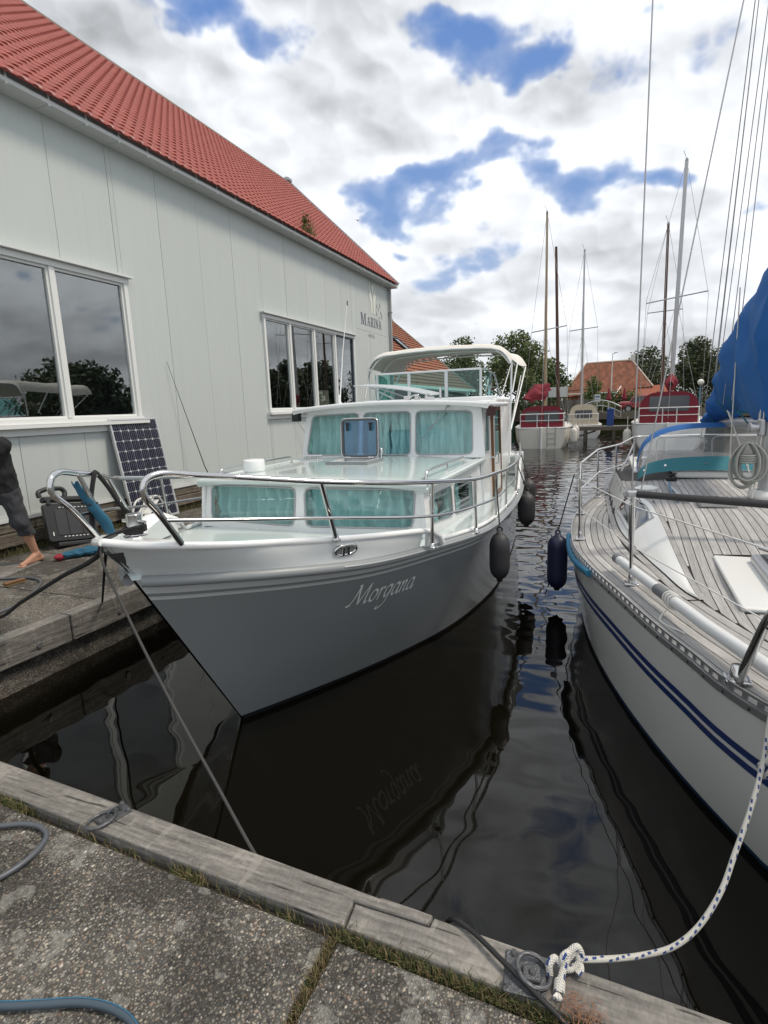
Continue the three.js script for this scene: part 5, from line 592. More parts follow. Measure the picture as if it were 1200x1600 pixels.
{ // second building: brown orange tiled roof with two skylights
  const t = thing('tiled_boathouse', 'low building with orange brown tiled roof, skylights and white gutter behind the marina hall', 'building', [-8, 0, -34.9]); const L = 17, ex = 0, ey = 2.97, rx = -5.4, ry = 7.66;
  obj('wall', [box(.2, 2.7, L, -.5, 1.6, L / 2), box(10, 2.7, .2, -5.4, 1.6, .1)], mat([.10, .11, .11], .8), t); obj('gable', extrude([[-.4, 2.9], [-10.4, 2.9], [-5.4, 7.4]], .15), mat([.25, .12, .08], .9), t);
  const rows = []; for (let i = 0; i <= 30; i++) { const q = i / 30, st = (i % 2 ? .04 : 0); rows.push([0, L].map((z) => [lerp(ex, rx, Math.floor(i / 2) * 2 / 30 + (i % 2 ? .0001 : 0)) , lerp(ey, ry, Math.floor(i / 2) * 2 / 30) + st, z])); }
  const course = []; const N = 24; for (let i = 0; i < N; i++) { const a = i / N, b = (i + 1) / N; course.push([lerp(ex, rx, a) + .03, lerp(ey, ry, a) + .02], [lerp(ex, rx, b), lerp(ey, ry, b) - .02]); }
  const g = sheet(course.map(([x, y]) => [[x, y, -.25], [x, y, L]]), { flip: true, crease: .3 }); obj('roof', [g, sheet([[[rx, ry, -.25], [rx, ry, L]], [[2 * rx, ey, -.25], [2 * rx, ey, L]]], { flip: true })], mat([.30, .125, .075], .85, { map: tex(256, 256, (u, v) => { const k = .7 + .55 * tfbm(tn, u, v, 40, 40, 4); return [k * .92, k * .88, k * .84]; }, { rep: [.3, .3] }) }), t);
  obj('ridge_cap', sweep([V(rx, ry + .02, -.25), V(rx, ry + .02, L)], .1, 8), M.tileOld[0], t); obj('gutter', [box(.16, .14, L + .3, .06, ey - .04, L / 2 - .1), box(.3, .04, L + .2, -.1, ey - .14, L / 2)], M.whitePaint, t); obj('verge_board', bent([[ex + .05, ey - .02, -.28], [rx, ry - .02, -.28]], .07, .05, 4), mat([.16, .15, .14], .8), t);
  const n = V(ry - ey, -(rx - ex), 0).normalize(); for (const [q, z] of [[.75, 6.6], [.52, 5.2]]) { const c = V(lerp(ex, rx, q), lerp(ey, ry, q), z).addScaledVector(n, .07); const F = frameM(c, [0, 0, -1], [rx - ex, ry - ey, 0]); const s = obj('skylight', [extrude([[-.45, -.6], [.45, -.6], [.45, .6], [-.45, .6]], .08, { holes: [[[-.36, -.5], [-.36, .5], [.36, .5], [.36, -.5]]] }).applyMatrix4(F)], mat([.05, .055, .06], .5), t); obj('skylight_pane', extrude([[-.36, -.5], [.36, -.5], [.36, .5], [-.36, .5]], .02).translate(0, 0, .03).applyMatrix4(F), mat([.05, .07, .10], .03, { ior: 1.9 }), s); }
}
// ---------------------------------------------------------------- moored boats, jetty and small things beyond
const FB = { maroon: mat([.19, .016, .03], .8), cream: mat([.56, .50, .38], .75), cream2: mat([.62, .60, .54], .4), white: mat([.66, .67, .66], .4), clear: mat([.10, .11, .12], .1), mast: mat([.45, .47, .48], .4, { metalness: .5 }), spruce: mat([.34, .27, .17], .5), brown: mat([.075, .035, .02], .5), green: mat([.03, .12, .09], .5) };
function farBoat(label, x, z, turn, o) { const t = thing('moored_sailboat', label, 'boat', [x, 0, z], turn, 'sailboats moored at the jetty'); const B = o.b, L = o.l, H = o.h;
  const zs = [0, .06, .2, .4, .6, .8, .93, 1], pl = [.80, .88, 1, 1, .9, .62, .28, .02]; const rows = [[-.3, .55], [0, .84], [.25, .95], [.6, 1], [1, 1.02]].map(([v, k]) => { const row = []; for (let i = 7; i >= 0; i--) row.push([-pl[i] * B / 2 * k, v < 0 ? v : v * H * (1 + .22 * zs[i] * zs[i]), -zs[i] * L * (1 - .06 * (1 - v)) - (zs[i] === 0 ? (1 - v) * .0 : 0)]); for (let i = 0; i < 8; i++) row.push([pl[i] * B / 2 * k, v < 0 ? v : v * H * (1 + .22 * zs[i] * zs[i]), -zs[i] * L * (1 - .06 * (1 - v))]); return row; });
  obj('hull', [sheet(rows.slice(1))], o.hull, t); obj('boot_top', [sheet([rows[0], rows[1].map((p) => [p[0] * 1.003, p[1] + .19, p[2]])])], M.dark, t); obj('deck', sheet([rows[4].slice(0, 8), rows[4].slice(8).reverse()].map((r) => r.map((p) => [p[0], p[1] - .01, p[2]])), { flip: true }), FB.cream2, t); obj('transom', sheet([rows[1], rows[4]].map((r) => [r[7], [0, r[7][1], .05], r[8]])), o.hull, t); obj('rubbing_strake', [sweep(rows[4].map((p) => V(...p)), .035, 6)], o.strake || FB.white, t); obj('rudder', rbox(.09, H + .3, .28, .03, 0, H / 2 - .1, .12), FB.white, t);
  // canopy
  const C = o.canopy; if (C) { const prof = (q) => { const row = []; for (let k = 0; k <= 20; k++) { const a = k / 20 * Math.PI, c = Math.cos(a), s = Math.sin(a); row.push([Math.sign(c) * Math.pow(Math.abs(c), .55) * C.w / 2 * lerp(1, .9, q), H + Math.pow(s, .5) * lerp(C.h, C.h * .85, q), -lerp(C.z0, C.z1, q)]); } return row; }; const cp = obj('canopy', [sheet([prof(0), prof(.5), prof(1)]), sheet([prof(0).map((p) => [p[0], H, p[2]]), prof(0)])], C.m, t); for (const [a, b, y0, y1] of C.win || [[-.38, -.04, .25, .75], [.04, .38, .25, .75]]) obj('canopy_window', extrude(rquad([[a * C.w, H + y0 * C.h], [b * C.w, H + y0 * C.h], [b * C.w, H + y1 * C.h], [a * C.w, H + y1 * C.h]], .08), .012).translate(0, 0, -C.z0 + .004), FB.clear, cp); obj('coachroof', [rbox(B * .62, .42, L * .4, .12, 0, H + .2, -L * .5)], FB.white, t); }
  const rl = (y) => [[-B * .40, y, -1.2], [-B * .38, y, -.05], [B * .38, y, -.05], [B * .40, y, -1.2]]; obj('stern_rail', [bent(rl(H + .62), .022, .15, 6), bent(rl(H + .33), .016, .15, 6), ...[[-B * .39, -.6], [-B * .38, -.05], [-.2, -.05], [.3, -.05], [B * .38, -.05], [B * .39, -.6]].map(([a, b]) => bent([[a, H, b], [a, H + .62, b]], .018))], FB.white, t); if (o.ladder) obj('ladder', [bent([[.25, .1, .08], [.25, H + .1, .08]], .016), bent([[.6, .1, .08], [.6, H + .1, .08]], .016), ...[.25, .5, .75].map((q) => bent([[.25, q * H, .08], [.6, q * H, .08]], .014))], M.galv, t);
  for (const m of o.masts) { const tp = V(m.lx || 0, m.top, m.z + .2), mm = obj('mast', [sweep([V(0, m.y0 ?? H, m.z), tp], (q) => lerp(m.r, m.r * .7, q), 10)], m.m, t); obj('masthead', [rbox(.10, .1, .16, .02, tp.x, tp.y, tp.z), bent([[tp.x, tp.y, tp.z], [tp.x - .12, tp.y + .35, tp.z]], .012)], FB.mast, mm); if (m.sp) { const f = (m.sp.y - H) / (m.top - H), cx = tp.x * f, czz = lerp(m.z, m.z + .2, f); obj('spreader', bent([[cx - m.sp.a, m.sp.y - (m.sp.t || .02), czz], [cx + m.sp.b, m.sp.y + (m.sp.t || .02), czz]], .028), FB.mast, mm); const w = []; for (const [sx, ex] of [[-m.sp.a, -B * .45], [m.sp.b, B * .45]]) w.push(sweep([V(ex, H, m.z), V(cx + sx, m.sp.y, czz), tp], .008, 4), sweep([V(ex, H, m.z + .4), V(cx, m.sp.y - .2, czz)], .007, 4)); w.push(sweep([V(0, H + .2, -.1), tp], .008, 4), sweep([V(0, H + .3, -L), tp], .008, 4)); obj('standing_rigging', w, Y.wire, mm); } }
  if (o.sail) { const s = o.sail; const rws = []; for (let i = 0; i <= 20; i++) { const q = i / 20, row = []; for (let k = 0; k <= 14; k++) { const a = k / 14 * 6.283, w = s.r * (1 + .9 * PN(q * 5, Math.cos(a) * 1.4, Math.sin(a) * 1.4 + 4)) * (s.prof ? s.prof(q) : 1) * Math.pow(Math.sin(.06 + q * 3.02), .4); row.push([(s.x || 0) + Math.cos(a) * w + (s.dx || 0) * q, lerp(s.y0, s.y1, q) + Math.sin(a) * w * (s.k || 1.5) + .04 * PN(q * 12, k, 2), lerp(s.z0, s.z1, q)]); } rws.push(row); } obj('furled_sail', [sheet(rws, { flip: true })], s.m, t); }
  return t; }
farBoat('small cream sailboat with maroon cockpit tent and boarding ladder', -2.8, -25.8, .06, { b: 2.45, l: 6.2, h: .92, hull: FB.cream2, strake: FB.white, ladder: true, canopy: { w: 1.95, h: .98, z0: .35, z1: 2.1, m: FB.maroon }, masts: [{ z: -3.3, top: 10.8, r: .075, m: FB.spruce, lx: -.05, sp: { y: 5.55, a: .66, b: .98, t: .1 } }], sail: { m: FB.maroon, x: -.95, y0: 2.25, y1: 2.75, z0: -2.3, z1: -3.2, r: .26, k: 1.3, dx: 1.1, prof: (q) => .55 + .75 * q } });
farBoat('cream day sailer with cream dome tent behind the jetty', -1.3, -32.6, .1, { b: 2.0, l: 5.6, h: .72, hull: FB.white, canopy: { w: 1.5, h: 1.15, z0: .3, z1: 1.9, m: FB.cream, win: [[-.3, .3, .35, .72]] }, masts: [{ z: -2.4, top: 10.3, r: .065, m: FB.mast, lx: -.08, sp: { y: 6.1, a: .72, b: .8, t: .06 } }] });
farBoat('white yacht with tall maroon wheelhouse tent beside the jetty end', 2.15, -24.6, -.10, { b: 2.75, l: 8, h: 1.05, hull: FB.white, canopy: { w: 2.15, h: 1.25, z0: .4, z1: 2.4, m: FB.maroon, win: [[-.33, .33, .38, .86]] }, masts: [{ z: -3.4, top: 11.6, r: .10, m: FB.mast, lx: .1, sp: { y: 6.28, a: 1.2, b: 1.15, t: .12 } }], sail: { m: FB.maroon, y0: 2.65, y1: 2.7, z0: -2.6, z1: -3.4, r: .26, k: 1.3, prof: (q) => .8 } });
farBoat('white yacht with bare dark mast moored behind the maroon wheelhouse tent', 2.15, -28.6, -.1, { b: 2.3, l: 7, h: .95, hull: FB.white, masts: [{ z: -2.0, top: 9.95, r: .08, m: FB.brown, lx: -.12, sp: { y: 6.1, a: .75, b: .75 } }], canopy: { w: 1.6, h: .7, z0: .6, z1: 1.8, m: FB.cream } });
{ // brown pole mast of a barge behind
  const t = thing('sailing_barge', 'dark barge with a brown wooden mast behind the white board', 'boat', [-3.2, 0, -33.2], .1); obj('hull', sheet([[-.2, .9], [.5, 1], [1.15, 1.05]].map(([y, k]) => [0, .2, .5, .8, 1].map((q) => [-1.25 * k * Math.sin(.35 + q * 2.4), y, -q * 6]).concat([0, .2, .5, .8, 1].reverse().map((q) => [1.25 * k * Math.sin(.35 + q * 2.4), y, -q * 6])))), M.dark, t); obj('deck', rbox(2.0, .1, 5, .04, 0, 1.1, -3), FB.green, t); obj('cabin', rbox(1.5, .5, 2, .08, 0, 1.4, -3), FB.white, t); obj('mast', sweep([V(.55, 1, -1.4), V(.22, 10.6, -1.2)], (q) => lerp(.11, .07, q), 10), FB.brown, t); }
// cabin boats moored nose to tail past the cruiser's stern
[[-5.0, -21.5, M.dark, 'dark hulled cabin boat moored astern of the cruiser'], [-6.3, -29, FB.white, 'white cabin boat moored before the leafy shrubs'], [-7.2, -36, FB.green, 'green hulled cabin boat moored before the tiled boathouse']].forEach(([x, z, m, label], i) => { const t = thing('cabin_boat', label, 'boat', [x, 0, z], .15 - i * .1, 'cabin boats astern of the cruiser'); const rws = [[-.2, .86], [.3, .95], [.8, 1.03]].map(([y, k]) => { const a = []; for (let q = 0; q <= 10; q++) a.push([Math.pow(Math.sin(Math.min(1, (q + .35) / 6.5) * 1.57), .7) * k * 1.15, y + .012 * (10 - q) * (y > .7 ? 1 : 0), 3 - q * .55]); return [...a.map((p) => [-p[0], p[1], p[2]]).reverse(), ...a]; }); obj('hull', sheet(rws), m, t); obj('deck', sheet([rws[2].slice(0, 11).reverse(), rws[2].slice(11)], { flip: false }), FB.cream2, t); const c = obj('cabin', rbox(1.5, .62, 2.6, .14, 0, 1.05, -.4), FB.white, t); obj('cabin_window', [rbox(1.1, .24, .04, .02, 0, 1.2, .91)], FB.clear, c); for (const s of [-1, 1]) obj('cabin_window', rbox(.04, .22, 1.8, .02, s * .745, 1.18, -.5), FB.clear, c); obj('rail', [bent([[-.9, .85, 1], [-.8, 1.35, 1.4], [0, 1.4, 2.7], [.8, 1.35, 1.4], [.9, .85, 1]], .02, .2, 6)], FB.white, t); obj('cover', sheet([0, 1].map((q) => [-1, -.6, 0, .6, 1].map((u) => [u * 1.0, .95 + .75 * (1 - u * u) * (1 - q * .4), -1.7 - q * 1.3]))), i === 1 ? FB.cream : Y.blueDark, t); });
{ // jetty: planks on posts, blue bin, fenders
  const t = thing('jetty', 'low timber jetty on dark posts between the far sailboats', 'jetty', [-.3, 0, -30.4]); for (let k = 0; k < 24; k++) obj('plank', box(.15, .05, 1.1, -1.85 + k * .162, .74, 0), M.timber, t); obj('stringer', [box(3.9, .14, .1, 0, .64, .5), box(3.9, .14, .1, 0, .64, -.5)], M.timberDark, t); for (const [x, z] of [[-.8, .45], [.55, .45], [1.5, .45], [-.8, -.45], [.55, -.45], [-1.7, .45]]) obj('post', cyl(.085, .09, 1.7, x, -.12, z, 10), M.timberDark, t); obj('brace', [bent([[-1.6, .1, .3], [-.3, .55, .3]], .04), bent([[-.2, .15, .2], [.6, .5, .3]], .035)], M.timberDark, t);
  const b = thing('rubbish_bin', 'slim blue box standing on the jetty', 'bin', [.05, .77, -30.5]); obj('body', rbox(.32, .78, .3, .03, 0, .39, 0), mat([.01, .05, .22], .5), b); obj('lid', rbox(.36, .06, .34, .025, 0, .81, 0), mat([.012, .06, .26], .5), b);
  const f = (x, y, z, label) => { const q = thing('white_fender', label, 'fender', [x, y, z], 0, 'white fenders of the far sailboats'); obj('body', lathe([[0, -.36], [.10, -.33], [.16, -.22], [.165, .2], [.11, .31], [.03, .35], [.03, .42], [0, .42]], 16), FB.cream2, q); obj('line', bent([[0, .4, 0], [0, .85, -.03]], .012), Y.rope, q); }; f(-1.45, .55, -26.2, 'white fender hanging nearest the stern of the maroon tent sailboat'); f(-1.42, .6, -27.2, 'white fender hanging farther forward on the maroon tent sailboat'); f(.72, .5, -25.2, 'white fender on the wheelhouse tent yacht'); }
{ // street furniture on the bank
  const gl = thing('globe_lamp', 'white globe lamp on a slim blue post', 'lamp', [5.6, .9, -40 - 3]); obj('post', cyl(.05, .06, 1.9, 0, .95, 0, 10), mat([.12, .22, .32], .5), gl); obj('globe', mv(new THREE.SphereGeometry(.2, 20, 14), 0, 2.1, 0), mat([.75, .74, .68], .4), gl); obj('collar', cyl(.1, .07, .1, 0, 1.9, 0, 12), M.galv, gl);
  const pl = thing('flag_pole', 'tall thin white pole before the farmhouse roof', 'pole', [.1, 1, -60]); obj('shaft', cyl(.035, .06, 5.5, 0, 2.75, 0, 10), FB.white, pl); obj('head', [bent([[0, 5.45, 0], [.28, 5.55, 0]], .03), rbox(.3, .06, .14, .02, .3, 5.56, 0)], M.galv, pl);
  const sg = thing('white_board', 'plain white board on two posts above the maroon tent', 'board', [-3.55, .9, -38 - 5.2]); obj('panel', rbox(1.36, .72, .05, .01, 0, 1.85, 0), FB.white, sg); for (const s of [-.5, .5]) obj('post', box(.07, 1.9, .06, s, .9, -.06), M.timberDark, sg);
  const s2 = thing('notice_sign', 'small white upright notice sign by the hedge', 'sign', [-.85, .9, -44.5]); obj('panel', rbox(.4, .55, .04, .01, 0, 1.3, 0), FB.white, s2); obj('post', cyl(.03, .03, 1.1, 0, .5, -.03, 8), M.galv, s2); obj('print', [box(.3, .12, .006, 0, 1.42, .024), box(.3, .05, .006, 0, 1.2, .024)], mat([.06, .14, .3], .6), s2);
  for (const [x, l] of [[-.1, 'red parasol folded up beside the hedge'], [1.15, 'red parasol folded up beside the white pole']]) { const r = thing('folded_parasol', l, 'parasol', [x, 1, -52.5], 0, 'folded red parasols'); obj('canopy', lathe([[0, 2.05], [.06, 2.0], [.2, 1.2], [.24, 1.0], [0, .98]], 12), FB.maroon, r); obj('shaft', cyl(.03, .03, 1.1, 0, .5, 0, 8), FB.white, r); }
  const wg = thing('metal_gangway', 'arched metal gangway rail beside the jetty', 'gangway', [-.4, .85, -39.5]); const arc = (dy, z) => Array.from({ length: 15 }, (_, i) => V(lerp(-1.5, 1.1, i / 14), dy + .45 * Math.sin(i / 14 * 3.14), z)); obj('rail', [sweep(arc(.75, 0), .035, 6), sweep(arc(.4, 0), .025, 6), sweep(arc(.75, -1), .035, 6)], FB.mast, wg); obj('tread', slabSheet([arc(.02, .1).map((p) => p.toArray()), arc(.02, -1.1).map((p) => p.toArray())], .05), M.timberDark, wg); for (let i = 0; i < 15; i += 2) obj('baluster', bent([arc(.02, 0)[i].toArray(), arc(.75, 0)[i].toArray()], .02), FB.mast, wg);
  const fn = thing('timber_fence', 'grey board fence between the white board and the cream tent', 'fence', [-2.6, .9, -43.4]); for (let i = 0; i < 14; i++) obj('board', box(.17, 1.25, .03, -.9 + i * .18, .62, (i % 2) * .02), i % 3 ? M.timber : M.timberDark, fn); obj('rail', box(2.6, .08, .05, .2, .9, -.05), M.timberDark, fn);
  const car = thing('parked_car', 'small red car parked behind the maroon wheelhouse tent', 'car', [2.5, 1, -50]); obj('body', [rbox(3.6, .62, 1.6, .18, 0, .58, 0), extrude([[-1.1, .8], [-.7, 1.32], [.75, 1.34], [1.3, .82]], 1.4, { bevel: .06, seg: 2 }).translate(0, 0, -.7)], mat([.25, .012, .02], .25, { clearcoat: .8 }), car); for (const x of [-1.1, 1.15]) for (const z of [-.72, .72]) { const w = obj('wheel', cyl(.3, .3, .18, x, .3, z, 16, Math.PI / 2), M.black, car); obj('rim', cyl(.17, .17, .19, x, .3, z, 12, Math.PI / 2), M.galv, w); } obj('side_window', extrude([[-.9, .84], [-.62, 1.24], [.68, 1.26], [1.05, .86]], .02).translate(0, 0, .765), FB.clear, car); obj('headlight', rbox(.06, .12, .26, .02, -1.79, .65, .5), M.whitePaint, car);
}
// ---------------------------------------------------------------- sign on the marina building
{
  const sign = (name, w, h, px, draw, m, y, z) => { const cv = document.createElement('canvas'); cv.width = px; cv.height = Math.round(px * h / w); const c = cv.getContext('2d'); c.fillStyle = '#000'; c.fillRect(0, 0, px, px * 2); c.fillStyle = c.strokeStyle = '#fff'; draw(c, cv.width, cv.height); const t = new THREE.CanvasTexture(cv); t.colorSpace = THREE.NoColorSpace; const g = new THREE.PlaneGeometry(w, h).rotateY(Math.PI / 2); const o = obj(name, g, mat(m, .5, { alphaMap: t, transparent: true, alphaTest: .5 }), building); o.position.set(WX + .006, y, z); };
  sign('sign_lettering', 1.86, .44, 768, (c, w, h) => { c.textBaseline = 'alphabetic'; c.font = `${h * 1.06}px serif`; c.fillText('M', 8, h * .88); c.font = `${h * .86}px serif`; let x = w * .275; for (const ch of 'ARINA') { c.save(); c.translate(x, h * .88); c.scale(.86, 1); c.fillText(ch, 0, 0); c.restore(); x += c.measureText(ch).width * .86 + 9; } }, [.06, .065, .12], 4.70, -16.45);
  sign('sign_town_lettering', .52, .15, 256, (c, w, h) => { c.font = `${h * .9}px serif`; let x = 6; for (const ch of 'SNEEK') { c.fillText(ch, x, h * .86); x += w * .195; } }, [.22, .24, .27], 4.26, -16.32);
  // emblem: two raised hands holding a bud, with a sprig of small leaves beside it
  const hand = (s) => [[.02, 0], [.10, 0], [.12, .30], [.24, .52], [.235, .62], [.17, .55], [.185, .72], [.21, .98], [.175, .90], [.14, .72], [.10, .62], [.04, .55], [.02, .3]].map(([x, y]) => [x * s, y]);
  const place = (g, z, y) => g.rotateY(Math.PI / 2).translate(WX + .002, y, z); const cream = mat([.74, .76, .68], .5), grey = mat([.28, .30, .30], .55);
  obj('sign_emblem', [place(extrude(hand(1), .008), -16.53, 4.93), place(extrude(hand(-1), .008), -16.47, 4.93)].map((g) => g), cream, building); obj('sign_bud', [place(extrude([[0, 0], [.05, .12], [.09, .3], [.0, .34], [-.06, .28], [-.04, .1]], .008), -16.52, 5.46), place(extrude([[0, 0], [.10, .05], [.03, .16], [-.07, .18], [-.02, .08]], .008), -16.5, 5.83)], cream, building);
  obj('sign_sprig', [[-.05, .0, .2], [.1, .15, -.4], [.22, .28, .5], [.3, .05, .9], [.16, -.1, -.9], [.36, -.05, .1], [-.02, .22, 0], [-.35, .9, .3], [-.28, 1.02, 1]].map(([x, y, r]) => place(extrude([[0, -.07], [.025, 0], [0, .07], [-.025, 0]], .008).rotateZ(r), -16.86 - x, 4.98 + y)), grey, building);
}
// plants rooted in the gutter
{ const t = thing('gutter_weed', 'dry weeds growing out of the roof gutter', 'weeds', [-6.68, 6.05, -12.3]); const r = rng(6), gs = [], gd = []; for (let i = 0; i < 60; i++) { const z = (r() - .5) * .6, h = .14 + r() * .3, dx = (r() - .5) * .25, dz = (r() - .5) * .3; (r() < .6 ? gs : gd).push(sweep([V(0, 0, z), V(dx * .4, h * .6, z + dz * .4), V(dx, h, z + dz)], (q) => lerp(.008, .002, q), 4)); } obj('stem', gd, M.grassDry, t); obj('leaf', [...gs, foliage([[0, .32, .15, .08, .24, .1]], 90, .06, [.16, .10, .04], 4)].map((g) => { g.deleteAttribute('color'); return g; }), mat([.11, .12, .035], .9), t); }
{ const t = thing('flying_bird', 'tiny dark bird flying in front of the clouds', 'bird', [-9.64, 9.48, -21.84], .6); t.scale.setScalar(.38); obj('body', [mv(new THREE.SphereGeometry(.06, 10, 8).scale(1, .8, 2.2)), slabSheet([[[0, .02, .07], [0, .02, -.05]], [[.14, .09, .05], [.14, .09, -.05]], [[.3, .05, -.03], [.29, .05, -.05]]], .008), slabSheet([[[0, .02, .07], [0, .02, -.05]], [[-.14, .09, .05], [-.14, .09, -.05]], [[-.3, .05, -.03], [-.29, .05, -.05]]], .008)], M.dark, t); }
// ---------------------------------------------------------------- solar panel leaning on the wall
{
  const t = thing('solar_panel', 'dark blue solar panel in an aluminium frame leaning on the grey wall', 'solar panel', [-6.57, .46, -6.55]); const W = .93, H = 1.60, F = frameM([0, 0, W / 2], [0, 0, -1], [-.27, 1.55, 0]); const fr = mat([.58, .59, .60], .4, { metalness: .6 });
  obj('frame', [extrude([[0, 0], [W, 0], [W, H], [0, H]], .038, { holes: [[[.025, .025], [.025, H - .025], [W - .025, H - .025], [W - .025, .025]]] }).applyMatrix4(F)], fr, t); obj('back_sheet', extrude([[.02, .02], [W - .02, .02], [W - .02, H - .02], [.02, H - .02]], .006).translate(0, 0, .02).applyMatrix4(F), mat([.42, .44, .47], .4), t);
  const cell = [mat([.007, .009, .024], .3, { ior: 1.3 }), mat([.010, .012, .030], .3, { ior: 1.3 })], nx = 6, ny = 10, cw = (W - .06) / nx, ch = (H - .06) / ny; const cg = extrude(rquad([[.004, .004], [cw - .004, .004], [cw - .004, ch - .004], [.004, ch - .004]], .018, 1), .003), bus = [.25, .5, .75].map((q) => box(.0014, ch - .008, .001, cw * q, ch / 2, .0042)); const bg = merge(bus);
  for (let i = 0; i < nx; i++) for (let j = 0; j < ny; j++) { const c = fin(new THREE.Mesh(cg, cell[(i * 3 + j * 5) % 2])); c.name = 'cell'; c.applyMatrix4(F.clone().multiply(new THREE.Matrix4().makeTranslation(.03 + i * cw, .03 + j * ch, .0265))); t.add(c); const b = fin(new THREE.Mesh(bg, fr)); b.name = 'busbar'; c.add(b); }
}
// ---------------------------------------------------------------- folded black crate, cloth, chair and other bits on the walkway
{
  const t = thing('folded_crate', 'folded black plastic crate leaning on the wooden plinth', 'crate', [-6.42, .50, -4.95]); const F = frameM([0, 0, 0], [.12, -.13, -1], [-.32, 1, -.12]); const bk = mat([.022, .023, .026], .42), W = .66, H = .50; const add = (n, g, m = bk, p = t) => obj(n, [].concat(g).map((q) => q.applyMatrix4(F)), m, p);
  add('panel', extrude(rquad([[-W / 2, 0], [W / 2, 0], [W / 2, H], [-W / 2, H]], .05, 4), .05, { bevel: .008, seg: 2 })); add('inner_panel', extrude(rquad([[-W / 2 + .12, .075], [W / 2 - .03, .075], [W / 2 - .03, H - .085], [-W / 2 + .12, H - .085]], .02, 3), .012, { bevel: .004 }).translate(0, 0, .05), mat([.035, .036, .042], .5)); for (const x of [-.06, .12, .24]) add('rib', rbox(.008, H - .18, .012, .003, x, H / 2, .068)); for (const y of [.055, H - .06]) for (let k = 0; k < 9; k++) add('slot', rbox(.028, .014, .006, .003, -.13 + k * .05, y, .062), mat([.55, .56, .56], .6)); add('lower_lip', rbox(W * .9, .06, .13, .02, .05, -.045, .03)); add('lid', rbox(W * .98, .07, .12, .025, .02, H + .06, .0)); for (const x of [-.26, .2]) add('hinge', rbox(.05, .07, .03, .01, x, H + .01, .062)); add('tag', rbox(.015, .05, .004, .002, -.27, .1, .062), FB.white);
  add('handle', [bent([[-.32, H + .09, .0], [-.33, H + .16, 0], [-.20, H + .21, 0], [-.02, H + .21, 0], [.02, H + .16, 0], [-.0, H + .1, 0]], .03, .05, 10)]);
}
{ const m = mat([.018, .095, .16], .9); const lump = (name, label, cat, pos, L, r0, sx, seed, ang) => { const t = thing(name, label, cat, pos, ang); const rows = []; for (let i = 0; i <= 26; i++) { const q = i / 26, row = []; for (let k = 0; k <= 18; k++) { const a = k / 18 * 6.283, w = r0 * Math.pow(Math.sin(lerp(.16, Math.PI - .12, q)), .5) * (1 + .28 * PN(q * 6, Math.cos(a) * 1.2 + seed, Math.sin(a) * 1.2) + .12 * Math.sin(q * 34 + a * 2 + 3 * PN(q * 3, a, seed))); row.push([(q - .5) * L, Math.max(.004, r0 * .62 + Math.sin(a) * w * .62), Math.cos(a) * w * sx]); } rows.push(row); } obj('cloth', sheet(rows, { flip: true }), m, t); return t; };
  const c = lump('blue_cloth', 'crumpled blue canvas with red lining lying on the walkway', 'cloth', [-5.74, .45, -4.62], .62, .085, 1.1, 3, 1.2); obj('red_lining', sheet(Array.from({ length: 8 }, (_, i) => Array.from({ length: 12 }, (_, k) => { const a = k / 11 * 6.283, w = .055 * Math.sin(.5 + i / 7 * 2.4); const ww = w * (1 + .6 * PN(i * .5, Math.cos(a) * 2, Math.sin(a) * 2)); return [-.29 - .014 * i + .03 * PN(i * .4, k * .7, 3), Math.max(.005, .038 + Math.sin(a) * ww * .7), Math.cos(a) * ww * 1.3]; }))), mat([.25, .02, .035], .85), c);
  // blue cover rolled and stood in the bow rail
  const t = thing('rolled_cover', 'rolled teal blue cover tied inside the bow rail of the cruiser', 'cover', [-2.66, 1.40, -2.22]); const rows = []; for (let i = 0; i <= 24; i++) { const q = i / 24, row = []; for (let k = 0; k <= 16; k++) { const a = k / 16 * 6.283, w = .034 * (1 + .22 * PN(q * 3, Math.cos(a), Math.sin(a)) + .10 * Math.sin(q * 9 + a * 3)) * Math.pow(Math.sin(.35 + q * 2.5), .35); row.push([lerp(.10, -.05, q) + Math.cos(a) * w * (1.25 + .3 * Math.sin(q * 5)), .01 + q * .30 + .01 * Math.sin(a * 3), lerp(.0, .07, q) + Math.sin(a) * w * (.7 + .35 * PN(q * 6, a, 2))]); } rows.push(row); } obj('cloth', sheet(rows, { flip: true }), m, t); obj('tie', [.6].map((q) => tube(Array.from({ length: 12 }, (_, k) => { const a = k / 12 * 6.283; return [lerp(.10, -.05, q) + Math.cos(a) * .036, .01 + q * .3, lerp(.0, .07, q) + Math.sin(a) * .034]; }), .005, 24, 5, true)), M.black, t); }
{ const t = thing('white_chair', 'white tubular garden chair lying folded behind the cruiser bow', 'chair', [-6.35, .45, -6.1], .3); for (const s of [0, .14]) obj('leg', bent([[s, .02, .45], [s + .02, .42, .25], [s + .04, .46, -.1], [s + .1, .05, -.4]], .014, .09), FB.white, t); obj('back', [bent([[0, .2, .36], [.16, .2, .36]], .012), bent([[.03, .45, .05], [.2, .46, .05]], .012)], FB.white, t); obj('seat', rbox(.2, .02, .34, .008, .1, .30, .05, .5), FB.white, t); }
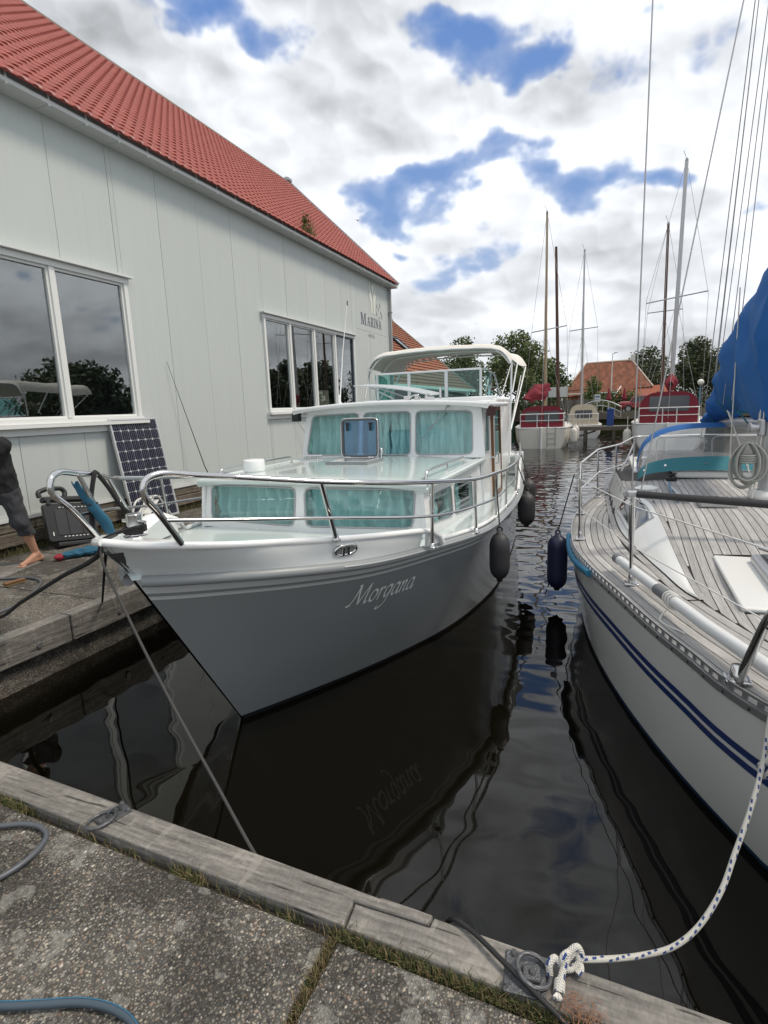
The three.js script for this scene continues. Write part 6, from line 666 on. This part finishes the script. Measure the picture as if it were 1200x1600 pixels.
{ const t = thing('orange_floats', 'string of small orange floats by the plinth', 'floats', [-6.62, .46, -7.75]); [[0, 0], [.09, .05], [.16, -.03], [.24, .03]].forEach(([z, x]) => obj('float', mv(new THREE.SphereGeometry(.035, 12, 10).scale(1, 1, 1.35), x, .035, -z), mat([.55, .08, .03], .5), t)); obj('cord', tube([[0, .03, .1], [.05, .04, -.1], [-.02, .03, -.2], [.03, .03, -.34]], .005, 20, 5), Y.rope, t);
  const b = thing('plastic_bag', 'clear crumpled plastic bag by the wooden plinth', 'bag', [-6.6, .46, -8.1]); obj('film', sheet(Array.from({ length: 12 }, (_, i) => Array.from({ length: 15 }, (_, k) => { const a = k / 14 * 6.283, q = i / 11, w = .13 * (1 - .6 * q * q) * (1 + .4 * PN(q * 5, Math.cos(a) * 1.6, Math.sin(a) * 1.6)); return [Math.cos(a) * w, q * .34, Math.sin(a) * w]; })), { flip: true }), mat([.85, .88, .88], .15, { transmission: .75, thickness: 0 }), b); }
{ const r = (name, label, a, b, c) => { const t = thing('long_rod', label, 'rod', a, 0, 'rods leaning on the building'); const A = V(...a); obj('shaft', sweep([V(0, 0, 0), V(...b).sub(A), V(...c).sub(A)], (q) => lerp(.014, .003, q), 6), M.black, t); obj('grip', sweep([V(0, 0, 0), V(...b).sub(A).multiplyScalar(.35)], .017, 8), M.dark, t); }; r('r', 'thin black rod leaning on the wall past the solar panel', [-6.45, .46, -8.05], [-6.6, 1.15, -7.82], [-6.87, 2.95, -7.45]); r('r', 'short dark rod leaning on the wall beneath the four pane window', [-6.45, .46, -12.4], [-6.6, .95, -12.1], [-6.86, 1.95, -11.36]); }
{ const t = thing('scrub_brush', 'small wooden scrubbing brush on the walkway paving', 'brush', [-5.46, .452, -3.5], 1.5); obj('back', rbox(.2, .022, .06, .008, 0, .03, 0), K.wood, t); obj('bristles', rbox(.18, .022, .05, .004, 0, .011, 0), M.grassDry, t); const d = thing('dock_board', 'worn plywood board with a pale oval lying under the bare foot', 'board', [-6.3, .455, -3.7], .35); obj('panel', boxUV(rbox(.9, .018, .7, .004), .7), M.timber, d); obj('oval_plate', mv(new THREE.CylinderGeometry(.13, .13, .006, 24).scale(1.5, 1, 1), -.05, .012, -.05), FB.cream2, d); }
// ---------------------------------------------------------------- mooring hardware on the near quay
{
  const g1 = mat([.12, .126, .135], .5, { metalness: .6, bumpMap: tex(64, 64, (u, v) => tn(u, v, 30, 30), { srgb: false }), bumpScale: .002 });
  const t = thing('shackle_plate', 'small galvanised plate with an oval shackle bolted to the timber beam', 'mooring plate', [-1.815, QY + .0125, -1.385], -.3); obj('plate', rbox(.078, .006, .125, .003, 0, .003, -.012), g1, t); obj('ring', tube(Array.from({ length: 20 }, (_, i) => { const a = i / 20 * 6.283; return [Math.cos(a) * .038, .012, .035 + Math.sin(a) * .055]; }), .0065, 50, 8, true), g1, t); obj('staple', bent([[-.0, .004, -.045], [0, .035, -.035], [0, .035, .0], [0, .004, .012]], .006, .015), g1, t); for (const [x, z] of [[-.028, -.062], [.028, -.06], [.0, .04]]) obj('bolt', lathe([[0, .014], [.008, .012], [.011, .006], [.011, 0]], 10, x, .006, z), g1, t);
  const u = thing('ring_plate', 'square galvanised plate with a large mooring ring tied to white rope', 'mooring plate', [-.158, QY + .0085, -1.322], -.035); obj('plate', rbox(.115, .008, .125, .004, -.005, .004, -.0, 0, .12), g1, u); obj('ring', tube(Array.from({ length: 24 }, (_, i) => { const a = i / 24 * 6.283; return [.018 + Math.cos(a) * .045, .024 - .012 * Math.cos(a), -.004 + Math.sin(a) * .045]; }), .0065, 60, 10, true), g1, u); obj('boss', [rbox(.05, .016, .045, .006, .012, .014, 0, 0, .2)], g1, u); for (const [x, z] of [[-.045, -.045], [.035, -.048], [-.05, .045], [.035, .048], [.014, 0]]) obj('bolt', lathe([[0, .013], [.007, .012], [.01, .005], [.01, 0]], 10, x, x > .01 && x < .02 ? .02 : .007, z), g1, u);
}
// ---------------------------------------------------------------- ropes and hoses
const braid = (base, fleck, rep) => { const t = tex(128, 256, (u, v) => { const s = Math.abs(((u * 6 + v * 16) % 1) - .5) * 2, s2 = Math.abs(((u * 6 - v * 16 + 20) % 1) - .5) * 2, k = .72 + .28 * Math.max(s, s2); const fl = fleck && ((v * 4) % 1) < .5 && (((u * 2 + v * .6) % 1) > .3 && ((u * 2 + v * .6) % 1) < .56); const c = fl ? fleck : base; return S3([c[0] * k, c[1] * k, c[2] * k]); }, { rep }); return mat([1, 1, 1], .85, { map: t, bumpMap: tex(128, 256, (u, v) => Math.max(Math.abs(((u * 6 + v * 16) % 1) - .5), Math.abs(((u * 6 - v * 16 + 20) % 1) - .5)) * 2, { srgb: false, rep }), bumpScale: .003 }); };
const ropeWB = braid([.66, .65, .60], [.03, .07, .24], [1, 9]), ropeBlack = braid([.018, .018, .02], null, [1, 12]);
const G0 = (pts, n = 40) => spline(pts, n);
{
  const t = thing('white_mooring_rope', 'white mooring rope with blue flecks from quay ring to the yacht bow', 'rope', [-.05, .47, -1.4]); const o = V(.05, -.47, 1.4), ad = (pts, r = .0105, n = 80, m = ropeWB, nm = 'strand') => obj(nm, sweep(G0(pts, n).map((p) => p.clone().add(o)), r, 9), m, t);
  ad([[-.04, .478, -1.40], [.03, .462, -1.44], [.145, .40, -1.55], [.24, .382, -1.63], [.32, .392, -1.72], [.40, .44, -1.84], [.455, .51, -1.95], [.51, .61, -2.05], [.56, .74, -2.15], [.585, .86, -2.22]], .0088, 120);
  ad([[-.098, .47, -1.338], [-.10, .50, -1.345], [-.088, .507, -1.36], [-.07, .49, -1.362], [-.062, .482, -1.375], [-.05, .50, -1.385], [-.035, .507, -1.40], [-.025, .49, -1.392], [-.04, .476, -1.375], [-.062, .49, -1.357], [-.066, .515, -1.362], [-.055, .518, -1.378], [-.05, .495, -1.395], [-.06, .475, -1.38]], .0098, 120, ropeWB, 'knot');
  ad([[-.03, .478, -1.385], [-.018, .50, -1.40], [-.03, .522, -1.402], [-.048, .515, -1.388], [-.058, .503, -1.366], [-.064, .49, -1.345], [-.068, .482, -1.325]], .0098, 60, ropeWB, 'knot'); ad([[-.028, .472, -1.365], [-.018, .478, -1.38], [-.03, .484, -1.398], [-.05, .476, -1.40], [-.06, .47, -1.385]], .0098, 40, ropeWB, 'knot');
  // whipped end
  ad([[-.068, .482, -1.327], [-.072, .474, -1.312], [-.072, .468, -1.300]], .0115, 16, ropeWB, 'rope_end'); for (let k = 0; k < 4; k++) obj('whipping', tube(Array.from({ length: 12 }, (_, i) => { const a = i / 12 * 6.283; return [-.070 + Math.cos(a) * .0125 + .05, .476 - k * .003 + Math.sin(a) * .0125 - .47, -1.322 + k * .006 + 1.4]; }), .003, 24, 5, true), Y.rope, t); const rr = rng(4); obj('frayed_end', Array.from({ length: 14 }, () => sweep([V(-.072, .468, -1.303).add(o), V(-.072 + (rr() - .5) * .024, .464 + rr() * .012, -1.285 + rr() * .01).add(o)], .0035, 4)), Y.rope, t);
  // turns at the yacht's rail
  ad([[.585, .86, -2.22], [.60, .91, -2.24], [.615, .90, -2.20], [.60, .83, -2.17], [.575, .76, -2.15], [.555, .71, -2.17], [.565, .69, -2.15], [.585, .74, -2.13], [.60, .80, -2.14]], .0098, 80, ropeWB, 'turns');
}
const line = (name, label, pts, r, m, n = 40, cat = 'rope') => { const ps = G0(pts, n), o = ps[0].clone(); const t = obj(name, sweep(ps.map((p) => p.clone().sub(o)), r, 8), m); t.position.copy(o); return tag(t, label, cat); };
line('thin_mooring_line', 'thin dark line from the cruiser bow down to the near quay edge', [[-2.27, 1.475, -1.99], [-2.26, 1.46, -1.90], [-2.25, 1.40, -1.868], [-2.05, 1.14, -1.80], [-1.75, .85, -1.69], [-1.42, .60, -1.56], [-1.15, .448, -1.435], [-1.14, .40, -1.455]], .0065, mat([.045, .045, .045], .8), 90);
line('black_mooring_rope', 'thick black braided rope from the cruiser bow across the walkway', [[-2.31, 1.45, -1.93], [-2.36, 1.385, -1.95], [-3.0, 1.13, -2.19], [-3.8, .80, -2.46], [-4.55, .50, -2.73], [-5.2, .472, -2.9]], .0135, ropeBlack, 60);
line('dark_breast_line', 'dark rope from the cruiser bow down to the walkway beam', [[-2.30, 1.46, -1.95], [-2.36, 1.385, -1.99], [-2.9, 1.09, -2.41], [-3.5, .77, -2.88], [-4.075, .465, -3.33]], .0085, ropeBlack, 60);
line('rail_rope', 'black rope looped over the bow rail of the cruiser', [[-2.64, 1.44, -2.16], [-2.66, 1.6, -2.19], [-2.655, 1.745, -2.23], [-2.68, 1.755, -2.26], [-2.69, 1.66, -2.34], [-2.68, 1.52, -2.42], [-2.62, 1.455, -2.46]], .0125, ropeBlack, 50);
line('bollard_line', 'black line made fast round the bow bollard of the cruiser', [...Array.from({ length: 26 }, (_, i) => { const a = i / 8 * 6.283; return [-2.23 + Math.cos(a) * .05, 1.475 + i * .0012, -2.07 + Math.sin(a) * .05]; }), [-2.29, 1.475, -1.98], [-2.31, 1.455, -1.93], [-2.33, 1.38, -1.93]], .009, ropeBlack, 140);
const hoseG = mat([.085, .095, .11], .42), hoseB = mat([.05, .075, .10], .45);
line('grey_hose', 'grey hose bending in a loop on the pebble paving', [[-2.75, .464, -1.03], [-2.45, .464, -1.11], [-2.202, .464, -1.197], [-2.125, .464, -1.235], [-2.04, .464, -1.248], [-1.968, .464, -1.222], [-1.93, .464, -1.13], [-1.96, .464, -1.0], [-2.2, .464, -.8]], .0105, hoseG, 70, 'hose');
{ const h = line('blue_grey_hose', 'blue grey hose with a light blue stripe on the pebble paving', [[-2.4, .465, -.50], [-1.9, .465, -.62], [-1.504, .465, -.735], [-1.406, .465, -.775], [-1.292, .465, -.823], [-1.188, .465, -.840], [-1.10, .465, -.825], [-1.0, .465, -.75]], .0115, hoseB, 70, 'hose'); const ps = G0([[-2.4, .4785, -.5045], [-1.9, .4785, -.6245], [-1.504, .4785, -.7395], [-1.406, .4785, -.7795], [-1.292, .4785, -.8275], [-1.188, .4785, -.8445], [-1.10, .4785, -.829], [-1.0, .4785, -.754]], 70); obj('stripe', sweep(ps.map((p) => p.clone().sub(h.position).add(V(0, -.0025, 0))), .002, 5), mat([.035, .13, .22], .5), h); }
line('walkway_hose', 'grey hose curving across the walkway by the scrubbing brush', [[-6.2, .463, -3.42], [-5.776, .463, -3.562], [-5.5, .463, -3.68], [-5.25, .463, -3.62], [-5.1, .463, -3.48], [-4.85, .463, -3.18], [-4.75, .463, -2.886], [-4.8, .463, -2.3]], .013, hoseG, 70, 'hose');
line('black_cable', 'black cable running over the ring plate from the water', [[-.52, .05, -1.55], [-.46, .30, -1.47], [-.40, .462, -1.42], [-.337, .474, -1.392], [-.217, .482, -1.317], [-.123, .478, -1.264], [-.038, .462, -1.222], [.08, .460, -1.10], [.2, .460, -.9]], .0075, mat([.012, .012, .013], .5), 70, 'cable');
// ---------------------------------------------------------------- fenders
function fender(name, label, x, y, z, h, r, m, top, group) { const t = thing(name, label, 'fender', [x, y, z], 0, group); obj('body', lathe([[0, -h / 2], [r * .28, -h / 2], [r * .34, -h / 2 + .025], [r * .62, -h / 2 + .04], [r * .88, -h / 2 + .075], [r * .98, -h / 2 + .115], [r, -h / 2 + .15], [r, h / 2 - .15], [r * .98, h / 2 - .115], [r * .88, h / 2 - .075], [r * .62, h / 2 - .04], [r * .34, h / 2 - .025], [r * .3, h / 2], [0, h / 2]], 28), m, t); obj('eye', tube(Array.from({ length: 12 }, (_, i) => { const a = i / 12 * 6.283; return [Math.cos(a) * .02, h / 2 + .012 + Math.sin(a) * .02, 0]; }), .009, 24, 6, true), m, t); obj('lanyard', sweep([V(0, h / 2 + .02, 0), V(top[0] - x, top[1] - y, top[2] - z)], .006, 6), ropeBlack, t); return t; }
fender('black_fender', 'big black fender at the cruiser side, hung highest off its rail', -.815, .79, -4.52, .44, .085, K.rubber, [-.92, 1.44, -4.9]); fender('black_fender', 'black fender hanging at the cruiser quarter, middle of three', -.86, .83, -6.5, .42, .10, K.rubber, [-.97, 1.4, -6.4]); fender('black_fender', 'black fender hanging at the cruiser stern, aftmost of three', -.95, .88, -7.3, .42, .10, K.rubber, [-1.07, 1.42, -7.4]);
fender('navy_fender', 'navy blue fender hanging from the yacht toe rail beside the teal hose', -.44, .44, -5.7, .60, .10, mat([.010, .014, .05], .45), [-.30, 1.34, -5.75]);
// ---------------------------------------------------------------- weeds in the joints
{
  const blades = (n, fn, seed, mats) => { const r = rng(seed), pos = [[], []], idx = [[], []]; for (let i = 0; i < n; i++) { const [x, y, z, h] = fn(r), k = r() < mats ? 0 : 1, a = r() * 6.283, w = .0011 + r() * .0012, l = h * (.5 + r()), bx = (r() - .5) * l * 1.3, bz = (r() - .5) * l * 1.3, P = pos[k], b = P.length / 3; const cx = Math.cos(a) * w, cz = Math.sin(a) * w; P.push(x - cx, y, z - cz, x + cx, y, z + cz, x + bx * .4 - cx * .7, y + l * .65, z + bz * .4 - cz * .7, x + bx * .4 + cx * .7, y + l * .65, z + bz * .4 + cz * .7, x + bx, y + l * .9, z + bz); idx[k].push(b, b + 1, b + 2, b + 1, b + 3, b + 2, b + 2, b + 3, b + 4); } return pos.map((p, k) => mk(p, idx[k])); };
  const zi = (x) => -1.262 + .034 * x; const g = blades(6500, (r) => { let x, m; do { x = lerp(-3.2, 1.2, r()); m = PN(x * 2.1, 3.3, 1) + .5 * PN(x * 7, 1, 2); } while (m < .02 + r() * .2 && r() < .94); return [x, QY - .03, zi(x) + .006 + r() * .034, .028 + .02 * r()]; }, 5, .62);
  const a = obj('joint_grass', g[0], M.grass); tag(a, 'green grass growing in the joint behind the timber beam', 'grass', null, 'stuff'); const b = obj('dry_grass', g[1], M.grassDry); tag(b, 'dry straw coloured grass in the joint behind the timber beam', 'grass', null, 'stuff');
  const g2 = blades(1500, (r) => [-.735 + (r() - .5) * .03, QY - .03, lerp(-1.24, -.3, r() * r() * .9), .02 + .015 * r()], 9, .25); const c = obj('slab_joint_weeds', g2[0], M.grass), d = obj('slab_joint_straw', g2[1], M.grassDry); tag(c, 'sparse green weeds in the joint between two slabs', 'weeds', null, 'stuff'); tag(d, 'dry moss and straw in the joint between two slabs', 'weeds', null, 'stuff');
  const r3 = rng(12), st = []; for (let i = 0; i < 60; i++) { const x = -.045 + r3() * .10, z = -1.29 + r3() * .07, a0 = r3() * 6.283; st.push(sweep([V(x, QY + .011, z), V(x + Math.cos(a0) * .02, QY + .02 + r3() * .015, z + Math.sin(a0) * .02), V(x + Math.cos(a0 + 1) * .035, QY + .012, z + Math.sin(a0 + 1) * .035)], .0008, 4)); } tag(obj('dead_straw', st, mat([.30, .15, .09], .9)), 'tangle of reddish dead straw beside the knotted white rope', 'straw', null, 'stuff');
  const g3 = blades(5200, (r) => [-6.78 + r() * .16, QY - .02, lerp(-3.2, -9.5, r()), .05 + .08 * r()], 15, .6); const e = obj('plinth_weeds', g3[0], mat([.06, .075, .025], .9)), f = obj('plinth_straw', g3[1], mat([.16, .12, .065], .9)); tag(e, 'weeds growing along the foot of the marina building', 'weeds', null, 'stuff'); tag(f, 'dry stalks along the foot of the marina building', 'weeds', null, 'stuff');
  const soil = struct('joint_soil', [box(8, .02, .07, -1, QY - .05, -1.258, 0, -.034)], mat([.035, .028, .02], .95), 'dark soil in the joint behind the timber beam');
}
// ---------------------------------------------------------------- person walking along the walkway
function capsules(bones, k) { return (x, y, z) => { let d = 9; for (const [a, b, ra, rb, sx] of bones) { const ux = b[0] - a[0], uy = b[1] - a[1], uz = b[2] - a[2], px = x - a[0], py = y - a[1], pz = z - a[2]; const L = ux * ux + uy * uy + uz * uz || 1e-6, t = clamp((px * ux + py * uy + pz * uz) / L); const dx = px - ux * t, dy = py - uy * t, dz = pz - uz * t; const q = Math.hypot(dx * (sx ? sx[0] : 1), dy, dz * (sx ? sx[1] : 1)) - lerp(ra, rb, t); const h = clamp(.5 + .5 * (d - q) / k); d = lerp(d, q, h) - k * h * (1 - h); } return d; }; }
function blob(fn, c, half, res) { const mc = new MarchingCubes(res, new THREE.MeshStandardMaterial(), false, false, 120000); mc.isolation = 0; const h = res / 2; for (let k = 0; k < res; k++) for (let j = 0; j < res; j++) for (let i = 0; i < res; i++) mc.field[i + j * res + k * res * res] = -fn(c[0] + (i - h) / h * half, c[1] + (j - h) / h * half, c[2] + (k - h) / h * half); mc.update(); const n = mc.count, p = new Float32Array(n * 3); for (let i = 0; i < n; i++) { p[i * 3] = mc.positionArray[i * 3] * half + c[0]; p[i * 3 + 1] = mc.positionArray[i * 3 + 1] * half + c[1]; p[i * 3 + 2] = mc.positionArray[i * 3 + 2] * half + c[2]; } let g = new THREE.BufferGeometry(); g.setAttribute('position', new THREE.BufferAttribute(p, 3)); g = mergeVertices(g, 1e-4); g.computeVertexNormals(); return prep(g); }
{
  // base under the trailing foot; faces +z, figure leaning forward over its work
  const t = thing('person', 'barefoot person in black shirt and rolled dark trousers stepping along the walkway', 'person', [-6.02, QY + .008, -4.05]); const skin = mat([.42, .23, .155], .55), shirt = mat([.010, .010, .012], .85), pants = mat([.040, .043, .050], .9);
  // joints in local space
  const ank = [-.05, .085, -.14], toe = [.03, .025, .10], heel = [-.06, .03, -.19], kneeB = [.0, .50, .03], hipB = [-.04, .85, .06], hipF = [-.22, .85, .10], kneeF = [-.30, .52, .40], ankF = [-.34, .09, .42], toeF = [-.35, .025, .64], heelF = [-.34, .03, .36], pel = [-.13, .89, .08], chest = [-.11, 1.23, .13], neck = [-.12, 1.42, .20], shL = [.06, 1.355, .13], shR = [-.29, 1.355, .17], elL = [.0, 1.11, .25], wrL = [-.05, 1.00, .46], elR = [-.37, 1.10, .28], wrR = [-.26, .99, .48], head = [-.12, 1.54, .27];
  const legs = [[hipB, kneeB, .085, .058], [kneeB, [-.03, .32, -.06], .055, .052], [[-.03, .32, -.06], ank, .052, .034], [ank, heel, .036, .032], [ank, toe, .036, .020], [heel, toe, .03, .022], [hipF, kneeF, .085, .058], [kneeF, ankF, .054, .036], [ankF, heelF, .036, .032], [ankF, toeF, .036, .02], [heelF, toeF, .03, .022]];
  const arms = [[shL, elL, .055, .042], [elL, wrL, .042, .027], [shR, elR, .055, .042], [elR, wrR, .042, .027]];
  const torso = [[pel, chest, .13, .145, [.85, 1.15]], [chest, neck, .12, .055], [neck, head, .05, .055], [shL, shR, .065, .065]];
  const body = capsules([...legs, ...arms, ...torso], .02); const parts = [blob(body, [-.14, .74, .18], .80, 124)];
  // head and hands on finer grids
  const hd = capsules([[[-.12, 1.60, .275], [-.12, 1.635, .26], .088, .092, [1.12, .95]], [[-.12, 1.535, .31], [-.12, 1.55, .32], .05, .055], [[-.12, 1.585, .375], [-.12, 1.60, .355], .012, .008], [[-.035, 1.59, .26], [-.035, 1.62, .255], .012, .014], [[-.205, 1.59, .26], [-.205, 1.62, .255], .012, .014], [neck, head, .05, .05]], .018); parts.push(blob(hd, [-.12, 1.60, .28], .17, 84));
  for (const [w, s] of [[wrL, 1], [wrR, -1]]) { const P = [w[0] + .0, w[1] - .045, w[2] + .06], B = [[w, P, .026, .028, [.8, 1]]]; for (let k = 0; k < 4; k++) { const dx = (k - 1.5) * .019, l = [.030, .036, .034, .026][k]; const a = [P[0] + dx, P[1] - .01, P[2] + .015], b = [a[0], a[1] - l * .8, a[2] + l * .9], c = [b[0], b[1] - l * .9, b[2] + .002], d = [c[0], c[1] - l * .4, c[2] - l * .5]; B.push([a, b, .0095, .009], [b, c, .009, .0082], [c, d, .0082, .0072]); } const th = [w[0] - s * .022, w[1] - .03, w[2] + .035]; B.push([th, [th[0] - s * .022, th[1] - .028, th[2] + .012], .011, .0098], [[th[0] - s * .022, th[1] - .028, th[2] + .012], [th[0] - s * .018, th[1] - .055, th[2] + .016], .0098, .0085]); parts.push(blob(capsules(B, .006), [P[0], P[1] - .02, P[2]], .115, 72)); }
  // toes
  for (const [tt, hh] of [[toe, heel], [toeF, heelF]]) { const dir = V(...tt).sub(V(...hh)).setY(0).normalize(), sd = V(dir.z, 0, -dir.x), B = []; for (let k = 0; k < 5; k++) { const q = (k - 2) * .0165, l = [.034, .03, .028, .024, .02][k], r = k ? .0085 : .012; const a = V(...tt).addScaledVector(sd, -q).addScaledVector(dir, -.012), b = a.clone().addScaledVector(dir, l + .012); B.push([[a.x, .016, a.z], [b.x, .011, b.z], r, r * .9]); } parts.push(blob(capsules(B, .004), [tt[0], .015, tt[2] + .01], .09, 60)); }
  obj('body', parts, skin, t);
  const grow_ = (list, e) => list.map(([a, b, ra, rb, s]) => [a, b, ra + e, rb + e, s]); const wr = (f, amp) => (x, y, z) => f(x, y, z) + amp * PN(x * 14, y * 9, z * 14) + amp * .6 * PN(x * 30, y * 16 + 3, z * 30);
  const shirtF = wr(capsules([...grow_([torso[0], torso[3]], .022), ...grow_([[chest, [-.12, 1.36, .17], .12, .075]], .012), ...grow_([[shL, [lerp(shL[0], elL[0], .72), lerp(shL[1], elL[1], .72), lerp(shL[2], elL[2], .72)], .058, .052], [shR, [lerp(shR[0], elR[0], .72), lerp(shR[1], elR[1], .72), lerp(shR[2], elR[2], .72)], .058, .052]], .016), [[-.13, .86, .07], [-.12, 1.05, .10], .165, .158, [.85, 1.1]]], .03), .012);
  obj('shirt', blob((x, y, z) => Math.max(shirtF(x, y, z), .84 - y + .01 * Math.sin(x * 20)), [-.12, 1.12, .13], .42, 96), shirt, t);
  const pF = wr(capsules([...grow_([[hipB, kneeB, .09, .066], [kneeB, [-.03, .36, -.05], .064, .058], [hipF, kneeF, .09, .066], [kneeF, [-.325, .3, .41], .064, .058]], .018), [pel, [-.13, .84, .08], .15, .145, [.85, 1.05]], [[-.02, .385, -.035], [-.035, .345, -.055], .076, .074], [[-.322, .33, .41], [-.326, .28, .41], .076, .074]], .03), .011);
  obj('trousers', blob((x, y, z) => Math.max(pF(x, y, z), (z < .2 ? .335 : .27) - y), [-.14, .62, .18], .46, 100), pants, t);
  obj('hair', blob((x, y, z) => Math.max(Math.hypot((x + .12) * 1.08, y - 1.635, (z - .255) * .94) - .104 + .006 * PN(x * 40, y * 40, z * 40), (z - .30) * .8 - (y - 1.65) * .9), [-.12, 1.64, .255], .14, 56), mat([.03, .022, .015], .8), t);
  for (const s of [-1, 1]) obj('eye', mv(new THREE.SphereGeometry(.012, 12, 8), -.12 + s * .033, 1.605, .345), mat([.6, .58, .55], .2), t); obj('mouth', rbox(.045, .008, .01, .003, -.12, 1.545, .362), mat([.35, .12, .1], .5), t);
}
renderer.render(scene, camera);
